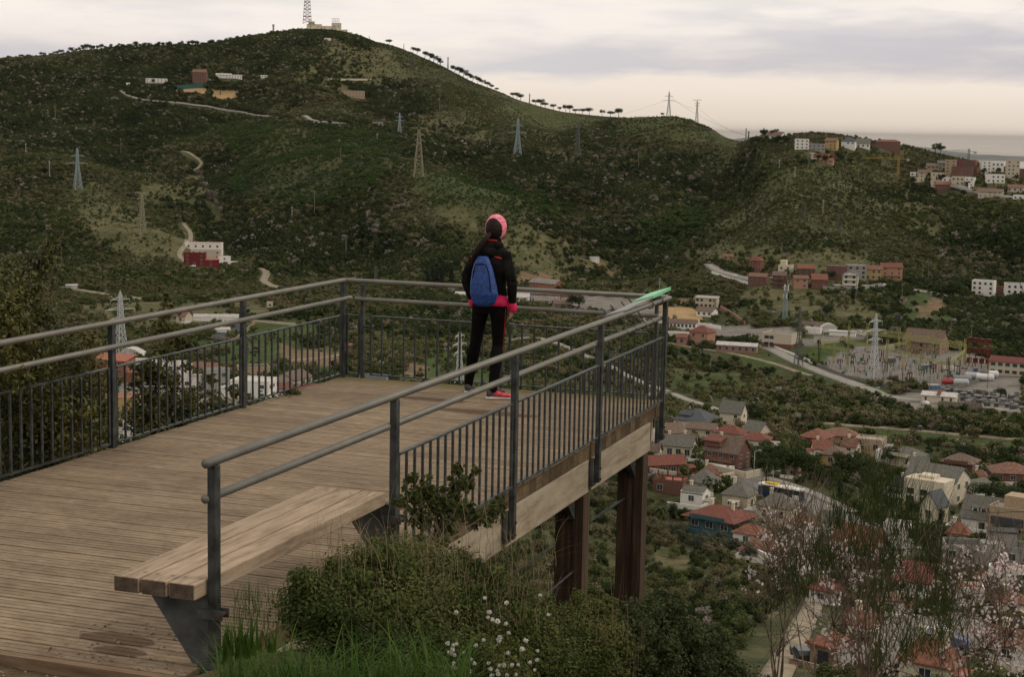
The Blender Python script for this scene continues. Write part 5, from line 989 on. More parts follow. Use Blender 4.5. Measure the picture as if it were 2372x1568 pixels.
pylon(1037, 166, 29, 'slim', 'grey', 'slim mast on the left shoulder of the skyline', oncrest=True, thick=.6, wscale=1.6, rmin=1000); pylon(1226, 238, 22, 'slim', 'grey', 'slim mast beside skyline pines', oncrest=True, thick=.6, wscale=1.4); pylon(1727, 326, 30, 'slim', 'grey', 'left of two tiny masts in the saddle', oncrest=True, thick=.7, wscale=1.6); pylon(1733, 326, 24, 'slim', 'dark', 'right of two tiny masts in the saddle', oncrest=True, thick=.7, wscale=1.6)
for q in [(114, 415, 50, 'slim dark pole left of the blue-grey pylon', 'dark'), (115, 412, 38, 'short pale pole beside the slim dark one', 'pale'), (128, 287, 42, 'brown pole on the upper left slope', 'wood'), (26, 430, 26, 'small pole at the left edge of the hillside', 'dark'), (60, 360, 26, 'small pale pole above the left edge', 'pale'), (205, 417, 20, 'small pole right of the blue-grey pylon', 'dark'), (280, 362, 40, 'brown pole above the ochre pylon', 'wood'), (728, 500, 58, 'tall brown pole below the dark plantation', 'wood'), (676, 512, 32, 'short white pole left of the tall brown one', 'pale'), (788, 372, 28, 'brown pole on the plantation slope', 'wood'), (851, 514, 22, 'small white pole left of the walker', 'pale'),
 (873, 330, 20, 'white pole under the middle ridge', 'pale'), (1134, 343, 21, 'white pole left of the bluish pylon', 'pale'), (1010, 324, 30, 'brown pole on the slope line', 'wood'), (1018, 262, 56, 'tall faint pole in the cleared line', 'wood'), (1012, 318, 60, 'lower faint pole in the cleared line', 'wood'), (1478, 398, 46, 'brown pole on the central slope', 'wood'), (1863, 515, 46, 'brown lattice pole on the right hillside', 'mast'), (1905, 495, 32, 'white pole on the right hillside', 'pale'), (1940, 532, 38, 'dark lattice pole right of the white one', 'mast'), (1840, 412, 24, 'white pole below the ridge houses', 'pale'), (1804, 393, 22, 'white pole upper left of the ridge houses', 'pale'), (1930, 440, 14, 'little pole near the town road', 'pale'),
 (2135, 652, 40, 'left one of the twin brown poles above the track', 'wood'), (2149, 652, 42, 'right one of the twin brown poles above the track', 'wood'), (2200, 790, 52, 'thick brown pole behind the stone farmhouse', 'wood'), (2248, 800, 48, 'thin brown pole by the insulator racks', 'wood'), (1562, 762, 58, 'white lamp pole near the long white stable', 'pale'), (1780, 810, 42, 'white pole in front of the square pavilion', 'pale'), (1645, 860, 42, 'grey pole by the path under the salmon farmhouse', 'wood'), (1700, 948, 34, 'brown pole behind the tall cream gabled house', 'mast'), (1676, 965, 22, 'white pole by the pale valley road', 'pale'), (2032, 920, 24, 'pole at the foot of the pale pylon', 'pale'), (2150, 930, 58, 'tall pole left of the cream equipment hut', 'wood'), (2286, 900, 60, 'tall thin pole right of the switchyard', 'wood'), (1527, 674, 30, 'white pole right of the riding field', 'pale'), (1384, 618, 24, 'white pole under the raised tank', 'pale'), (869, 668, 52, 'brown lattice pole in the wood above the far rail', 'mast'), (801, 600, 52, 'dim lattice pole in the left wood', 'mast'), (1980, 722, 42, 'brown pole above the dark pylon', 'wood'), (2088, 700, 44, 'faint pole on the red bare bank', 'wood')]:
    pole(*q)
pole(935, 113, 14, 'thin pole on the right flank of the summit', 'dark', oncrest=True, r=.5, arm=False); pole(1019, 136, 22, 'thin pole between windswept pines', 'dark', oncrest=True, r=.4, arm=False); pole(855, 92, 10, 'short pole right of the fort', 'dark', oncrest=True, r=.5, arm=False)
for q in [(2316, 1005, 30, 'street lamp beside the long pale track'), (1906, 806, 54, 'tall floodlight behind the white container'), (1885, 800, 46, 'floodlight left of the tall one'), (1745, 1115, 70, 'tall street pole at the village crossing'), (1790, 1120, 26, 'street lamp beside the brown square'), (1866, 1338, 48, 'street lamp by the white garden wall'), (1990, 1060, 26, 'street lamp behind the dark trees')]: street_lamp(*q)
pr = empty('telecom_mast', hit(1817, 748)[0], 0, 'slender white and blue telecom mast with panel antennas', 'mast'); s = hit(1817, 748)[1]/UF
b = MB(); lattice(b, -1, 84*s, 2.6, 1.2, 14, .16); b.build('lattice_body', steel['blue'], pr); b = MB()
for a in range(3): b.box((1.3*math.cos(a*2.1), 1.3*math.sin(a*2.1), 81*s), (.5, .5, 3.5)).box((1.2*math.cos(a*2.1+1), 1.2*math.sin(a*2.1+1), 62*s), (.4, .4, 2.5))
b.build('panel_antenna', white, pr)
def crane(u, v, hpx, jib, cj, rot, mt, label):
    P, d = hit(u, v, 900); s = d/UF; root = empty('tower_crane', P, face_cam(P, rot), label, 'crane'); H_ = hpx*s
    b = MB(); lattice(b, -2, H_, 1.6, 1.6, 12, .22); b.build('crane_mast', mt, root); b = MB()
    for k in range(14):
        x0, x1 = -jib*s*k/14, -jib*s*(k+1)/14; 
        for y in (-.6, .6): b.bar((x0, y, H_*.86), (x1, y, H_*.86), .22); b.bar((x0, y, H_*.86), ((x0+x1)/2, 0, H_*.86+1.3), .18)
        b.bar((x0, 0, H_*.86+1.3), (x1, 0, H_*.86+1.3), .22)
    b.bar((0, 0, H_), (-jib*s*.7, 0, H_*.86+1.3), .12); b.build('jib', mt, root)
    MB().box((cj*s*.5, 0, H_*.86+.3), (cj*s, 1.3, .5)).build('counter_jib', mt, root); MB().box((cj*s*.85, 0, H_*.86-.6), (2.5, 1.6, 2)).build('counterweight', conc, root)
crane(2079, 412, 48, 78, 24, 0, material('yellow_steel', (.42, .26, .05)), 'yellow tower crane with a long horizontal jib left of the town'); crane(2241, 398, 50, 50, 16, 0, material('green_steel', (.04, .14, .10)), 'green tower crane above the brick blocks of the town')
# ------------------------------------------------------------------ bus and cars
def bus(u, v, rot, label):
    P, d = hit(u, v, 200); root = empty('city_bus', P+np.array([0, 0, .35]), face_cam(P, rot), label, 'bus'); L_, W_, h = 12.5, 2.55, 3.0; navy = material('navy_bus_paint', (.02, .035, .10), rough=.3, var=.05)
    MB().box((0, 0, .3+h*.2), (L_, W_, h*.42)).build('lower_body', navy, root); MB().box((0, 0, .3+h*.60), (L_-.05, W_-.06, h*.40)).build('window_band', glass, root); MB().box((0, 0, h+.12), (L_+.04, W_+.03, .36)).build('roof', white, root)
    MB().box((-L_*.22, .1, h+.5), (3.6, 1.7, .42)).build('roof_unit', material('yellow_bus_roof', (.55, .38, .04)), root); MB().box((L_*.18, 0, h+.42), (2.2, 1.5, .26)).build('air_conditioner', white, root)
    MB().box((L_/2-1.1, -W_/2-.01, 1.0), (2.0, .06, 1.5)).build('side_panel', white, root); MB().box((L_/2+.01, 0, 1.8), (.06, W_-.4, 1.5)).build('rear_window', glass, root)
    for x in (-L_*.33, L_*.27):
        for y in (-W_/2+.15, W_/2-.15): MB().tube([(x, y-.16, .32), (x, y+.16, .32)], .5, 14).build('wheel', tyre, root)
    EXCL.append((P[0], P[1], 8))
bus(1808, 1158, -32, 'navy and white city bus with a yellow roof unit parked on the village street')
for q in [(1854, 1532, 'dark', 'dark car parked at the side of the dirt track', -75), (2142, 942-2, 'white', 'white car next to the cream equipment hut', -60), (2165, 1478, 'silver', 'silver car at the back of the lower car park', -15), (2182, 1490, 'dark', 'dark green-grey car in the middle of the lower car park', -10), (2206, 1506, 'blue', 'blue car at the front of the lower car park', -10), (2122, 996+2, 'dark', 'dark car driving along the long pale track', 5), (1790, 646, 'white', 'white car on the road below the hillside row', 5), (1702, 641, 'white', 'white car climbing the road to the hillside row', -20), (2046, 663, 'white', 'white car parked below the salmon house', 0), (1230, 684, 'blue', 'blue car in front of the warehouse', 0), (1330, 690, 'white', 'white car right of the low workshop', 10), (447, 620, 'white', 'white car in front of the wine red block', 0), (405, 607, 'dark', 'dark car left of the red compound', 0), (650, 667, 'dark', 'dark car at the end of the sandy bend', 10),
 (802, 822, 'white', 'white car beside the tiny pink hut', 30), (815, 820, 'silver', 'silver car behind the tiny pink hut', 60), (430, 752, 'white', 'white car beside the orange-roofed farmhouse', 0)]: car(q[0], q[1], q[2], q[3], rot=q[4])
P0, _ = hit(1984, 772); car(1984, 776, 'white', 'white van with cab in the storage yard', 10, van=True, L_=5.5); car(2000, 780, 'white', 'white car right of the storage yard van', 0); car(1640, 775, 'dark', 'dark car in front of the white stable wall', 0)
OR_ = 'first second third fourth fifth sixth seventh eighth ninth tenth eleventh twelfth'.split()
for i in range(9):
    u = 570+i*9+(i % 3)*2; car(u, 264+(u-570)*.125+1, ('white', 'silver', 'dark', 'white', 'grey')[i % 5], ('white', 'silver', 'dark', 'white', 'grey')[i % 5]+' car, '+OR_[i]+' from the left in the row on the upper hillside road', rot=4, rmin=1500, group='cars parked along the upper hillside road')
for i in range(12):
    u = 716+i*10; car(u, 284+i*1.1, ('white', 'silver', 'white', 'dark', 'grey')[i % 5], ('white', 'silver', 'white', 'dark', 'grey')[i % 5]+' car, '+OR_[i]+' from the left beside the road under the plantation crest', rot=4, rmin=1500, group='cars parked by the road under the plantation crest')
# ------------------------------------------------------------------ switchyard
ys = material('green_yellow_steel', (.30, .29, .11)); ceram = material('brown_porcelain', (.14, .035, .025), rough=.35); wpost = material('white_porcelain', (.42, .42, .40), rough=.4); grn = material('green_equipment', (.05, .13, .10)); trf = material('grey_transformer', (.17, .20, .20)); blu = material('blue_container', (.14, .22, .33))
def gantry(cols_, hpx, label):
    W_ = [hit(u, v) for u, v in cols_]; s = W_[0][1]/UF; Hh = hpx*s; root = empty('switchyard_gantry', W_[0][0], 0, label, 'gantry', 'yellow-green gantries of the switchyard'); o = W_[0][0]; ztop = max(p[0][2] for p in W_)-o[2]+Hh
    for p, d in W_:
        q = p-o; b = MB(); 
        for a in (-.35, .35): b.bar((q[0]+a, q[1], q[2]-1), (q[0]+a, q[1], ztop+2.5), .30)
        for k in range(8): z = q[2]+k*(ztop-q[2])/8; z2 = z+(ztop-q[2])/8; b.bar((q[0]-.35, q[1], z), (q[0]+.35, q[1], z2), .12); b.bar((q[0]+.35, q[1], z), (q[0]-.35, q[1], z2), .12)
        b.build('column', ys, root)
    b = MB()
    for (p, _), (q, _) in zip(W_[:-1], W_[1:]):
        a = p-o; c_ = q-o
        for dz in (0, -.9): b.bar((a[0], a[1], ztop+dz), (c_[0], c_[1], ztop+dz), .34)
        n = 14
        for k in range(n): t0, t1 = k/n, (k+1)/n; b.bar((a[0]+(c_[0]-a[0])*t0, a[1]+(c_[1]-a[1])*t0, ztop-(k % 2)*.9), (a[0]+(c_[0]-a[0])*t1, a[1]+(c_[1]-a[1])*t1, ztop-((k+1) % 2)*.9), .12)
    b.build('beam', ys, root)
gantry([(1896, 838), (1930, 842), (1962, 846)], 36, 'left front gantry of the switchyard'); gantry([(1962, 846), (2052, 860), (2130, 874), (2195, 890)], 44, 'long front gantry of the switchyard'); gantry([(1896, 838), (1964, 816)], 36, 'short gantry along the left side of the switchyard')
gantry([(2006, 812), (2080, 822), (2158, 832), (2232, 842)], 42, 'long rear gantry of the switchyard'); gantry([(2052, 846), (2098, 834)], 42, 'short cross gantry behind the pale pylon'); gantry([(2195, 890), (2233, 852)], 44, 'cross gantry on the right side of the switchyard'); gantry([(1964, 816), (2104, 830), (2222, 846)], 40, 'middle gantry line of the switchyard')
yard = [(1905, 846), (1985, 812), (2230, 832), (2262, 862), (2200, 902), (2120, 900), (1960, 872)]
def post_meshes():
    out_ = []
    for kind in range(4):
        b = MB(); b.box((0, 0, .9), (.25, .25, 1.9), mi=0)
        if kind == 0: b.tube([(0, 0, 1.8), (0, 0, 4.4)], [.26, .16], 6, mi=1); mm = [wpost, wpost]
        elif kind == 1: b.tube([(0, 0, 1.8), (0, 0, 4.2)], .17, 6, mi=1); b.box((0, 0, 4.3), (.7, .3, .2), mi=1); mm = [wpost, ceram]
        elif kind == 2: b.box((0, 0, 1.7), (.8, .7, 1.0), mi=1); b.tube([(0, 0, 2.2), (0, 0, 3.8)], .14, 6, mi=1); mm = [wpost, trf]
        else: b.box((0, 0, 1.1), (1.0, .8, 1.6), mi=1); mm = [wpost, grn]
        me = bpy.data.meshes.new('insulator_post'); me.from_pydata(b.v, [], b.f); [me.materials.append(x) for x in mm]; me.polygons.foreach_set('material_index', b.m); me.update(); out_.append(me)
    return out_
pm = post_meshes(); cnt = 0
PL = ['white porcelain insulator post standing in the gravel switchyard', 'brown-topped insulator post standing in the gravel switchyard', 'grey measuring transformer on a white stand in the switchyard', 'green cabinet on a stand in the gravel switchyard']
for row in range(15):
    v0 = 818+row*5.8
    for k in range(26):
        u = 1905+k*13.6+(row % 2)*6+random.uniform(-2.5, 2.5); v = v0+(u-1905)*.03+random.uniform(-1, 1)
        if cnt >= 250 or not inpoly(np.array([u]), np.array([v]), yard)[0]: continue
        P, _ = hit(u, v); kd = random.choice((0, 0, 0, 0, 1, 1, 2, 3)); o = link('insulator_post', pm[kd], None, P); o.rotation_euler = (0, 0, random.choice((0, .3))); o.scale = (1.1, 1.1, random.uniform(.6, 1.05)); tag(o, PL[kd], 'insulator', PL[kd].split(' standing')[0].split(' on a')[0]+'s of the switchyard'); cnt += 1
for k, (u, v, w_) in enumerate([(2048, 862, 9), (2080, 850, 8), (2160, 868, 9), (2190, 880, 9), (2215, 872, 9), (2232, 878, 9), (2105, 888, 8), (2130, 880, 8), (1945, 856, 7), (2010, 838, 8), (2040, 832, 8), (2072, 836, 7), (1975, 850, 7), (2000, 866, 7)]):
    P, d = hit(u, v); root = empty('disconnector_switch', P, face_cam(P, 10), 'three-pole disconnector with a brown crossbar in the switchyard', 'switchgear', 'disconnectors of the switchyard'); wd = w_*d/UF*1.6
    MB().box((0, 0, 4.6), (wd, .5, .45)).build('crossbar', ceram, root)
    for x in (-.42, 0, .42): MB().tube([(x*wd, 0, 0), (x*wd, 0, 4.4)], .17, 6).build('insulator', wpost if k % 2 else darkm, root)
for q in [(2092, 856, 9, 30, 22, 'tan', 'tall tan fire wall standing in the middle of the switchyard'), (2063, 842, 16, 12, 10, 'trf', 'dark grey power transformer behind the pale pylon'), (2140, 862, 20, 16, 14, 'trf', 'large grey power transformer right of the tan fire wall'), (2172, 862, 9, 24, 26, 'tan', 'tan fire wall beside the large transformer'), (2200, 858, 26, 9, 8, 'white', 'white cabin at the right end of the switchyard'), (2158, 902, 34, 10, 9, 'blu', 'pale blue shipping container at the front of the switchyard'), (2060, 812, 18, 12, 8, 'white', 'white machine box at the rear of the switchyard'), (2258, 862, 10, 9, 8, 'blu', 'light blue cabinet outside the switchyard fence')]:
    P, d = hit(q[0], q[1]); s = d/UF; root = empty('switchyard_block' if q[5] != 'tan' else 'fire_wall', P, face_cam(P, 25), q[6], 'wall' if q[5] == 'tan' else 'equipment'); mt = dict(tan=WALL['tan'], trf=trf, white=white, blu=blu)[q[5]]; w_, h_ = q[2]*s, q[3]*s
    if q[5] == 'tan': MB().box((0, 0, h_/2), (w_, 1.0, h_)).box((0, 0, h_+.1), (w_+.2, 1.3, .25)).build('wall_slab', mt, root)
    else:
        MB().box((0, 0, h_/2), (w_, w_*.5, h_)).build('housing', mt, root); b = MB()
        for i in range(7): b.box((-w_*.42+i*w_*.14, -w_*.25-.12, h_*.5), (.1, .24, h_*.8))
        b.build('fins', mt, root); MB().box((0, 0, h_+.1), (w_*.9, w_*.4, .2)).build('lid', conc, root)
for i in range(4):
    for j in range(3):
        P, d = hit(2116+0+128*0+i*17+(2371-2371), 0+758+0) if False else hit(2243+i*14.5, 838+j*7+i*1.5); s = d/UF
        root = empty('insulator_rack', P+np.array([0, 0, (2-j)*0+9-j*3.4]), face_cam(P, 20), ('top', 'middle', 'bottom')[j]+' row, '+('first', 'second', 'third', 'fourth')[i]+' dark red insulator rack from the left on the bank', 'rack', 'dark red insulator racks on the bank'); w_ = 11*s
        MB().box((0, 0, 2.4), (w_, 1.0, .35)).box((0, 0, .3), (w_, 1.0, .25)).build('frame', ceram, root); b = MB()
        for k in range(5): b.tube([(-w_*.42+k*w_*.21, 0, .4), (-w_*.42+k*w_*.21, 0, 2.3)], .22, 6)
        b.build('insulators', ceram, root); MB().box((0, 0, -3), (.3, .3, 6)).build('post', ceram, root)
for i, (u, v, L_, c_, lb) in enumerate([(2193, 893, 26, 'red', 'red tank lying at the left of the tank yard'), (2228, 887, 40, 'grey', 'long grey tank lying behind the red one'), (2252, 880, 36, 'silver', 'long silver tank in the middle of the tank yard'), (2280, 884, 40, 'white', 'big pale tank at the right of the tank yard'), (2225, 895, 34, 'silver', 'dull silver tank in the front row of the tank yard'), (2300, 876, 22, 'white', 'short pale tank behind the big one')]):
    P, d = hit(u, v); s = d/UF; root = empty('storage_tank', P, face_cam(P, 4), lb, 'tank', 'lying tanks in the yard'); h_ = L_*s/2; r_ = 1.5
    MB().tube([(-h_, 0, r_+.3), (-h_+.5, 0, r_+.3), (h_-.5, 0, r_+.3), (h_, 0, r_+.3)], [r_*.6, r_, r_, r_*.6], 14).build('tank_shell', CARC[c_], root)
    MB().box((-h_*.6, 0, .3), (.5, 2, .8)).box((h_*.6, 0, .3), (.5, 2, .8)).build('saddle', conc, root)
crate_m = [material('grey_crate', (.20, .20, .19)), material('dark_crate', (.07, .07, .07)), material('dull_crate', (.30, .29, .27))]
for i in range(60):
    u = 2180+(i % 20)*9.8+random.uniform(-6, 6); v = 905+(i//20)*12+random.uniform(-5, 5)+(u-2180)*.10
    P, d = hit(u, v); root = empty('equipment_crate', P, random.uniform(0, 1), ('grey crate with a dark lid', 'dark crate with a pale lid', 'grey crate with a pale lid', 'dark crate with a grey lid', 'grey crate with a dark top', 'dark crate with a dull lid')[i % 6]+' stored in the material yard', 'crate', 'machine crates in the material yard'); w_ = random.uniform(1.2, 2.6)
    MB().box((0, 0, .8), (w_, 1.4, 1.5)).build('box', crate_m[i % 2], root); MB().box((0, 0, 1.62), (w_*1.05, 1.5, .12)).build('lid', crate_m[(i+1) % 3], root)
for i in range(26):
    u = 2178+(i % 13)*7.4; v = 942+(i//13)*7+(u-2178)*.07; P, d = hit(u, v); root = empty('cable_reel', P+np.array([0, 0, 1.1]), face_cam(P, 60+random.uniform(-15, 15)), 'wooden cable reel standing in the roadside reel store', 'cable reel', 'cable reels beside the yard road')
    for x in (-.5, .5): MB().tube([(x-.06, 0, 0), (x+.06, 0, 0)], 1.15, 14).build('flange', polem, root)
    MB().tube([(-.45, 0, 0), (.45, 0, 0)], .6, 12).build('drum', darkm, root)
fnc = wallthing([(1885, 846), (1960, 876), (2030, 893), (2110, 910), (2180, 914), (2290, 875)], 1.4, material('wire_fence', (.16, .155, .14)), 'grey wire fence around the front of the switchyard', 'wire_fence', 'fence', th=.06)
# overhead cables between pylons
for i, (a, c_, sag) in enumerate([((956, 300, 1540), (300, 460, 1400), 26), ((958, 318, 1540), (310, 478, 1400), 26), ((962, 332, 1540), (340, 470, 1400), 26), ((980, 300, 1540), (1330, 292, 1780), 18), ((1215, 296, 1780), (1540, 232, 2280), 16), ((1180, 300, 1780), (940, 280, 2000), 12), ((1555, 226, 2280), (1606, 250, 2200), 5), ((1560, 230, 2280), (1726, 312, 1960), 10), ((1620, 252, 2200), (1732, 316, 1960), 10), ((195, 362, 1660), (330, 455, 1400), 14), ((1500, 1205, 130), (2000, 1345, 140), 2), ((1500, 1130, 128), (2010, 1290, 140), 3)]):
    A_, C_ = at(*a), at(*c_); dd_ = (a[2]+c_[2])/2; pts = []
    for k in range(13): t_ = k/12; p = A_*(1-t_)+C_*t_; p[2] -= .45*sag*4*t_*(1-t_); pts.append(p)
    tag(MB().tube(pts, (.000045*dd_+.003), 4).build('overhead_cable', steel['dark']), 'thin dark cable '+('uppermost from the middle ridge pylon to the left ochre pylon|middle one from the middle ridge pylon to the left ochre pylon|lowest from the middle ridge pylon to the left ochre pylon|crossing the slope right of the middle ridge pylon|climbing from the bluish shelf pylon to the skyline|running left from the bluish shelf pylon|joining the two skyline pylons|dropping steeply from the two-armed skyline pylon to the saddle|dropping from the short-armed skyline pylon to the saddle|between the blue-grey and ochre pylons on the left|crossing low over the slope under the support posts|crossing higher over the slope beside the support posts').split('|')[i], 'cable', 'overhead power cables')
# ------------------------------------------------------------------ trees one can tell apart
for q in [(901, 103, 11, 1.6), (955, 122, 13, 1.0), (965, 126, 15, 1.1), (983, 136, 15, 1.2), (994, 140, 16, 1.2), (1003, 146, 16, 1.3), (1012, 150, 14, 1.3), (1019, 154, 12, 1.), (1052, 170, 15, 1.4), (1062, 174, 17, 1.3), (1072, 180, 17, 1.3), (1082, 184, 14, 1.3), (1094, 190, 15, 1.3), (1105, 195, 15, 1.1), (1115, 200, 14, 1.2), (1127, 203, 13, 1.3), (1138, 208, 10, 1.2), (1151, 213, 8, 1.2), (1188, 227, 11, 1.5), (1197, 231, 15, 1.0), (1205, 233, 14, 1.3), (1240, 243, 12, 1.4), (1252, 247, 16, 1.4), (1262, 250, 12, 1.5), (1281, 256, 12, 1.4), (1296, 260, 10, 1.2), (1310, 261, 16, 1.1), (1319, 262, 16, 1.2), (1332, 265, 10, 1.8), (1348, 266, 12, 1.5), (1364, 267, 15, 1.4), (1394, 270, 14, .9), (1414, 272, 12, 1.9), (1432, 272, 19, 1.2), (1533, 271, 8, 1.5), (20, 138, 8, 1.4), (50, 136, 9, 1.5), (66, 135, 8, 1.4), (98, 134, 11, 1.3), (118, 132, 8, 1.4), (130, 130, 10, 1.3), (142, 128, 11, 1.4)]:
    tree('umbrella', q[0], q[1], q[2]*1.12, wf=q[3], oncrest=True, lean=.18 if 950 < q[0] < 1130 else 0)
for i in range(60):
    u = 155+i*8+random.uniform(-3, 3); vs_ = np.interp(u, [q[0] for q in SKY], [q[1] for q in SKY]); tree(random.choice(('pineround', 'umbrella', 'round')), u, vs_, random.uniform(9, 17) if u < 580 else random.uniform(6, 11), wf=random.uniform(.9, 1.3), oncrest=True, group='pines crowding the left skyline')
for q in [('cypress', 651, 76, 9), ('cypress', 655, 76, 10), ('cypress', 660, 76, 8), ('pineround', 600, 86, 10), ('pineround', 1700+68, 322, 22), ('fir', 1768, 323, 24), ('pineround', 1792, 320, 22), ('pineround', 2166, 352, 20), ('pineround', 2178, 354, 22), ('round', 1982, 322, 9), ('round', 2004, 325, 9), ('round', 2036, 330, 9)]: tree(q[0], q[1], q[2], q[3]*1.1, wf=1.2 if q[0] in ('pineround', 'round') else 1, oncrest=q[1] not in (2166, 2178), rmin=900, dist=1620 if q[1] in (2166, 2178) else None)
TR = [('pineround', 1765, 1102, 62, 1.1), ('pineround', 1790, 1096, 66, 1.1), ('pineround', 1812, 1104, 62, 1.1), ('pineround', 1838, 1108, 66, 1.1), ('pineround', 1862, 1112, 62, 1.1), ('pineround', 1885, 1118, 60, 1.1), ('pineround', 1775, 1118, 56, 1.1), ('pineround', 1950, 1110, 62, 1.2), ('pineround', 1985, 1118, 58, 1.3), ('round', 1925, 1130, 44, 1.1), ('cypress', 1944, 1160, 60, 1.8), ('round', 2010, 1140, 50, 1.1), ('round', 2060, 1080, 40, 1.2),
 ('round', 1735, 1000-24, 46, 1.15), ('round', 1752, 1000-18, 40, 1.2), ('cypress', 1845, 992, 30, 1.6), ('cypress', 1858, 994, 44, 1.5), ('cypress', 2000, 992, 16, 1.2), ('palm', 1822, 1040, 50, 1.0), ('palm', 1834, 1038, 46, 1.0), ('palm', 1806, 1046, 26, 1.2), ('round', 1600, 1062, 36, 1.0), ('bright', 1574, 1066, 20, 1.2), ('cypress', 1636, 1078, 20, 1.8), ('fir', 1684, 1098, 26, 1.3), ('umbrella', 1519, 1136, 36, 1.3), ('palm', 1528, 1218, 62, 1.1), ('palm', 1768, 1232, 42, 1.2), ('round', 1552, 1205, 44, 1.2), ('olive', 1570, 1262, 50, 1.3), ('olive', 1610, 1282, 52, 1.4), ('olive', 1692, 1292, 54, 1.5), ('olive', 1735, 1300, 52, 1.3), ('olive', 1660, 1268, 40, 1.5), ('cypress', 1762, 1278, 44, 1.9), ('autumn', 1625, 1108, 22, 1.7), ('autumn', 1660, 1112, 22, 1.6), ('autumn', 1592, 1104, 20, 1.6), ('bright', 1723, 1082, 30, 1.2), ('round', 1500, 1075, 40, 1.1), ('bright', 1858, 1196, 28, 1.2), ('bright', 1550, 1032, 24, 1.4),
 ('umbrella', 2280, 1174, 58, 1.5), ('umbrella', 2325, 1178, 50, 1.5), ('palm', 2194, 1008+78, 60, 1.0), ('palm', 2262, 1182, 40, 1.2), ('palm', 2240, 1098, 32, 1.4), ('palm', 2272, 1106, 32, 1.4), ('round', 2150, 1040, 30, 1.4), ('round', 2110, 1178+20, 44, 1.1), ('cypress', 2176, 1215, 44, 2.2), ('olive', 2312, 1238, 26, 1.8), ('round', 2245, 1076, 44, 1.6), ('round', 2210, 1062, 36, 1.8), ('pineround', 2300, 1130, 36, 1.3), ('palm', 2300, 1370, 44, 1.2), ('palm', 2350, 1366, 42, 1.2), ('bright', 2190, 1340, 34, 1.7), ('bright', 2140, 1352, 26, 1.6), ('round', 2260, 1350, 40, 1.5), ('round', 2180, 1420, 60, 1.3), ('bare', 2210, 1200, 40, 1.4), ('olive', 2120, 1000, 26, 1.2), ('olive', 2168, 1004, 24, 1.3), ('olive', 2194, 1006, 24, 1.2), ('round', 2262, 1012, 26, 1.1),
 ('cypress', 1975, 696, 34, 2.0), ('pineround', 2043, 742, 36, 1.2), ('round', 1915, 736, 34, 1.3), ('round', 1625, 824, 40, 1.3), ('round', 1790, 870, 22, 1.3), ('blossom', 1786, 742, 30, 1.4), ('blossom', 1815, 682, 24, 1.2), ('bare', 1695, 724, 34, 1.3), ('palm', 1822, 642, 22, 1.2), ('palm', 1693, 624, 14, 1.1), ('round', 1788, 622, 22, 1.2), ('round', 1735, 640, 26, 1.1), ('round', 1905, 655, 22, 1.3), ('round', 1923, 650, 24, 1.3), ('pineround', 2210, 690, 44, 1.5), ('round', 2105, 662, 24, 1.4), ('round', 2250, 812, 30, 1.3), ('bare', 2276, 928, 32, 1.1), ('round', 2316, 920, 24, 1.6),
 ('pineround', 1030, 655, 60, .8), ('cypress', 1001, 668, 62, 1.2), ('cypress', 1012, 668, 64, 1.2), ('cypress', 1023, 668, 60, 1.2), ('cypress', 990, 664, 48, 1.2), ('cypress', 1045, 664, 56, 1.2), ('cypress', 1228, 708, 20, 1.3), ('cypress', 1234, 708, 20, 1.3), ('round', 1340, 716, 36, 1.5), ('round', 1324, 712, 30, 1.4), ('blossom', 1350, 664, 26, 1.5), ('blossom', 1348, 730, 22, 1.6), ('blossom', 1255, 738, 20, 1.6), ('blossom', 1440, 656, 22, 1.5), ('olive', 1420, 660, 20, 1.4), ('bare', 1495, 646, 28, 1.5), ('round', 1497, 618, 28, 1.3),
 ('cypress', 369, 682, 20, 1.3), ('fir', 470, 905, 50, 1.0), ('round', 340, 855, 30, 1.5), ('pineround', 190, 880, 90, 1.0), ('pineround', 150, 880, 80, 1.0), ('round', 505, 470+80, 30, 1.2), ('round', 1155-5, 500, 1, 1)]
TR.pop()
for q in TR: tree(q[0], q[1], q[2], q[3]*(1.22 if q[0] in ('pineround', 'round') and 1740 < q[1] < 2070 and q[2] > 1040 else 1), wf=q[4])
for i in range(15):   # pale bare poplars standing in the gully
    tree('bare', 462+i*3.6+random.uniform(-3, 3), 430+i*6.2+random.uniform(-5, 8), random.uniform(34, 56), wf=.5)
for i in range(8): tree('bare', 1060+i*0, 0, 1) if False else None
for i in range(9): tree('pineround', 1672+i*9, 800+(i % 3)*3-2, 22, wf=1.2, group='pines behind the long pink building')
for i in range(13): tree('round', 1280+i*14+random.uniform(-4, 4), 366+random.uniform(-1, 4), random.uniform(5, 8), wf=1.2, group='bushes dotted along the grassy shelf')
for i in range(10): tree('round', 1840+i*14+random.uniform(-6, 6), 376+random.uniform(-6, 12), random.uniform(14, 22), wf=1.2, rmin=900, group='trees below the ridge row')
for i in range(34): tree(random.choice(('round', 'pineround', 'cypress')), random.uniform(2100, 2371), random.uniform(396, 462), random.uniform(11, 20), wf=1.1, rmin=900, group='garden trees of the ridge-top town')
for i in range(12): tree(random.choice(('round', 'pineround')), 1745+i*7, 334+random.uniform(-6, 6), random.uniform(16, 24), wf=1.2, rmin=900, group='dark trees around the crest house')
for i in range(24): tree(random.choice(('round', 'pineround', 'cypress', 'cypress')), random.uniform(330, 690), random.uniform(186, 250), random.uniform(8, 15), wf=1.1, rmin=1500, group='trees around the hill school')
for i in range(14): tree('blossom', *[(60, 445), (85, 452), (120, 462), (40, 478), (100, 480), (500, 366), (742, 228), (1100, 300), (2000, 500), (2040, 505), (2140, 498), (1930, 470), (1690, 560), (1720, 566)][i], random.uniform(9, 14), wf=1.5, rmin=600)
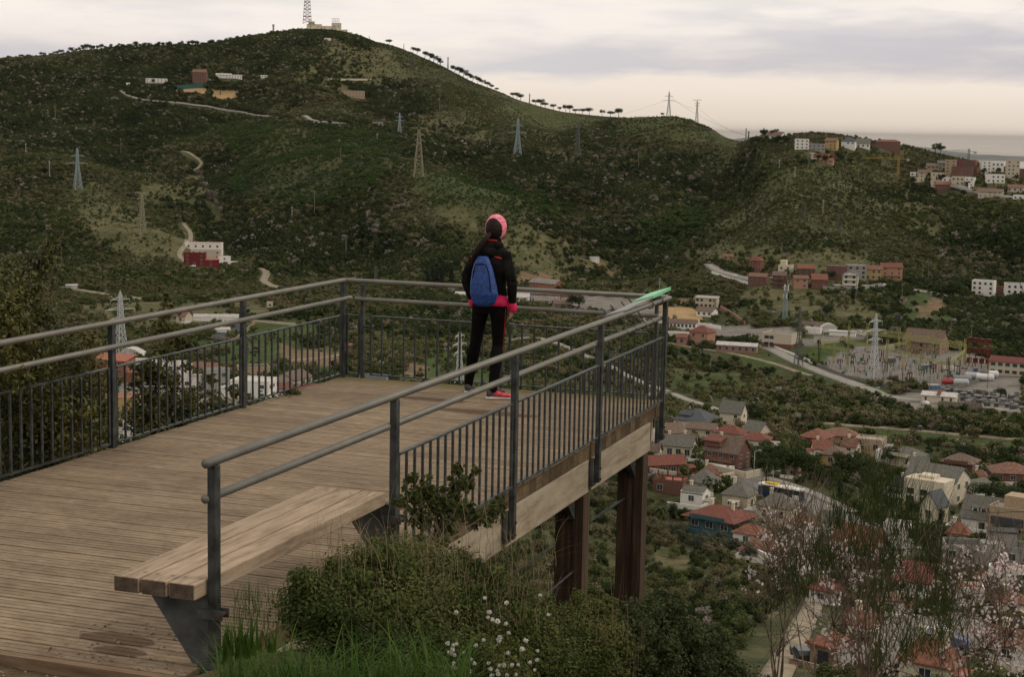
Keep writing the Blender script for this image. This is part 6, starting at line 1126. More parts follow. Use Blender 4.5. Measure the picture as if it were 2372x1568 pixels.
tree('blossom', 1025, 402, 12, 'lone pink blossoming tree on the middle ridge', wf=1.5, rmin=900)
for i in range(11): tree('blossom', *[(555, 812), (575, 816), (596, 822), (616, 818), (500, 840), (640, 826), (700, 816), (520, 858), (430, 905), (1310, 770), (1330, 745)][i], random.uniform(12, 18), wf=1.5)
for i, (root, kind, u, v) in enumerate(NAMED): root['label'] = uniq_label(LOOK[kind], u, v, SKYL if root['group'].find('skyline') >= 0 else LAND)
# labels for trees that were set without one (several share a group and a look that holds for all of them)
for o in list(COL.objects):
    if o.parent is None and 'category' in o and 'label' not in o and o['category'] == 'tree':
        P = np.array(o.location); uu, vv = proj(P); kd = [k for k, vv_ in TN.items() if vv_[0] == o.name.split('.')[0]][0]
        print('late label'); o['label'] = uniq_label(LOOK[kd], float(uu[0]), float(vv[0]), LAND)
# ------------------------------------------------------------------ scrub and woods that nobody could count
az_r0 = azof(830, 300)
def scatter(name, n, r0, r1, protos, smin, smax, seed, dens, label, keep_tan=.3, flat=1.0):
    g = np.random.default_rng(seed); az0, az1 = azof(-40, 800), azof(2411, 800); A = g.uniform(az0, az1, n*3); r_ = np.sqrt(g.uniform(r0**2, r1**2, n*3)); x = CAM[0]+r_*np.sin(A); y = CAM[1]+r_*np.cos(A)
    i = np.clip(np.interp(A, AZ, np.arange(len(AZ))).round().astype(int), 0, len(AZ)-1); j = np.clip(((np.log(r_)-LR[0])/(LR[1]-LR[0])).round().astype(int), 0, NR-1)
    bad = np.maximum.reduce([a_green[i, j]*.93, a_sand[i, j]*2, a_grav[i, j]*1.5, a_or[i, j]]); p = np.where(g.random(n*3) < bad, 0, 1.0)*(1-a_tan[i, j]*(1-keep_tan))*dens(x, y, r_)
    ok = g.random(n*3) < p
    E_ = np.array(EXCL); z = T(x, y)
    # behind the crest: drop what cannot be seen
    zz = GZ[i]; tt = (zz-CAM[2])/RR[None]; cm = np.maximum.accumulate(tt, 1)
    jj = np.clip(j-2, 0, NR-1); ok &= ((z+9-CAM[2])/r_ > cm[np.arange(len(j)), jj])
    x, y, z, r_ = x[ok], y[ok], z[ok], r_[ok]; bad = np.zeros(len(x), bool)
    o_ = np.argsort(x); xs = x[o_]
    for ex, ey, er in E_:
        a, b = np.searchsorted(xs, ex-er), np.searchsorted(xs, ex+er); k = o_[a:b]
        if len(k): bad[k[(x[k]-ex)**2+(y[k]-ey)**2 < er*er]] = True
    x, y, z, r_ = x[~bad][:n], y[~bad][:n], z[~bad][:n], r_[~bad][:n]; m_ = len(x)
    me = bpy.data.meshes.new(name); me.vertices.add(m_); me.vertices.foreach_set('co', np.stack([x, y, z-.2], 1).astype(np.float32).ravel())
    s_ = smin+(smax-smin)*g.random(m_)**1.8
    if r1 > 2000:      # low scrub along the bare crest, taller wood lower down
        a_ = np.arctan2(x-CAM[0], y-CAM[1]); kc = np.interp(a_, AZ, kk); nr_ = np.exp(-.5*(np.log(r_/kc)/.07)**2)*smooth(az_r0, az_r0+.01, a_)*(1-smooth(azof(1690, 320), azof(1730, 320), a_)); s_ = s_*(1-.66*nr_)
        ia = np.clip(np.interp(a_, AZ, np.arange(len(AZ))).round().astype(int), 0, len(AZ)-1); ja = np.clip(((np.log(r_)-LR[0])/(LR[1]-LR[0])).round().astype(int), 0, NR-1); wv_ = WOOD[ia, ja]
        s_ = s_*(.42+.62*wv_)*np.clip(1-fbm(x, y, 70, 2, 5)*.5, .7, 1.3)
    for nm, val in (('scl', s_), ('rot', g.random(m_)*6.28)):
        a = me.attributes.new(nm, 'FLOAT', 'POINT'); a.data.foreach_set('value', val.astype(np.float32))
    a = me.attributes.new('pick', 'INT', 'POINT'); a.data.foreach_set('value', protos[1](g, x, y, m_).astype(np.int32)); me.update()
    ob = link(name, me); tag(ob, label, kind='stuff')
    ng = bpy.data.node_groups.new(name, 'GeometryNodeTree'); ng.interface.new_socket('Geometry', in_out='INPUT', socket_type='NodeSocketGeometry'); ng.interface.new_socket('Geometry', in_out='OUTPUT', socket_type='NodeSocketGeometry')
    nn = ng.nodes; ll = ng.links; gi = nn.new('NodeGroupInput'); go_ = nn.new('NodeGroupOutput'); ip = nn.new('GeometryNodeInstanceOnPoints'); ci = nn.new('GeometryNodeCollectionInfo'); ci.inputs['Collection'].default_value = protos[0]; ci.inputs['Separate Children'].default_value = True; ci.inputs['Reset Children'].default_value = True; ci.transform_space = 'ORIGINAL'
    def na_(nm, dt):
        q = nn.new('GeometryNodeInputNamedAttribute'); q.data_type = dt; q.inputs[0].default_value = nm; return q.outputs[0]
    ip.inputs['Pick Instance'].default_value = True; ll.new(gi.outputs[0], ip.inputs['Points']); ll.new(ci.outputs[0], ip.inputs['Instance']); ll.new(na_('pick', 'INT'), ip.inputs['Instance Index'])
    cx = nn.new('ShaderNodeCombineXYZ'); ll.new(na_('rot', 'FLOAT'), cx.inputs[2]); ll.new(cx.outputs[0], ip.inputs['Rotation']); sc_ = na_('scl', 'FLOAT'); c3 = nn.new('ShaderNodeCombineXYZ')
    for k in range(3): ll.new(sc_, c3.inputs[k])
    ll.new(c3.outputs[0], ip.inputs['Scale']); ll.new(ip.outputs[0], go_.inputs[0]); md = ob.modifiers.new('scatter', 'NODES'); md.node_group = ng
    return m_
greenleaf = leafmat('wood_leaves', [(.028, .048, .014), (.054, .078, .022), (.095, .112, .036), (.140, .148, .056)], patch=.011)
scrubleaf = leafmat('scrub_leaves', [(.070, .072, .032), (.125, .115, .056), (.185, .158, .094)], patch=.02, transl=.15)
pinem = leafmat('plantation_needles', [(.030, .060, .016), (.052, .090, .025), (.076, .112, .035)], patch=.02)
baretwig = leafmat('bare_grey_twigs', [(.14, .12, .10), (.24, .21, .18), (.36, .31, .30)], patch=.03, transl=.1)
darkleaf = leafmat('dark_wood_leaves', [(.014, .026, .009), (.028, .044, .014), (.050, .066, .022), (.075, .085, .032)], patch=.02)
def proto_coll(name, nleaf, leaf, names):
    c_ = bpy.data.collections.new(name); k = 0
    for kind, mt in names:
        cs, rs = lobes(300+k*5, 7 if kind != 'pine' else 5, .5, .72, .25 if kind != 'pine' else .55); V, F = leaf_cloud(cs, rs, nleaf, leaf, 400+k, .8, .35)
        o = bpy.data.objects.new(f'{name}_{k:02d}', np_mesh(f'{name}_{k:02d}', V, F, mt)); c_.objects.link(o); k += 1
    return c_
PC = proto_coll('wood_clump', 200, .095, [('r', darkleaf)]*2+[('r', greenleaf)]*2+[('r', scrubleaf)]*3+[('pine', pinem)]*2+[('r', baretwig)]*2)
PCn = proto_coll('near_scrub_clump', 900, .045, [('r', darkleaf)]*2+[('r', greenleaf)]*2+[('r', scrubleaf)]*3+[('pine', pinem)]*2+[('r', baretwig)]*2)
plant = maskx([[(500, 300), (640, 285), (860, 310), (940, 350), (860, 440), (700, 490), (520, 440), (560, 380)], [(1000, 400), (1160, 430), (1380, 500), (1300, 505), (1150, 500), (980, 480)], [(1470, 520), (1620, 480), (1650, 520), (1560, 590), (1480, 580)]])
def wood_at(x, y):
    a = np.arctan2(x-CAM[0], y-CAM[1]); r_ = np.hypot(x-CAM[0], y-CAM[1]); i = np.clip(np.interp(a, AZ, np.arange(len(AZ))).round().astype(int), 0, len(AZ)-1); j = np.clip(((np.log(r_)-LR[0])/(LR[1]-LR[0])).round().astype(int), 0, NR-1); return WOOD[i, j]
village = gauss(maskx([[(1490, 1000), (1700, 975), (1900, 1000), (2371, 1070), (2500, 1568), (1980, 1640), (1760, 1320), (1520, 1220)]]), 2, 0)
def vill(x, y):
    a = np.arctan2(x-CAM[0], y-CAM[1]); r_ = np.hypot(x-CAM[0], y-CAM[1]); i = np.clip(np.interp(a, AZ, np.arange(len(AZ))).round().astype(int), 0, len(AZ)-1); j = np.clip(((np.log(r_)-LR[0])/(LR[1]-LR[0])).round().astype(int), 0, NR-1); return village[i, j]
def pick(g, x, y, m_):
    a = np.arctan2(x-CAM[0], y-CAM[1]); r_ = np.hypot(x-CAM[0], y-CAM[1]); i = np.clip(np.interp(a, AZ, np.arange(len(AZ))).round().astype(int), 0, len(AZ)-1); j = np.clip(((np.log(r_)-LR[0])/(LR[1]-LR[0])).round().astype(int), 0, NR-1)
    t_ = fbm(x, y, 90, 3, 1)*.8+(.5-WOOD[i, j])*.55; sc = g.random(m_) < np.clip(.22+t_, .04, .75); pn = (plant[i, j] > .5) & (g.random(m_) < .93)
    br = (g.random(m_) < np.clip(.035+.25*np.maximum(fbm(x, y, 90, 3, 7)-.12, 0), 0, .3)) & ~pn
    return np.where(br, 9+g.integers(0, 2, m_), np.where(pn, 7+g.integers(0, 2, m_), np.where(sc, 4+g.integers(0, 3, m_), np.where(g.random(m_) < WOOD[i, j]*1.1-.05, 0, 2)+g.integers(0, 2, m_))))
N1 = scatter('woodland_scrub', 165000, 1080, 2900, (PC, pick), 3.2, 9.5, 11, lambda x, y, r_: np.clip(.85+.2*wood_at(x, y)-fbm(x, y, 50, 3, 6)*.5, .3, 1), 'dense evergreen scrub and pine wood covering the far hills', .2)
N2 = scatter('valley_scrub', 26000, 420, 1080, (PC, pick), 1.8, 6.5, 12, lambda x, y, r_: np.clip(.6-fbm(x, y, 60, 3, 6)*1.6, .1, 1)*(1-.4*vill(x, y)), 'dark bushes and hedges filling the valley floor', .12)
N3 = scatter('slope_scrub', 9000, 100, 420, (PCn, pick), 1.2, 4.6, 13, lambda x, y, r_: np.clip(.7-fbm(x, y, 30, 3, 6)*1.2, .15, 1)*(1-.4*vill(x, y)), 'low evergreen scrub on the slope below the platform', .4)
print('scatter', N1, N2, N3)
# ------------------------------------------------------------------ viewing platform
def woodmat(name, c1, c2, c3, stretch, sc=3.0, bump=.25, island=.35, rough=.85, moss=False, stain=False, groove=0):
    mt = bpy.data.materials.new(name); mt.use_nodes = True; t = mt.node_tree; b = t.nodes['Principled BSDF']; b.inputs['Roughness'].default_value = rough; b.inputs['Specular IOR Level'].default_value = .2; nw = t.nodes.new; lk = t.links.new
    ge = nw('ShaderNodeNewGeometry'); mp = nw('ShaderNodeMapping'); mp.inputs['Scale'].default_value = stretch; lk(ge.outputs['Position'], mp.inputs[0])
    ad = nw('ShaderNodeVectorMath'); ad.operation = 'MULTIPLY_ADD'; ad.inputs[1].default_value = (1, 1, 1); cx = nw('ShaderNodeCombineXYZ'); ml = nw('ShaderNodeMath'); ml.operation = 'MULTIPLY'; ml.inputs[1].default_value = 37; lk(ge.outputs['Random Per Island'], ml.inputs[0]); [lk(ml.outputs[0], cx.inputs[i]) for i in range(3)]; lk(mp.outputs[0], ad.inputs[0]); lk(cx.outputs[0], ad.inputs[2])
    def nz(s, d=6, r=.65, vec=None, dist=0):
        n = nw('ShaderNodeTexNoise'); n.inputs['Scale'].default_value = s; n.inputs['Detail'].default_value = d; n.inputs['Roughness'].default_value = r; n.inputs['Distortion'].default_value = dist; lk(vec or ad.outputs[0], n.inputs['Vector']); return n.outputs[0]
    g1 = nz(sc, 8, .7, dist=.3); rp = nw('ShaderNodeValToRGB'); e = rp.color_ramp.elements; e.new(.5)
    for i, (p, c) in enumerate(((.28, c1), (.52, c2), (.74, c3))): e[i].position = p; e[i].color = (*c, 1)
    lk(g1, rp.inputs[0]); col = rp.outputs[0]
    def mul(col_, fac_, lo, hi):
        mr = nw('ShaderNodeMapRange'); mr.inputs['To Min'].default_value = lo; mr.inputs['To Max'].default_value = hi; lk(fac_, mr.inputs[0]); vm = nw('ShaderNodeVectorMath'); vm.operation = 'SCALE'; lk(col_, vm.inputs[0]); lk(mr.outputs[0], vm.inputs['Scale']); return vm.outputs[0]
    col = mul(col, ge.outputs['Random Per Island'], 1-island*.6, 1+island*.4)
    big = nz(1.3, 4, .6, ge.outputs['Position']); mr2 = nw('ShaderNodeMapRange'); mr2.inputs['From Min'].default_value = .3; mr2.inputs['From Max'].default_value = .7; lk(big, mr2.inputs[0]); col = mul(col, mr2.outputs[0], .80, 1.15)
    def mixm(fac, col_, c):
        m_ = nw('ShaderNodeMix'); m_.data_type = 'RGBA'; lk(fac, m_.inputs[0]); lk(col_, m_.inputs[6]); m_.inputs[7].default_value = (*c, 1); return m_.outputs[2]
    sx = nw('ShaderNodeSeparateXYZ'); lk(ge.outputs['Position'], sx.inputs[0])
    def mm(op, a, b_=None, c=None, cl=False):
        n = nw('ShaderNodeMath'); n.operation = op; n.use_clamp = cl
        for i, x in enumerate((a, b_, c)):
            if x is None: continue
            if isinstance(x, (int, float)): n.inputs[i].default_value = x
            else: lk(x, n.inputs[i])
        return n.outputs[0]
    if moss:    # yellow-green lichen along the far and right rims of the deck
        a = mm('MULTIPLY_ADD', nz(5, 5, .7, ge.outputs['Position']), 1.2, mm('MULTIPLY', sx.outputs[1], 1.6)); a = mm('SUBTRACT', a, -.15, None, True); col = mixm(mm('MULTIPLY', a, .75, None, True), col, (.16, .13, .03))
    if stain:   # damp patches left near the step
        for (x, y, rx, ry) in stain:
            q = mm('ADD', mm('POWER', mm('ABSOLUTE', mm('DIVIDE', mm('SUBTRACT', sx.outputs[0], x), rx)), 2), mm('POWER', mm('ABSOLUTE', mm('DIVIDE', mm('SUBTRACT', sx.outputs[1], y), ry)), 2)); q = mm('MULTIPLY_ADD', nz(9, 4, .6, ge.outputs['Position']), .9, q); q = mm('MULTIPLY', mm('SUBTRACT', 1.45, q), 6, None, True); col = mixm(mm('MULTIPLY', q, .72), col, (.075, .043, .022))
        # trodden-in soil near the entrance
        q = mm('MULTIPLY', mm('SUBTRACT', mm('ADD', mm('MULTIPLY', mm('SUBTRACT', -7.75, sx.outputs[1]), .75), mm('MULTIPLY_ADD', nz(7, 7, .75, ge.outputs['Position']), 2.2, -1.1)), .42), 2.2, None, True); col = mixm(mm('MULTIPLY', q, .6), col, (.15, .095, .055))
    lk(col, b.inputs['Base Color']); bn_ = nw('ShaderNodeBump'); bn_.inputs['Strength'].default_value = bump; bn_.inputs['Distance'].default_value = .004; lk(nz(sc*2.2, 6), bn_.inputs['Height']); lk(bn_.outputs[0], b.inputs['Normal']); return mt
deckm = woodmat('weathered_deck_wood', (.165, .122, .080), (.265, .20, .135), (.34, .27, .19), (3.2, 8, 8), 2.4, moss=True, stain=[(-.64, -8.2, .22, .09), (-.52, -8.36, .15, .07), (-1.3, -1.35, .5, .12), (-2.0, -.9, .35, .1)], island=.22)
benchm = woodmat('pale_bench_wood', (.20, .14, .095), (.40, .305, .215), (.52, .415, .305), (14, 1.6, 14), 2.0, island=.2)
beamm = woodmat('pale_beam_wood', (.20, .14, .085), (.36, .30, .22), (.47, .40, .30), (8, 1.2, 8), 1.6, island=.25)
edgem = woodmat('mossy_edge_wood', (.055, .038, .020), (.12, .08, .045), (.20, .14, .06), (12, 3, 12), 2.5, island=.7)
postm = woodmat('dark_timber_post', (.030, .018, .012), (.070, .045, .030), (.16, .10, .06), (22, 22, .9), 1.6, island=.2)
rail = material('galvanised_rail', (.20, .188, .162), rough=.5, var=.1, scale=5, metal=.3, col2=(.155, .148, .13), detail=10, spec=.4)
dsteel = material('dark_painted_steel', (.055, .060, .058), rough=.5, var=.35, scale=14, metal=.25, spec=.4)
plate = material('grey_steel_plate', (.10, .11, .11), rough=.55, var=.3, scale=7, metal=.3)
bolt = material('rusty_bolt', (.09, .035, .02), rough=.8)
pf = empty('viewing_platform', (0, 0, 0), 0, 'weathered wooden viewing platform jutting over the slope on tall timber posts', 'platform')
XL, XR, Y0, Y1 = -3.30, -.055, -8.56, .03
b = MB(); pitch = .1505; n = int((Y1-Y0)/pitch)
for i in range(n):
    y = Y0+(i+.5)*(Y1-Y0)/n; wd = (Y1-Y0)/n-.016; zj = random.uniform(-.0012, .0012); xr = XR+random.uniform(-.006, .004); xl = XL-.05+random.uniform(-.008, .008)
    x0, x1 = xl, xr; g_ = .005; h2 = wd/2
    prof = [(-h2, -.028), (-h2, -.002), (-h2+.003, 0), (-wd*.18-g_, 0), (-wd*.18, -.010), (-wd*.18+g_, 0), (wd*.18-g_, 0), (wd*.18, -.010), (wd*.18+g_, 0), (h2-.003, 0), (h2, -.002), (h2, -.028)]
    m_ = len(prof); vs = [(x0, y+a, z+zj) for a, z in prof]+[(x1, y+a, z+zj) for a, z in prof]; b.add(vs, [(j, m_+j, m_+(j+1) % m_, (j+1) % m_)[::-1] for j in range(m_)]+[tuple(range(m_)), tuple(range(m_, 2*m_))[::-1]])
b.build('deck_boards', deckm, pf)
b = MB()
for i in range(n): y = Y0+(i+.5)*(Y1-Y0)/n; b.box((XR-.03, y, -.085), (.045, (Y1-Y0)/n-.004, .11))
b.build('edge_boards', edgem, pf)
b = MB()
for i in range(n): b.box((XL-.03, Y0+(i+.5)*(Y1-Y0)/n, -.085), (.045, (Y1-Y0)/n-.004, .11))
b.build('edge_boards', edgem, pf)
for (y0, y1) in ((-8.5, -6.36), (-6.28, -4.30), (-4.24, -2.25), (-2.18, -.34)):
    for x in (XR-.05, XL+.02): MB().box((x, (y0+y1)/2, -.285), (.09, y1-y0, .27)).build('beam', beamm, pf, bevel=.006)
MB().box((-1.68, .0, -.22), (3.1, .08, .35)).build('beam', beamm, pf, bevel=.006)
MB().box((-1.68, Y0-.03, -.075), (3.24, .05, .15)).build('step_board', woodmat('step_wood', (.13, .085, .05), (.24, .165, .105), (.34, .25, .17), (1.2, 14, 14), 2.2), pf)
for x in (-.8, -1.6, -2.4): MB().box((x, -4.2, -.16), (.08, 8.2, .24)).build('joist', postm, pf)
for y in (-.51, -2.33, -6.0):
    for x in (-.17, -3.1):
        zb = float(T(x, y))-1.2; r_ = empty
        MB().box((x-.075, y, (zb-.42)/2), (.085, .175, -.42-zb)).box((x+.075, y, (zb-.42)/2), (.085, .175, -.42-zb)).box((x, y, (zb-.42)/2), (.058, .15, -.44-zb)).build('support_post', postm, pf)
MB().tube([at(1500, 1118, 15.2), at(1150, 1352, 13.6)], .012, 8).build('brace_rod', dsteel, pf); MB().tube([at(1366, 1290, 13.3), at(1215, 1420, 12.7)], .010, 8).build('brace_rod', dsteel, pf)
for y in (-.51, -2.33): MB().add([(-.17, y-.10, -.45), (-.17, y-.30, -.45), (-.17, y-.10, -.62), (-.12, y-.10, -.45), (-.12, y-.30, -.45), (-.12, y-.10, -.62)], [(0, 1, 2), (5, 4, 3), (0, 3, 4, 1), (1, 4, 5, 2), (2, 5, 3, 0)]).build('corner_bracket', dsteel, pf)
RP = [-8.3785, -6.3253, -4.2721, -2.2188, -.1656]; ZT, ZM, ZB, Zb = .9737, .796, .626, .040
LP = [-10.26, -8.21, -6.16, -4.106, -2.053, -.02]; XLR = -3.336
def panel(root, p0, p1, gap0=.05, gap1=.05, nb=None):
    a, c = Vector(p0), Vector(p1); d = (c-a); L_ = d.length; d.normalize(); rz = math.atan2(d.y, d.x); s0, s1 = a+d*gap0, c-d*gap1; mid_ = (s0+s1)/2; ln = (s1-s0).length
    MB().box((mid_.x, mid_.y, ZB), (ln, .030, .012), rz).build('top_bar', dsteel, root); MB().box((mid_.x, mid_.y, Zb), (ln, .030, .012), rz).build('bottom_bar', dsteel, root)
    nb = nb or int(round(ln/.1215)); b_ = []
    for i in range(nb+1):
        p = s0+(s1-s0)*(i/nb); w_ = .016 if 0 < i < nb else .020
        MB().box((0, 0, (ZB+Zb)/2), (w_, w_*.85, ZB-Zb-.0125), rz).build('baluster', dsteel, root, loc=(p.x, p.y, 0))
    return root
def rpost(root, x, y, z0, inner, cl=True):
    o = MB().box((x, y, (z0+ZT-.02)/2), (.042, .050, ZT-.02-z0)).build('post', dsteel, root, bevel=.003)
    MB().tube([(x, y, ZM), (x+inner, y, ZM)], .009, 8).build('stub', dsteel, root); return o
r1 = empty('side_railing', (0, 0, 0), 0, 'metal railing on the near right side of the platform, with the green-topped panel', 'railing', 'railings of the platform')
MB().tube([(0, RP[0]-.075, ZT), (0, -.06, ZT), (0, -.005, ZT-.003)], [.0225, .0225, .019], 20).build('handrail', rail, r1, True)
MB().tube([(-.03, RP[0]-.03, ZM), (-.045, -.08, ZM), (-.045, -.065, ZM)], [.021, .021, .017], 20).build('mid_rail', rail, r1, True)
for i, y in enumerate(RP):
    rpost(r1, 0, y, -.34 if i > 1 else (-.05 if i == 0 else -.25), -.045)
    if i > 1: MB().box((-.036, y, -.26), (.028, .11, .22)).build('fixing_plate', plate, r1); MB().tube([(.02, y, -.22), (.032, y, -.22)], .010, 8).tube([(.02, y, -.31), (.032, y, -.31)], .010, 8).build('bolts', bolt, r1)
for i in range(1, 4): panel(r1, (0, RP[i], 0), (0, RP[i+1], 0), .055, .05)
r2 = empty('side_railing', (0, 0, 0), 0, 'metal railing along the far left side of the platform, behind which shrubs rise', 'railing', 'railings of the platform')
MB().tube([(XLR, -10.5, ZT), (XLR, -.04, ZT), (XLR+.02, 0.0, ZT)], .0225, 20).build('handrail', rail, r2, True)
MB().tube([(XLR+.045, -10.5, ZM), (XLR+.045, .06, ZM), (XLR+.045, .075, ZM)], [.021, .021, .017], 20).build('mid_rail', rail, r2, True)
for i, y in enumerate(LP): rpost(r2, XLR, y, -.02, .045)
for i in range(5): panel(r2, (XLR, LP[i], 0), (XLR, LP[i+1], 0), .055, .05)
r3 = empty('end_railing', (0, 0, 0), 0, 'metal railing across the far end of the platform in front of the walker', 'railing', 'railings of the platform'); YF = .02
MB().tube([(XLR+.015, YF, ZT), (XLR+.05, YF, ZT), (-.03, YF, ZT)], .0225, 20).build('handrail', rail, r3, True)
MB().tube([(XLR+.13, YF-.04, ZM), (XLR+.145, YF-.04, ZM), (-.11, YF-.04, ZM), (-.095, YF-.04, ZM)], [.017, .021, .021, .017], 20).build('mid_rail', rail, r3, True)
for x in (XLR+.20, -1.66, -.13): MB().box((x, YF+.0, (ZT-.03)/2-.13), (.028, .045, ZT+.23)).build('post', dsteel, r3); MB().tube([(x, YF, ZM), (x, YF-.04, ZM)], .009, 8).build('stub', dsteel, r3)
panel(r3, (XLR+.29, YF, 0), (-1.74, YF, 0), 0, 0); panel(r3, (-1.58, YF, 0), (-.21, YF, 0), 0, 0); panel(r3, (XLR+.03, YF, 0), (XLR+.16, YF, 0), 0, 0, 1)
for x in (XLR+.25, -1.70, -1.62, -.17):
    for z in (.15, .52): MB().tube([(x-.045, YF, z), (x+.045, YF, z)], .012, 8).build('connector', dsteel, r3)
# info board clipped to the top of the right-hand rail
ib = empty('orientation_panel', (0, -.8, ZT), 0, 'long tilted information panel with a light green upper part clipped to the rail corner', 'info panel')
grn_ = material('mint_green_board', (.22, .60, .34), rough=.45, var=.05); gry_ = material('grey_board', (.25, .255, .25), rough=.5)
def board(y0, y1, z0, z1, th, mt_, nm):
    w_, dr_ = .17, .062; q = MB(); P_ = [(-w_, y0, z0-dr_), (.02, y0, z0), (.02, y1, z1), (-w_, y1, z1-dr_)]; q.add(P_+[(x, y, z+th) for x, y, z in P_], [(3, 2, 1, 0), (4, 5, 6, 7), (0, 1, 5, 4), (1, 2, 6, 5), (2, 3, 7, 6), (3, 0, 4, 7)]); q.build(nm, mt_, ib)
board(-.78, .12, .026, .056, .014, gry_, 'lower_board'); board(.12, .74, .054, .078, .028, grn_, 'upper_board')
for y in (-.55, -.28, 0.05, .3): MB().tube([(-.26, y, .02), (-.18, y, -.07), (-.10, y, -.20), (-.05, y, -.215), (-.02, y, -.18), (-.05, y, -.14)], .007, 8).build('hook', dsteel, ib)
for y in (.08, .42): MB().tube([(.0, y, .05), (.03, y, .02), (.03, y, -.02), (0, y, -.035), (-.03, y, -.02)], .006, 8).build('clip', dsteel, ib)
# benches
endm = woodmat('end_grain_wood', (.035, .025, .018), (.10, .075, .055), (.17, .13, .095), (14, 14, 14), 2.0)
def bench(ox, oy, flip, label, yl=2.08, joint=True):
    root = empty('slatted_bench', (ox, oy, 0), 0, label, 'bench', 'benches fixed to the platform railings'); sg = -flip; wd = .134
    for k in range(3):
        x = sg*(.026+wd/2+k*(wd+.013)); MB().box((x, yl/2, .382), (wd, yl, .076)).build('seat_plank', benchm, root, bevel=.006)
        b = MB()
        for y in (.10, .13 if False else yl-.10):
            for dx in (-.04, .04): b.tube([(x+dx, y, .420), (x+dx, y, .4215)], .010, 10)
        b.build('screw_heads', rail, root)
        MB().box((x, -.001, .382), (wd-.012, .004, .066)).build('end_grain', endm, root)
    for y in (.13, yl+.06):
        b = MB(); pr = [(sg*.34, .342), (sg*.35, .33), (sg*.07, -.06), (sg*.02, -.06), (sg*.02, .342)]; m_ = len(pr); b.add([(x, y-.004, z) for x, z in pr]+[(x, y+.004, z) for x, z in pr], [tuple(range(m_)), tuple(range(m_, 2*m_))[::-1]]+[(j, (j+1) % m_, m_+(j+1) % m_, m_+j)[::-1] for j in range(m_)]); b.build('bracket_plate', plate, root)
        MB().box((sg*.21, y+.0, .338), (.40, .045, .008)).build('seat_support', plate, root)
        for z in (.255, .0):
            for dy in (-.030, .030): MB().box((sg*.005, y+dy, z), (.13, .008, .045)).build('clamp', plate, root)
            MB().tube([(-sg*.043, y-.045, z), (-sg*.043, y+.045, z)], .010, 8).build('bolt', bolt, root)
    return root
bench(0, -8.51, 1, 'pale three-plank bench fixed to the right railing at the platform entrance', 2.12)
bench(XLR, -8.36, -1, 'second bench at the left railing, only its end showing at the picture edge', 2.12)
# pebbles, leaves and crumbs of soil by the step
b = MB()
for i in range(420):
    x = random.uniform(-3.3, .4); y = random.gauss(-8.75, .22)
    if random.random() < .25: y = random.uniform(-8.6, -7.9); x = random.uniform(-.9, .0)
    r_ = random.uniform(.003, .011); z = (.0 if y > Y0-.05 and XL < x < XR else float(T(x, y))); 
    if Y0-.06 < y < Y0+.0: continue
    b.tube([(x, y, z-r_*.3), (x+r_*.3, y, z+r_*.4), (x+r_*.4, y+r_*.2, z+r_*.9)], [r_*.9, r_, r_*.35], 5)
tag(b.build('gravel', material('pebbles', (.26, .20, .15), var=.4, scale=30)), 'scattered pebbles and crumbs of soil around the platform step', kind='stuff')
for i, (u, v) in enumerate([(52, 1322), (128, 1331), (457, 1158-2), (118, 1163-12), (300, 1316)]):
    pass
# ------------------------------------------------------------------ the walker
pw = empty('person', (-1.565, -.565, 0), 0, 'woman seen from behind at the end railing, hands on hips, in black jacket and leggings', 'person')
skin = material('skin', (.42, .24, .17), rough=.55, var=.05); blackf = material('black_jacket_cloth', (.012, .011, .010), rough=.9, spec=.05, var=.35, scale=9, bump=.3, bscale=14); legf = material('black_leggings_cloth', (.007, .007, .007), rough=.9, spec=.05, var=.2, scale=12); pinkf = material('hot_pink_cloth', (.62, .015, .10), rough=.7, var=.15, scale=20, bump=.3, bscale=40); hairm = material('dark_brown_hair', (.018, .011, .008), rough=.6, spec=.15, var=.4, scale=60, stretch=(3, 3, .4)); redf = material('red_piping', (.55, .02, .015), rough=.6)
def rm(o, vox, sm=6):
    q = o.modifiers.new('remesh', 'REMESH'); q.mode = 'VOXEL'; q.voxel_size = vox; q.use_smooth_shade = True
    s_ = o.modifiers.new('smooth', 'SMOOTH'); s_.factor = .5; s_.iterations = sm; return o
def limb(b, pts, rads, n=12, mi=0): return b.tube(pts, rads, n, mi)
def ell(b, c, r, n=12, tilt=0):
    rings = []; k = 9
    for i in range(k):
        a = -math.pi/2+math.pi*i/(k-1); q = max(.04, math.cos(a)); rings.append(((c[0], c[1]+math.sin(a)*r[2]*math.sin(tilt), c[2]+math.sin(a)*r[2]), (r[0]*q, 0, 0), (0, r[1]*q, 0)))
    return b.loft(rings, n)
HX, HZ_ = .030, 1.575   # head centre
hipL, hipR = (-.085, .0, .92), (.088, -.02, .92); kneeL, kneeR = (-.175, .09, .50), (.070, .03, .49); ankL, ankR = (-.275, .17, .10), (.062, -.075, .09)
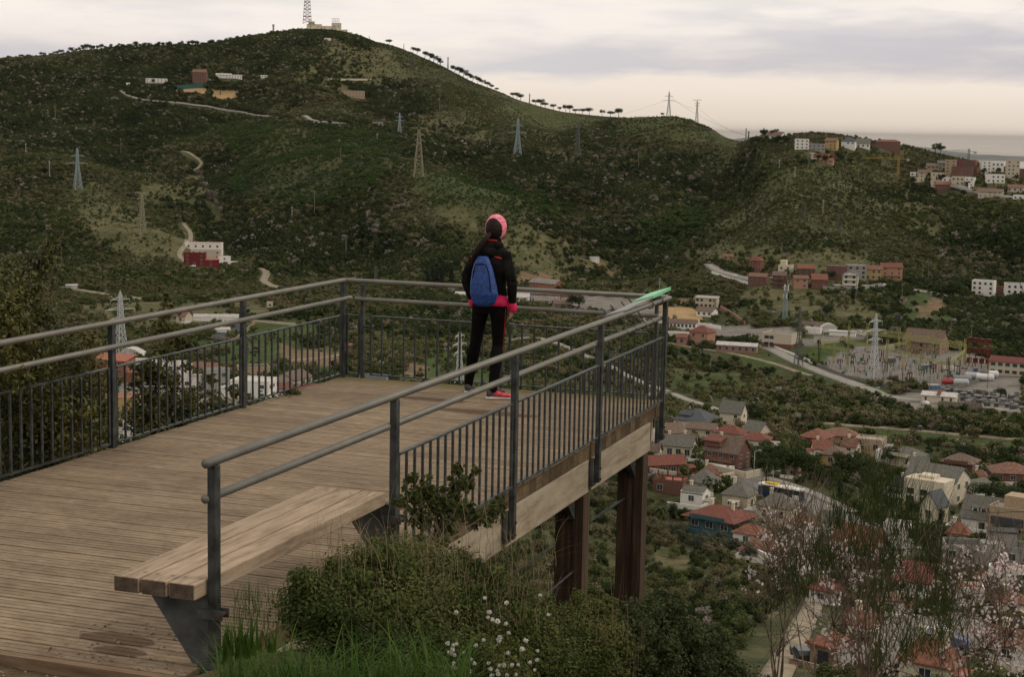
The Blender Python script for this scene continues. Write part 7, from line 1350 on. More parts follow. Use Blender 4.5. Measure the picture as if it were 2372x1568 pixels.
# body in one piece
b = MB(); ell(b, (HX, .02, HZ_), (.073, .092, .112)); b.tube([(HX, .10, HZ_-.01), (HX+.008, .125, HZ_-.03)], [.013, .010], 8)   # nose
for s_ in (-1, 1): b.tube([(HX+s_*.072, .01, HZ_-.02), (HX+s_*.080, .0, HZ_+.015)], [.012, .014], 6); b.tube([(HX+s_*.03, .088, HZ_+.012), (HX+s_*.03, .098, HZ_+.012)], [.012, .006], 6)
b.tube([(HX-.02, .10, HZ_-.055), (HX+.02, .10, HZ_-.055)], .008, 6); ell(b, (HX, .055, HZ_-.075), (.045, .05, .04))
limb(b, [(HX, .0, HZ_-.08), (.01, -.015, 1.40)], [.048, .058])
b.loft([((0, -.01, 1.42), (.10, 0, 0), (0, .07, 0)), ((0, -.01, 1.36), (.140, 0, 0), (0, .075, 0)), ((0, -.01, 1.2), (.145, 0, 0), (0, .095, 0)), ((0, 0, 1.05), (.118, 0, 0), (0, .08, 0)), ((0, 0, .93), (.150, 0, 0), (0, .10, 0)), ((0, 0, .85), (.13, 0, 0), (0, .09, 0))], 16)
for h_, k_, a_, fd in ((hipL, kneeL, ankL, (-.15, 1)), (hipR, kneeR, ankR, (.85, .5))):
    limb(b, [h_, tuple((Vector(h_)+Vector(k_))/2), k_], [.078, .064, .046]); limb(b, [k_, tuple(Vector(k_)*.6+Vector(a_)*.4+Vector((0, -.012, 0))), a_], [.040, .042, .026]); f = Vector((fd[0], fd[1], 0)).normalized(); a = Vector(a_)
    limb(b, [a-f*.03-Vector((0, 0, .05)), a+f*.08-Vector((0, 0, .065)), a+f*.16-Vector((0, 0, .075))], [.028, .028, .018])
SL, SR = (-.122, -.015, 1.362), (.132, -.02, 1.362); EL, ER = (-.232, -.065, 1.115), (.228, -.065, 1.105); WL, WR = (-.185, .02, .895), (.215, .0, .875)
for S_, E_, W_, sg in ((SL, EL, WL, -1), (SR, ER, WR, 1)):
    limb(b, [S_, E_], [.048, .036]); limb(b, [E_, tuple((Vector(E_)*.6+Vector(W_)*.4)), W_], [.036, .034, .022])
    Wv = Vector(W_); dn_ = Vector((-sg*.25, .25, -.94)).normalized(); ac = Vector((0, 1, .25)).normalized(); pal = Wv+dn_*.05
    b.loft([(Wv, ac*.024, Vector((sg*.016, 0, 0))), (pal, ac*.038, Vector((sg*.015, 0, 0))), (Wv+dn_*.085, ac*.036, Vector((sg*.012, 0, 0)))], 10)
    for k, (off, ln_) in enumerate(((-.030, .062), (-.010, .072), (.011, .068), (.030, .052))):
        p0 = Wv+dn_*.08+ac*off; p1 = p0+dn_*ln_*.5; p2 = p1+(dn_+Vector((-sg*.55, .1, 0))).normalized()*ln_*.35; p3 = p2+(dn_+Vector((-sg*1.2, .2, .1))).normalized()*ln_*.28; b.tube([p0-dn_*.015, p0, p1, p2, p3], [.009, .0095, .009, .008, .006], 8)
    t0 = Wv+dn_*.025+ac*.030; t1 = t0+(ac*.8+dn_*.6).normalized()*.035; b.tube([Wv+dn_*.015+ac*.01, t0, t1, t1+dn_*.025], [.012, .012, .010, .007], 8)
rm(b.build('body', skin, pw, True), .0055, 3)
# leggings
b = MB(); b.loft([((0, -.005, 1.0), (.128, 0, 0), (0, .095, 0)), ((0, -.015, .93), (.160, 0, 0), (0, .118, 0)), ((.0, -.02, .86), (.164, 0, 0), (0, .118, 0)), ((0, -.01, .80), (.145, 0, 0), (0, .095, 0))], 18)
for h_, k_, a_ in ((hipL, kneeL, ankL), (hipR, kneeR, ankR)):
    h_, k_, a_ = Vector(h_), Vector(k_), Vector(a_); limb(b, [h_+Vector((0, -.01, -.02)), h_*.7+k_*.3, h_*.35+k_*.65, k_, k_*.72+a_*.28+Vector((0, -.018, 0)), k_*.4+a_*.6, a_*.9+k_*.1, a_+Vector((0, 0, -.03))], [.086, .080, .064, .055, .062, .051, .045, .040], 14)
rm(b.build('leggings', legf, pw, True), .007, 5)
b = MB(); b.tube([(.166, -.045, .86), (.150, -.02, .70), (.124, .02, .50), (.120, -.02, .36), (.104, -.06, .13)], .0025, 6); b.build('leg_piping', redf, pw)
# pink shirt showing under the jacket and at the cuffs
b = MB(); b.loft([((0, -.01, .99), (.150, 0, 0), (0, .118, 0)), ((.01, -.018, .925), (.172, 0, 0), (0, .130, 0)), ((.015, -.02, .885), (.178, 0, -.012), (0, .135, 0))], 20); b.build('shirt_hem', pinkf, pw, True)
for E_, W_ in ((EL, WL), (ER, WR)):
    E_, W_ = Vector(E_), Vector(W_); d = (W_-E_).normalized(); b = MB(); b.tube([W_-d*.04, W_-d*.0, W_+d*.030, W_+d*.05], [.036, .040, .043, .036], 14); b.build('shirt_cuff', pinkf, pw, True)
# jacket
b = MB(); b.loft([((.012, -.015, 1.46), (.070, 0, 0), (0, .066, 0)), ((.008, -.02, 1.425), (.115, 0, 0), (0, .085, 0)), ((.004, -.02, 1.385), (.162, 0, 0), (0, .095, 0)), ((0, -.02, 1.30), (.166, 0, 0), (0, .115, 0)), ((0, -.015, 1.17), (.160, 0, 0), (0, .115, 0)), ((0, -.01, 1.07), (.146, 0, 0), (0, .105, 0)), ((.0, -.01, .97), (.162, 0, 0), (0, .120, 0)), ((.0, -.012, .935), (.166, 0, 0), (0, .122, 0))], 20)
for S_, E_, W_ in ((SL, EL, WL), (SR, ER, WR)):
    S_, E_, W_ = Vector(S_), Vector(E_), Vector(W_); limb(b, [S_+Vector((0, 0, .005)), S_*.5+E_*.5, E_], [.060, .056, .048], 14); limb(b, [E_, E_*.6+W_*.4, W_-(W_-E_).normalized()*.02], [.048, .045, .036], 14)
rm(b.build('jacket', blackf, pw, True), .0075, 5)
b = MB(); rings = []     # folded hood and raised collar
for i in range(15):
    a = math.pi*2*i/14; rings.append(((.012+.088*math.cos(a), -.045+.075*math.sin(a), 1.425+.02*math.sin(a+2.5)), (.032*math.cos(a), .032*math.sin(a), 0), (0, 0, .036)))
b.loft(rings, 10, cap=False); ell(b, (-.01, -.115, 1.375), (.105, .045, .065)); rm(b.build('hood', blackf, pw, True), .007, 3)
b = MB(); b.tube([(HX-.005, -.005, 1.44), (HX, .0, 1.50)], [.070, .060], 16); b.build('collar', blackf, pw, True); MB().tube([(HX-.05, -.062, 1.478), (HX+.0, -.074, 1.482), (HX+.045, -.058, 1.474)], .008, 6).build('collar_lining', redf, pw)
MB().tube([(.080, -.128, 1.335), (.118, -.122, 1.325), (.140, -.110, 1.318)], [.004, .008, .004], 6).build('yoke_piping', redf, pw); MB().tube([(-.165, -.105, 1.325), (-.148, -.118, 1.325)], [.004, .008], 6).build('yoke_piping', redf, pw)
# hair, ponytail, headscarf
b = MB(); ell(b, (HX, -.008, HZ_+.008), (.084, .094, .112), 16); rm(b.build('hair', hairm, pw, True), .006, 3)
b = MB(); b.tube([(HX-.01, -.095, HZ_-.03), (HX-.035, -.135, HZ_-.075), (HX-.070, -.150, 1.45), (-.080, -.165, 1.39), (-.112, -.165, 1.33), (-.130, -.155, 1.28)], [.018, .026, .033, .032, .022, .005], 12); b.build('ponytail', hairm, pw, True)
sc = bpy.data.materials.new('printed_scarf'); sc.use_nodes = True; t2 = sc.node_tree; tcn = t2.nodes.new('ShaderNodeTexCoord'); nn_ = t2.nodes.new('ShaderNodeTexNoise'); nn_.inputs['Scale'].default_value = 14; nn_.inputs['Detail'].default_value = 2; nn_.inputs['Distortion'].default_value = 1.5; t2.links.new(tcn.outputs['Object'], nn_.inputs['Vector']); rp2 = t2.nodes.new('ShaderNodeValToRGB'); e = rp2.color_ramp.elements
while len(e) < 5: e.new(.5)
for i, (p, c) in enumerate(((.30, (.25, .18, .55)), (.42, (.75, .05, .22)), (.52, (.80, .30, .34)), (.60, (.80, .18, .06)), (.72, (.62, .50, .62)))): e[i].position = p; e[i].color = (*c, 1)
t2.links.new(nn_.outputs[0], rp2.inputs[0]); t2.links.new(rp2.outputs[0], t2.nodes['Principled BSDF'].inputs['Base Color']); t2.nodes['Principled BSDF'].inputs['Roughness'].default_value = .75
b = MB(); rg = []
for y, r_ in ((-.034, .092), (-.030, .098), (-.005, .104), (.03, .108), (.075, .098), (.105, .070)): rg.append(((HX, y, HZ_+.012+y*.25), (r_*.90, 0, 0), (0, -r_*.22, r_*1.12)))
b.loft(rg, 28, cap=False); b.build('headscarf', sc, pw, True)
# shoes
shp = material('pink_trainer', (.62, .06, .10), rough=.6, var=.25, scale=40); shg = material('grey_trainer', (.06, .055, .055), rough=.7); shw = material('white_sole', (.55, .52, .50), rough=.6)
for a_, fd, up_ in ((ankL, (-.15, 1), shg), (ankR, (.85, .5), shp)):
    f = Vector((fd[0], fd[1], 0)).normalized(); s_ = Vector((f.y, -f.x, 0)); a = Vector((a_[0], a_[1], 0)); H0 = a-f*.055
    def rg_(t_, w_, z0, z1): return (H0+f*t_+Vector((0, 0, (z0+z1)/2)), s_*w_, Vector((0, 0, (z1-z0)/2)))
    MB().loft([rg_(-.008, .020, .0, .028), rg_(.03, .036, 0, .030), rg_(.12, .036, 0, .024), rg_(.20, .044, 0, .022), rg_(.245, .034, .004, .022), rg_(.258, .012, .008, .020)], 14).build('sole', shw, pw, True)
    MB().loft([rg_(.0, .022, .02, .088), rg_(.03, .034, .02, .100), rg_(.065, .036, .02, .098)], 14).build('shoe_heel', shg, pw, True)
    MB().loft([rg_(.06, .036, .02, .098), rg_(.10, .036, .02, .085), rg_(.15, .038, .018, .064), rg_(.20, .040, .016, .052), rg_(.24, .028, .016, .040), rg_(.252, .010, .016, .030)], 14).build('shoe_toe', up_, pw, True)
    MB().tube([a+f*.04+Vector((0, 0, .095)), a+f*.09+Vector((0, 0, .078)), a+f*.115+Vector((0, 0, .068))], .008, 6).build('laces', shg if up_ is shp else shw, pw)
bp = empty('backpack', (-1.565-.012, -.565-.165, 0), 0, 'blue patterned drawstring backpack worn on the walker\'s back', 'backpack')
bmt = bpy.data.materials.new('blue_patterned_cloth'); bmt.use_nodes = True; t3 = bmt.node_tree; tcn = t3.nodes.new('ShaderNodeTexCoord'); vo = t3.nodes.new('ShaderNodeTexVoronoi'); vo.inputs['Scale'].default_value = 48; t3.links.new(tcn.outputs['Object'], vo.inputs['Vector']); rp3 = t3.nodes.new('ShaderNodeValToRGB'); rp3.color_ramp.elements[0].position = .25; rp3.color_ramp.elements[0].color = (.006, .065, .32, 1); rp3.color_ramp.elements[1].position = .7; rp3.color_ramp.elements[1].color = (.008, .030, .13, 1); t3.links.new(vo.outputs['Distance'], rp3.inputs[0]); t3.links.new(rp3.outputs[0], t3.nodes['Principled BSDF'].inputs['Base Color']); t3.nodes['Principled BSDF'].inputs['Roughness'].default_value = .6
b = MB(); b.loft([((.01, .0, .875), (.060, 0, 0), (0, .03, 0)), ((.012, -.01, .905), (.108, 0, .006), (0, .065, 0)), ((.012, -.015, .99), (.136, 0, .004), (0, .080, 0)), ((.0, -.012, 1.10), (.124, 0, 0), (0, .078, 0)), ((-.008, -.005, 1.21), (.102, 0, 0), (0, .066, 0)), ((-.012, .0, 1.29), (.074, 0, 0), (0, .050, 0)), ((-.012, .01, 1.34), (.046, 0, 0), (0, .032, 0))], 20)
rm(b.build('bag', bmt, bp, True), .009, 4)
MB().tube([(-.085, -.060, 1.12), (-.075, -.062, 1.21), (-.060, -.058, 1.265), (0, -.064, 1.272), (.045, -.058, 1.262), (.072, -.062, 1.19), (.092, -.072, 1.08), (.098, -.080, 1.02)], .0045, 6).build('zip_piping', legf, bp)
for s_ in (-1, 1): MB().tube([(s_*.04-.01, .0, 1.335), (s_*.085, .07, 1.43), (s_*.10, .15, 1.44), (s_*.125, .24, 1.30)], .006, 6).build('strap', legf, bp)
# ------------------------------------------------------------------ near plants
LF = dict(oak=leafmat('kermes_oak_leaves', [(.030, .045, .012), (.062, .084, .022), (.115, .132, .040), (.15, .13, .055)], patch=2.2), dark=leafmat('dark_olive_leaves', [(.024, .036, .014), (.054, .068, .026), (.11, .125, .06)]), left=leafmat('glossy_shrub_leaves', [(.030, .036, .012), (.065, .070, .022), (.13, .125, .036), (.14, .10, .035)], rough=.4, patch=1.5, spec=.15), sprig=leafmat('sprig_leaves', [(.035, .045, .015), (.070, .080, .026), (.11, .060, .028)], rough=.45),
 grass=leafmat('green_grass', [(.025, .055, .010), (.050, .10, .018), (.10, .14, .035)], rough=.5), dry=leafmat('dry_stalks', [(.16, .12, .07), (.28, .22, .13)], transl=.1), broom=leafmat('broom_stems', [(.022, .036, .010), (.045, .064, .018), (.085, .095, .032)], transl=.05), twig=material('grey_twigs', (.17, .125, .09), var=.4, scale=20, spec=.1), petal=leafmat('almond_petals', [(.68, .56, .56), (.82, .76, .75)], transl=.3), bud=leafmat('rosy_buds', [(.20, .05, .05), (.34, .12, .11)]))
def twigs(b, base, pts, r0, g, bend=.12):
    base = Vector(base)
    for p in pts:
        p = Vector(p); d = p-base; L_ = d.length; o_ = Vector((g.uniform(-1, 1), g.uniform(-1, 1), g.uniform(-.2, .8)))*L_*bend; q = [base+d*t_+o_*math.sin(math.pi*t_) for t_ in (0, .25, .5, .75, 1)]; b.tube(q, [r0, r0*.8, r0*.6, r0*.45, r0*.25], 5, cap=False)
def bush(name, lb, base, nleaf, size, mt, label, cat='shrub', seed=1, squash=.85, shell=.35, tw=60, group=None, twm=None, k=None):
    g = random.Random(seed); root = empty(name, base, 0, label, cat, group); B = np.array(base); cs = [at(u, v, d)-B for u, v, d, r_ in lb]; rs = [r_ for *_, r_ in lb]
    for c_, r_ in list(zip(cs, rs)):
        for _ in range(5):
            dn = np.array([g.gauss(0, 1), g.gauss(0, 1), g.gauss(.5, 1)]); dn /= np.linalg.norm(dn); q_ = r_*g.uniform(.16, .42); cs.append(c_+dn*r_*g.uniform(.85, 1.12)*np.array([1, 1, squash])); rs.append(q_)
    V, F = leaf_cloud(cs, rs, nleaf, size, seed, squash, .35, shell=shell); link('foliage', np_mesh('foliage', V, F, mt), root); b = MB()
    for c_, r_ in list(zip(cs, rs))[:len(lb)]:
        hub = Vector(c_)*.85; twigs(b, (0, 0, 0), [hub], .010 if nleaf > 10000 else .0035, g); twigs(b, hub, [Vector(c_)+Vector((g.gauss(0, 1), g.gauss(0, 1), g.gauss(.3, 1))).normalized()*r_*g.uniform(.8, 1.12) for _ in range(tw//len(lb)+2)], .0035 if nleaf > 10000 else .0016, g)
    b.build('branches', twm or LF['twig'], root); return root
def gnd(u, v):     # near ground on a sight line
    d = ray(u, v); h = math.hypot(d[0], d[1]); rr = np.arange(2.5, 60, .02); P = CAM[None]+d[None]*(rr/h)[:, None]; k = int(np.argmax(P[:, 2] < T(P[:, 0], P[:, 1]))); return P[k]
bush('oak_shrub', [(740, 1440, 7.0, .17), (705, 1400, 7.1, .14), (770, 1370, 7.2, .17), (830, 1325, 7.4, .17), (900, 1300, 7.6, .17), (965, 1300, 7.8, .16), (1030, 1325, 7.8, .17), (1100, 1350, 7.9, .17), (1160, 1385, 8.0, .16), (1220, 1410, 8.1, .15), (1270, 1440, 8.1, .13), (870, 1420, 7.2, .22), (980, 1420, 7.3, .24), (1090, 1450, 7.5, .22), (1180, 1490, 7.7, .22), (800, 1490, 6.9, .2), (900, 1520, 6.9, .22), (1010, 1530, 7.0, .22), (1120, 1560, 7.1, .22), (1250, 1540, 7.7, .2), (850, 1600, 6.7, .2), (1000, 1640, 6.8, .2)], tuple(at(980, 1700, 7.3)), 92000, .0100, LF['oak'], 'dense brown-green scrubby oak bush filling the slope beside the bench', seed=21, tw=500)
bush('oak_shrub', [(1340, 1430, 9.4, .13), (1385, 1425, 9.5, .13), (1330, 1490, 9.2, .18), (1400, 1480, 9.3, .16), (1360, 1550, 9.0, .2), (1290, 1560, 8.8, .18)], tuple(at(1350, 1650, 9.2)), 34000, .010, LF['oak'], 'smaller scrubby oak bush in front of the nearer support post', seed=22, tw=120)
bush('olive_shrub', [(1420, 1455, 10.6, .16), (1460, 1440, 10.7, .18), (1500, 1430, 10.9, .18), (1545, 1450, 11.0, .20), (1470, 1490, 10.6, .24), (1540, 1500, 10.9, .26), (1600, 1480, 11.2, .18), (1640, 1520, 11.4, .22), (1580, 1540, 11.0, .28), (1500, 1560, 10.5, .28), (1420, 1530, 10.2, .24), (1680, 1550, 11.6, .16), (1650, 1590, 11.4, .28), (1560, 1610, 10.8, .3), (1400, 1600, 10.0, .3), (1720, 1590, 11.8, .2), (1380, 1500, 10.2, .16)], tuple(at(1540, 1750, 11.0)), 46000, .015, LF['dark'], 'dark narrow-leaved shrub at the foot of the outer support post', seed=23, tw=120)
bush('leafy_sprigs', [(1060, 1085, 8.75, .04), (1062, 1120, 8.7, .06), (1045, 1150, 8.7, .07), (1100, 1090, 8.8, .035), (1085, 1120, 8.8, .05), (955, 1110, 8.3, .04), (962, 1150, 8.3, .07), (985, 1135, 8.35, .05), (1000, 1165, 8.4, .08), (1020, 1180, 8.5, .07), (1060, 1180, 8.6, .08), (1100, 1200, 8.7, .08), (1140, 1190, 8.8, .07), (1160, 1165, 8.9, .035), (970, 1195, 8.3, .08), (1030, 1215, 8.5, .09), (925, 1165, 8.2, .04), (990, 1105, 8.4, .025)], tuple(at(1020, 1260, 8.4)), 4200, .016, LF['sprig'], 'upright leafy sprigs growing up against the balusters', 'plant', seed=24, tw=24, shell=.1)
bush('glossy_shrub', [(25, 640, 13.0, .18), (60, 690, 13.0, .24), (20, 720, 12.8, .30), (90, 650, 13.2, .10), (105, 600, 13.2, .11), (112, 575, 13.2, .08), (122, 555, 13.3, .06), (98, 625, 13.2, .12), (60, 600, 13.2, .08), (70, 620, 13.2, .1), (10, 780, 12.6, .35), (60, 800, 12.8, .35), (110, 850, 13.0, .32), (30, 880, 12.6, .4), (90, 920, 12.8, .4), (-30, 700, 12.6, .4), (-40, 840, 12.4, .45), (20, 980, 12.6, .45), (100, 1000, 12.9, .4), (150, 900, 13.2, .26), (150, 960, 13.2, .3), (60, 1080, 12.8, .4), (150, 1050, 13.2, .34)], tuple(at(40, 1200, 12.8)-np.array([0, 0, 1.0])), 30000, .019, LF['left'], 'tall glossy-leaved shrub at the left edge behind the railing', seed=25, tw=110)
bush('glossy_shrub', [(190, 800, 14.0, .14), (205, 850, 14.0, .2), (185, 900, 13.9, .26), (170, 960, 13.8, .28), (215, 1000, 14, .26), (230, 1080, 14, .3), (180, 1060, 13.8, .3), (250, 1130, 13.8, .3), (120, 1110, 13.6, .35), (200, 790, 14, .08)], tuple(at(200, 1250, 14.0)-np.array([0, 0, .8])), 12000, .019, LF['left'], 'second glossy shrub right behind the mid rail near the left post', seed=26, tw=120)
bush('leafy_sapling', [(385, 690, 15, .05), (388, 720, 15, .08), (372, 760, 15, .1), (400, 770, 15, .09), (415, 800, 15, .10), (380, 820, 15, .10), (360, 860, 15, .14), (395, 880, 15, .12), (330, 860, 15, .10), (440, 850, 15.2, .07), (350, 920, 15, .2), (400, 950, 15, .2), (440, 920, 15.2, .12), (320, 960, 14.8, .2), (370, 990, 14.8, .24), (430, 990, 15, .2)], tuple(at(380, 1120, 15)-np.array([0, 0, .6])), 6500, .026, LF['left'], 'leafy sapling rising through the second left rail bay', 'plant', seed=27, tw=50, shell=.1)
bush('leafy_sapling', [(490, 880, 16, .06), (500, 930, 16, .12), (470, 960, 16, .14), (530, 960, 16, .16), (545, 910, 16.2, .08), (520, 1000, 15.8, .2), (470, 1010, 15.6, .2), (560, 960, 16.2, .09), (600, 940, 16.4, .06), (590, 965, 16.4, .08)], tuple(at(510, 1100, 15.8)-np.array([0, 0, .5])), 4200, .026, LF['left'], 'lower leafy sapling behind the third left rail bay', 'plant', seed=28, tw=40, shell=.1)
bush('hedge_shrub', [(u, v, 13.5+.003*u, .3) for u, v in ((0, 1120), (60, 1115), (120, 1100), (190, 1095), (250, 1075), (310, 1060), (370, 1045), (430, 1020), (30, 1160), (100, 1150), (480, 1000), (540, 980), (600, 965), (640, 955))], tuple(at(300, 1160, 14)-np.array([0, 0, .6])), 26000, .022, LF['dark'], 'dark low hedge of shrubs along the outer left side of the deck', seed=29, tw=80, squash=.6)
# grass, stalks, flowers
def blades(n, area, hlo, hhi, wd, mt, name, label, seed, lean=.5, kind='stuff', wob_=1.0):
    g = np.random.default_rng(seed); V = []; F = []; k = 0
    for i in range(n):
        u, v = g.uniform(area[0], area[1]), g.uniform(area[2], area[3]); P = gnd(u, v) if area[4] is None else at(u, v, g.uniform(*area[4])); h = hlo+(hhi-hlo)*g.random()**1.4; a = g.uniform(0, 6.28); ln_ = g.uniform(.15, 1)*lean; s_ = np.array([-math.sin(a), math.cos(a), 0])*wd; dd = np.array([math.cos(a), math.sin(a), 0]); ns = 6
        for j in range(ns+1):
            t_ = j/ns; c_ = P+dd*ln_*h*t_**2.1+np.array([0, 0, h*(t_-.42*ln_*t_**2.6)]); w_ = s_*(1-t_**1.6)+s_*.06; V += [c_-w_, c_+w_]
        for j in range(ns): q = k+2*j; F.append((q, q+1, q+3, q+2))
        k += 2*(ns+1)
    o = link(name, np_mesh(name, np.array(V), np.array(F), mt)); return tag(o, label, kind=kind)
blades(3600, (500, 1090, 1590, 1800, (5.6, 6.25)), .10, .33, .0032, LF['grass'], 'grass', 'long bright green grass at the foot of the bushes', 31, 1.0)
blades(420, (515, 640, 1500, 1620, None), .02, .07, .0022, LF['grass'], 'grass', 'thin grass tufts around the near railing post', 32, .5)
blades(650, (720, 1290, 1260, 1500, (6.9, 8.0)), .10, .40, .0010, LF['dry'], 'dry_grass', 'dry tan stalks standing in the scrubby oak', 33, 1.1)
blades(80, (1200, 1500, 1450, 1600, (8.5, 9.8)), .2, .5, .0012, LF['dry'], 'dry_grass', 'dry stalks in front of the support posts', 34, .4)
blades(200, (540, 700, 1380, 1470, (7.2, 7.8)), .05, .16, .0018, LF['grass'], 'grass', 'small tufts beside the deck edge', 35, .5)
fl = [(1158, 988), (1318, 1022), (1567, 967), (946, 1094), (1192, 1092), (1181, 1131), (1213, 1147), (1252, 1160), (1313, 1177), (1334, 1245), (1268, 1280), (1263, 1302), (1151, 1300), (1092, 1337), (1461, 1302), (1432, 1365), (1547, 1378), (1331, 1395), (883, 1323), (928, 1337), (947, 1328), (921, 1367), (891, 1388), (910, 1393), (935, 1410), (1005, 1390), (1058, 1441), (1077, 1471), (927, 1467), (925, 1495), (954, 1511), (1023, 1505), (1049, 1531), (1185, 1470), (1267, 1487), (1298, 1486), (1404, 1482), (1200, 1513), (1250, 1525), (1257, 1551), (1388, 1553), (1526, 1520), (1542, 1445), (1491, 1465), (1627, 1112), (1358, 1482), (1210, 1560), (1320, 1558)]
flm = leafmat('white_petals', [(.55, .52, .48), (.78, .75, .70)]); fh = []
for k in range(4):
    V, F = leaf_cloud([(0, 0, 0)], [.0085], 90, .0034, 500+k, 1.0, .3, shell=.75); fh.append(np_mesh('flower_head', V, F, flm))
for i, (x, y) in enumerate(fl):
    u = (1200+.4955*x)/1.58; v = (1700+.4955*y)/1.58; P = at(u, v, 6.35+.45*(x > 1450)); root = empty('white_flower', P, i, 'small round white flower head on a thin stem in the dark undergrowth', 'flower', 'white flowers under the scrubby oak'); o = link('flower_head', fh[i % 4], root); sc_ = random.uniform(.75, 1.15); o.scale = (sc_,)*3
    MB().tube([(0, 0, 0), (random.uniform(-.02, .02), random.uniform(-.02, .02), -.08), (random.uniform(-.05, .05), random.uniform(-.05, .05), -.26)], [.0009, .0012, .0015], 4).build('stem', LF['sprig'], root)
# broom and almond on the right
def broom(base, nodes, label, seed):
    g = random.Random(seed); B = Vector(at(*base)); root = empty('broom_shrub', B, 0, label, 'shrub'); wood = MB(); V, F = [], []; k = 0
    for (u, v, d, n, Lp, spread) in nodes:
        P = Vector(at(u, v, d)); s = d/UF; twigs(wood, (0, 0, 0), [P-B], .006, g, .10)
        for i in range(int(n*.75)):
            q = P+Vector((g.gauss(0, 1), g.gauss(0, 1), g.gauss(0, 1)))*s*Lp*.12; h = Lp*s*g.uniform(.35, 1.0); a = g.gauss(0, spread); dr = (Vector(RT)*math.sin(a)+Vector((0, 0, 1))*math.cos(a)+Vector((g.gauss(0, .15), g.gauss(0, .15), 0))).normalized(); cv = Vector((g.gauss(0, .10), g.gauss(0, .10), .12)); r_ = .0019*g.uniform(.7, 1.25); sd_ = dr.orthogonal().normalized()
            for j in range(5):
                t_ = j/4; c_ = q+dr*h*t_+cv*h*t_*t_; rr_ = r_*(1-.75*t_)
                for m_ in range(3): th = m_*2.094; V.append(c_+(sd_*math.cos(th)+dr.cross(sd_)*math.sin(th))*rr_-B)
            for j in range(4):
                for m_ in range(3): p0 = k+j*3+m_; p1 = k+j*3+(m_+1) % 3; F.append((p0, p1, p1+3, p0+3))
            k += 15
    link('green_stems', np_mesh('green_stems', np.array([tuple(v_) for v_ in V]), np.array(F), LF['broom']), root); wood.build('branches', LF['twig'], root); return root
broom((2010, 1640, 8.6), [(2030, 1150, 8.8, 110, 150, .16), (2060, 1180, 8.7, 80, 150, .22), (2000, 1200, 8.6, 80, 130, .2), (1945, 1220, 8.6, 90, 130, .22), (2090, 1230, 8.8, 90, 150, .25), (2130, 1270, 8.9, 90, 160, .25), (2160, 1320, 8.9, 80, 150, .3), (1990, 1290, 8.5, 100, 150, .3), (2060, 1300, 8.6, 100, 150, .3), (1920, 1320, 8.5, 80, 140, .25), (1880, 1300, 8.7, 60, 110, .2), (2110, 1390, 8.7, 90, 160, .3), (2170, 1420, 8.8, 80, 150, .35), (2040, 1400, 8.4, 80, 140, .3)], 'tall green broom with fine upright stems on the near slope', 41)
broom((1880, 1660, 8.2), [(1800, 1400, 8.6, 40, 110, .3), (1830, 1340, 8.6, 50, 120, .25), (1860, 1380, 8.4, 50, 120, .3)], 'lower broom clump left of the tall one', 42)
broom((2260, 1680, 8.4), [(2100, 1520, 8.2, 80, 150, .35), (2160, 1500, 8.3, 80, 150, .35), (2040, 1540, 8.1, 50, 120, .35), (2200, 1460, 8.6, 60, 140, .4)], 'third broom clump low at the bottom right', 43)
Z3 = lambda X, Y: (1484.8+.4146*X, 917.7+.4146*Y)
petal_meshes = []
def blossom_mesh(seed):
    g = random.Random(seed); V, F = [], []; k = 0
    for f in range(8):
        c_ = Vector((g.gauss(0, .016), g.gauss(0, .016), g.gauss(0, .018))); nr = Vector((g.gauss(0, 1), g.gauss(0, 1), g.gauss(.4, 1))).normalized(); a = nr.orthogonal().normalized(); b_ = nr.cross(a)
        for p in range(5):
            th = p*1.2566+g.random(); d = a*math.cos(th)+b_*math.sin(th); s_ = nr.cross(d); r_ = .0105
            V += [c_, c_+d*r_*.55+s_*r_*.42+nr*.002, c_+d*r_+nr*.004, c_+d*r_*.55-s_*r_*.42+nr*.002]; F.append((k, k+1, k+2, k+3)); k += 4
    return np.array([tuple(v_) for v_ in V]), np.array(F)
BLM = [blossom_mesh(60+i) for i in range(6)]
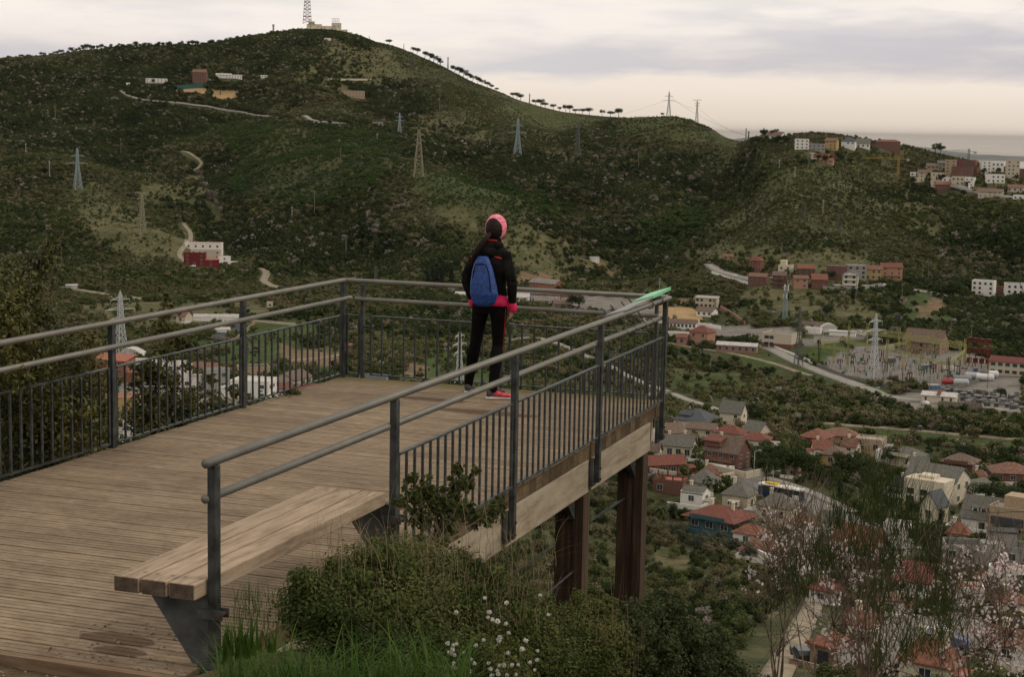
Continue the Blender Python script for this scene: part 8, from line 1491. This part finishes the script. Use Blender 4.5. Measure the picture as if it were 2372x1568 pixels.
def almond(base, hubs, cl, label, seed, extra=0, box=None):
    g = random.Random(seed); B = Vector(at(*base)); root = empty('almond_tree', B, 0, label, 'tree', 'blossoming almonds on the near slope'); b = MB(); Hh = [Vector(at(*h))-B for h in hubs]
    for h in Hh:
        twigs(b, (0, 0, 0), [h], .0075, g, .10)
        for _ in range(7): e_ = h+Vector((g.gauss(0, .16), g.gauss(0, .16), abs(g.gauss(.12, .14)))); twigs(b, h*g.uniform(.75, 1), [e_], .003, g, .15); twigs(b, (h+e_)/2, [e_+Vector((g.gauss(0, .09), g.gauss(0, .09), g.gauss(0, .09))) for _ in range(3)], .0016, g, .15)
    cl = list(cl)
    for _ in range(extra): cl.append((g.uniform(box[0], box[1]), g.uniform(box[2], box[3])))
    V, F, k = [], [], 0
    for (u, v) in cl:
        P = Vector(at(u, v, hubs[0][2]+g.uniform(-.4, .4)))-B; h = min(Hh, key=lambda q: (q-P).length); twigs(b, h, [P], .0028, g, .12); twigs(b, h+(P-h)*.6, [P+Vector((g.gauss(0, .05), g.gauss(0, .05), g.gauss(0, .05))) for _ in range(2)], .0015, g)
        m_ = Matrix.Rotation(g.uniform(0, 6), 3, 'Z') @ Matrix.Rotation(g.uniform(0, 6), 3, 'X'); bv, bf = BLM[g.randrange(6)]; nf = g.choice((3, 4, 6, 8))
        for t_ in range(1 if g.random() < .6 else 2):
            vv_ = (np.array(m_) @ bv[:nf*20].T).T*g.uniform(.75, 1.2)+np.array(P)+np.array([g.gauss(0, .022) for _ in range(3)])*t_; V.append(vv_); F.append(bf[:nf*5]+k); k += len(vv_)
    if box:
        for _ in range(120):
            P = Vector(at(g.uniform(box[0]-20, box[1]), g.uniform(box[2]-20, box[3]+20), hubs[0][2]+g.uniform(-.5, .5)))-B; up_ = (Vector((0, 0, 1))+Vector(RT)*g.gauss(0, .5)).normalized(); q0 = P; pts = [q0]
            for j in range(4): up_ = (up_+Vector((g.gauss(0, .22), g.gauss(0, .22), g.gauss(0, .15)))).normalized(); q0 = q0+up_*g.uniform(.05, .12); pts.append(q0)
            b.tube(pts, [.0030, .0025, .002, .0015, .0008], 4, cap=False)
    link('blossom', np_mesh('blossom', np.concatenate(V), np.concatenate(F), LF['petal']), root); b.build('branches', LF['twig'], root); return root
cA = [Z3(*q) for q in [(715, 705), (770, 705), (815, 715), (845, 735), (700, 770), (690, 790), (670, 760), (740, 790), (620, 1005), (645, 1060), (575, 1085), (595, 960), (780, 1060), (700, 635), (730, 660), (780, 1040), (880, 840), (900, 870), (930, 850), (840, 830), (760, 820), (870, 880), (910, 800), (975, 1215), (960, 1300), (1000, 1290)]]
cB = [Z3(*q) for q in [(1050, 870), (1080, 880), (1150, 890), (1200, 860), (1230, 900), (1290, 890), (1330, 860), (1380, 880), (1480, 870), (1350, 740), (1300, 730), (1180, 940), (1340, 900), (1240, 1000), (1180, 1000), (1450, 900), (1100, 950), (1240, 1400), (1110, 1400), (1090, 1440), (1180, 1300), (1330, 1400), (1400, 1430), (1450, 1400), (1250, 1330), (1560, 1250), (1580, 1280), (1130, 1500), (1210, 1480), (1500, 1460), (1420, 1500)]]
cC = [Z3(*q) for q in [(1700, 850), (1785, 850), (1800, 870), (1690, 960), (1650, 1080), (1900, 850), (2025, 840), (1990, 910), (2030, 900), (1850, 940), (1870, 960), (1890, 1060), (1930, 1040), (1960, 1050), (1720, 1040), (1740, 1100), (1760, 930), (1660, 1050), (1800, 1000), (1850, 1020), (2070, 1140), (2100, 1170), (2120, 1200), (2050, 1180), (1925, 1220), (1935, 1250), (1820, 1280), (1900, 1330), (1950, 1330), (2000, 1380), (1850, 1360), (1900, 1400), (2060, 1350), (2000, 1450), (1640, 1180), (1920, 1370), (2100, 1350), (2000, 1180), (2040, 1440), (1880, 1290)]]
almond((1800, 1640, 9.2), [(1800, 1500, 9.2), (1780, 1330, 9.3), (1830, 1280, 9.4), (1755, 1400, 9.2), (1850, 1380, 9.3), (1805, 1240, 9.4)], cA, 'slender almond with few blossoms, leftmost on the near slope', 51, 26, (1790, 1900, 1215, 1340))
almond((1990, 1650, 9.0), [(2000, 1480, 9.1), (1960, 1350, 9.2), (2050, 1330, 9.2), (2090, 1420, 9.1), (1930, 1450, 9.0), (2020, 1300, 9.3), (2080, 1280, 9.3)], cB, 'tangled grey almond branches behind the tall broom', 52, 55, (1900, 2110, 1260, 1560))
almond((2260, 1680, 9.3), [(2280, 1500, 9.3), (2240, 1380, 9.4), (2320, 1360, 9.5), (2200, 1340, 9.4), (2340, 1470, 9.4), (2180, 1420, 9.3), (2300, 1300, 9.5)], cC, 'almond full of pale pink blossom at the right edge', 53, 75, (2170, 2371, 1290, 1560))
b = MB()
for i, pts in enumerate([[(2440, 1100), (2371, 1065), (2290, 1035), (2180, 1026)], [(2420, 1160), (2330, 1120), (2250, 1065), (2220, 1045)], [(2420, 830), (2371, 790), (2340, 760)], [(2440, 1190), (2371, 1185), (2300, 1188), (2230, 1180)], [(2410, 720), (2371, 680), (2348, 618)]]): b.tube([at(u, v, 5.2) for u, v in pts], [.0016, .0013, .001, .0006][:len(pts)], 4)
tag(b.build('grass_stems', LF['sprig']), 'long thin grass stems arching in from the right edge', 'grass')
# ------------------------------------------------------------------ air
hz = MB(); hz.box((0, 0, 0), (2000000, 2000000, 540))
hm = bpy.data.materials.new('haze_air'); hm.use_nodes = True; ht = hm.node_tree; ht.nodes.remove(ht.nodes['Principled BSDF'])
pv = ht.nodes.new('ShaderNodeVolumePrincipled'); pv.inputs['Color'].default_value = (.85, .80, .76, 1); pv.inputs['Density'].default_value = 0.6e-5; pv.inputs['Anisotropy'].default_value = 0.0
ht.links.new(pv.outputs[0], ht.nodes['Material Output'].inputs['Volume'])
ho = hz.build('haze', hm, loc=(0, 0, 0)); tag(ho, 'thin pale air over the whole valley', kind='stuff')
ho.visible_shadow = True
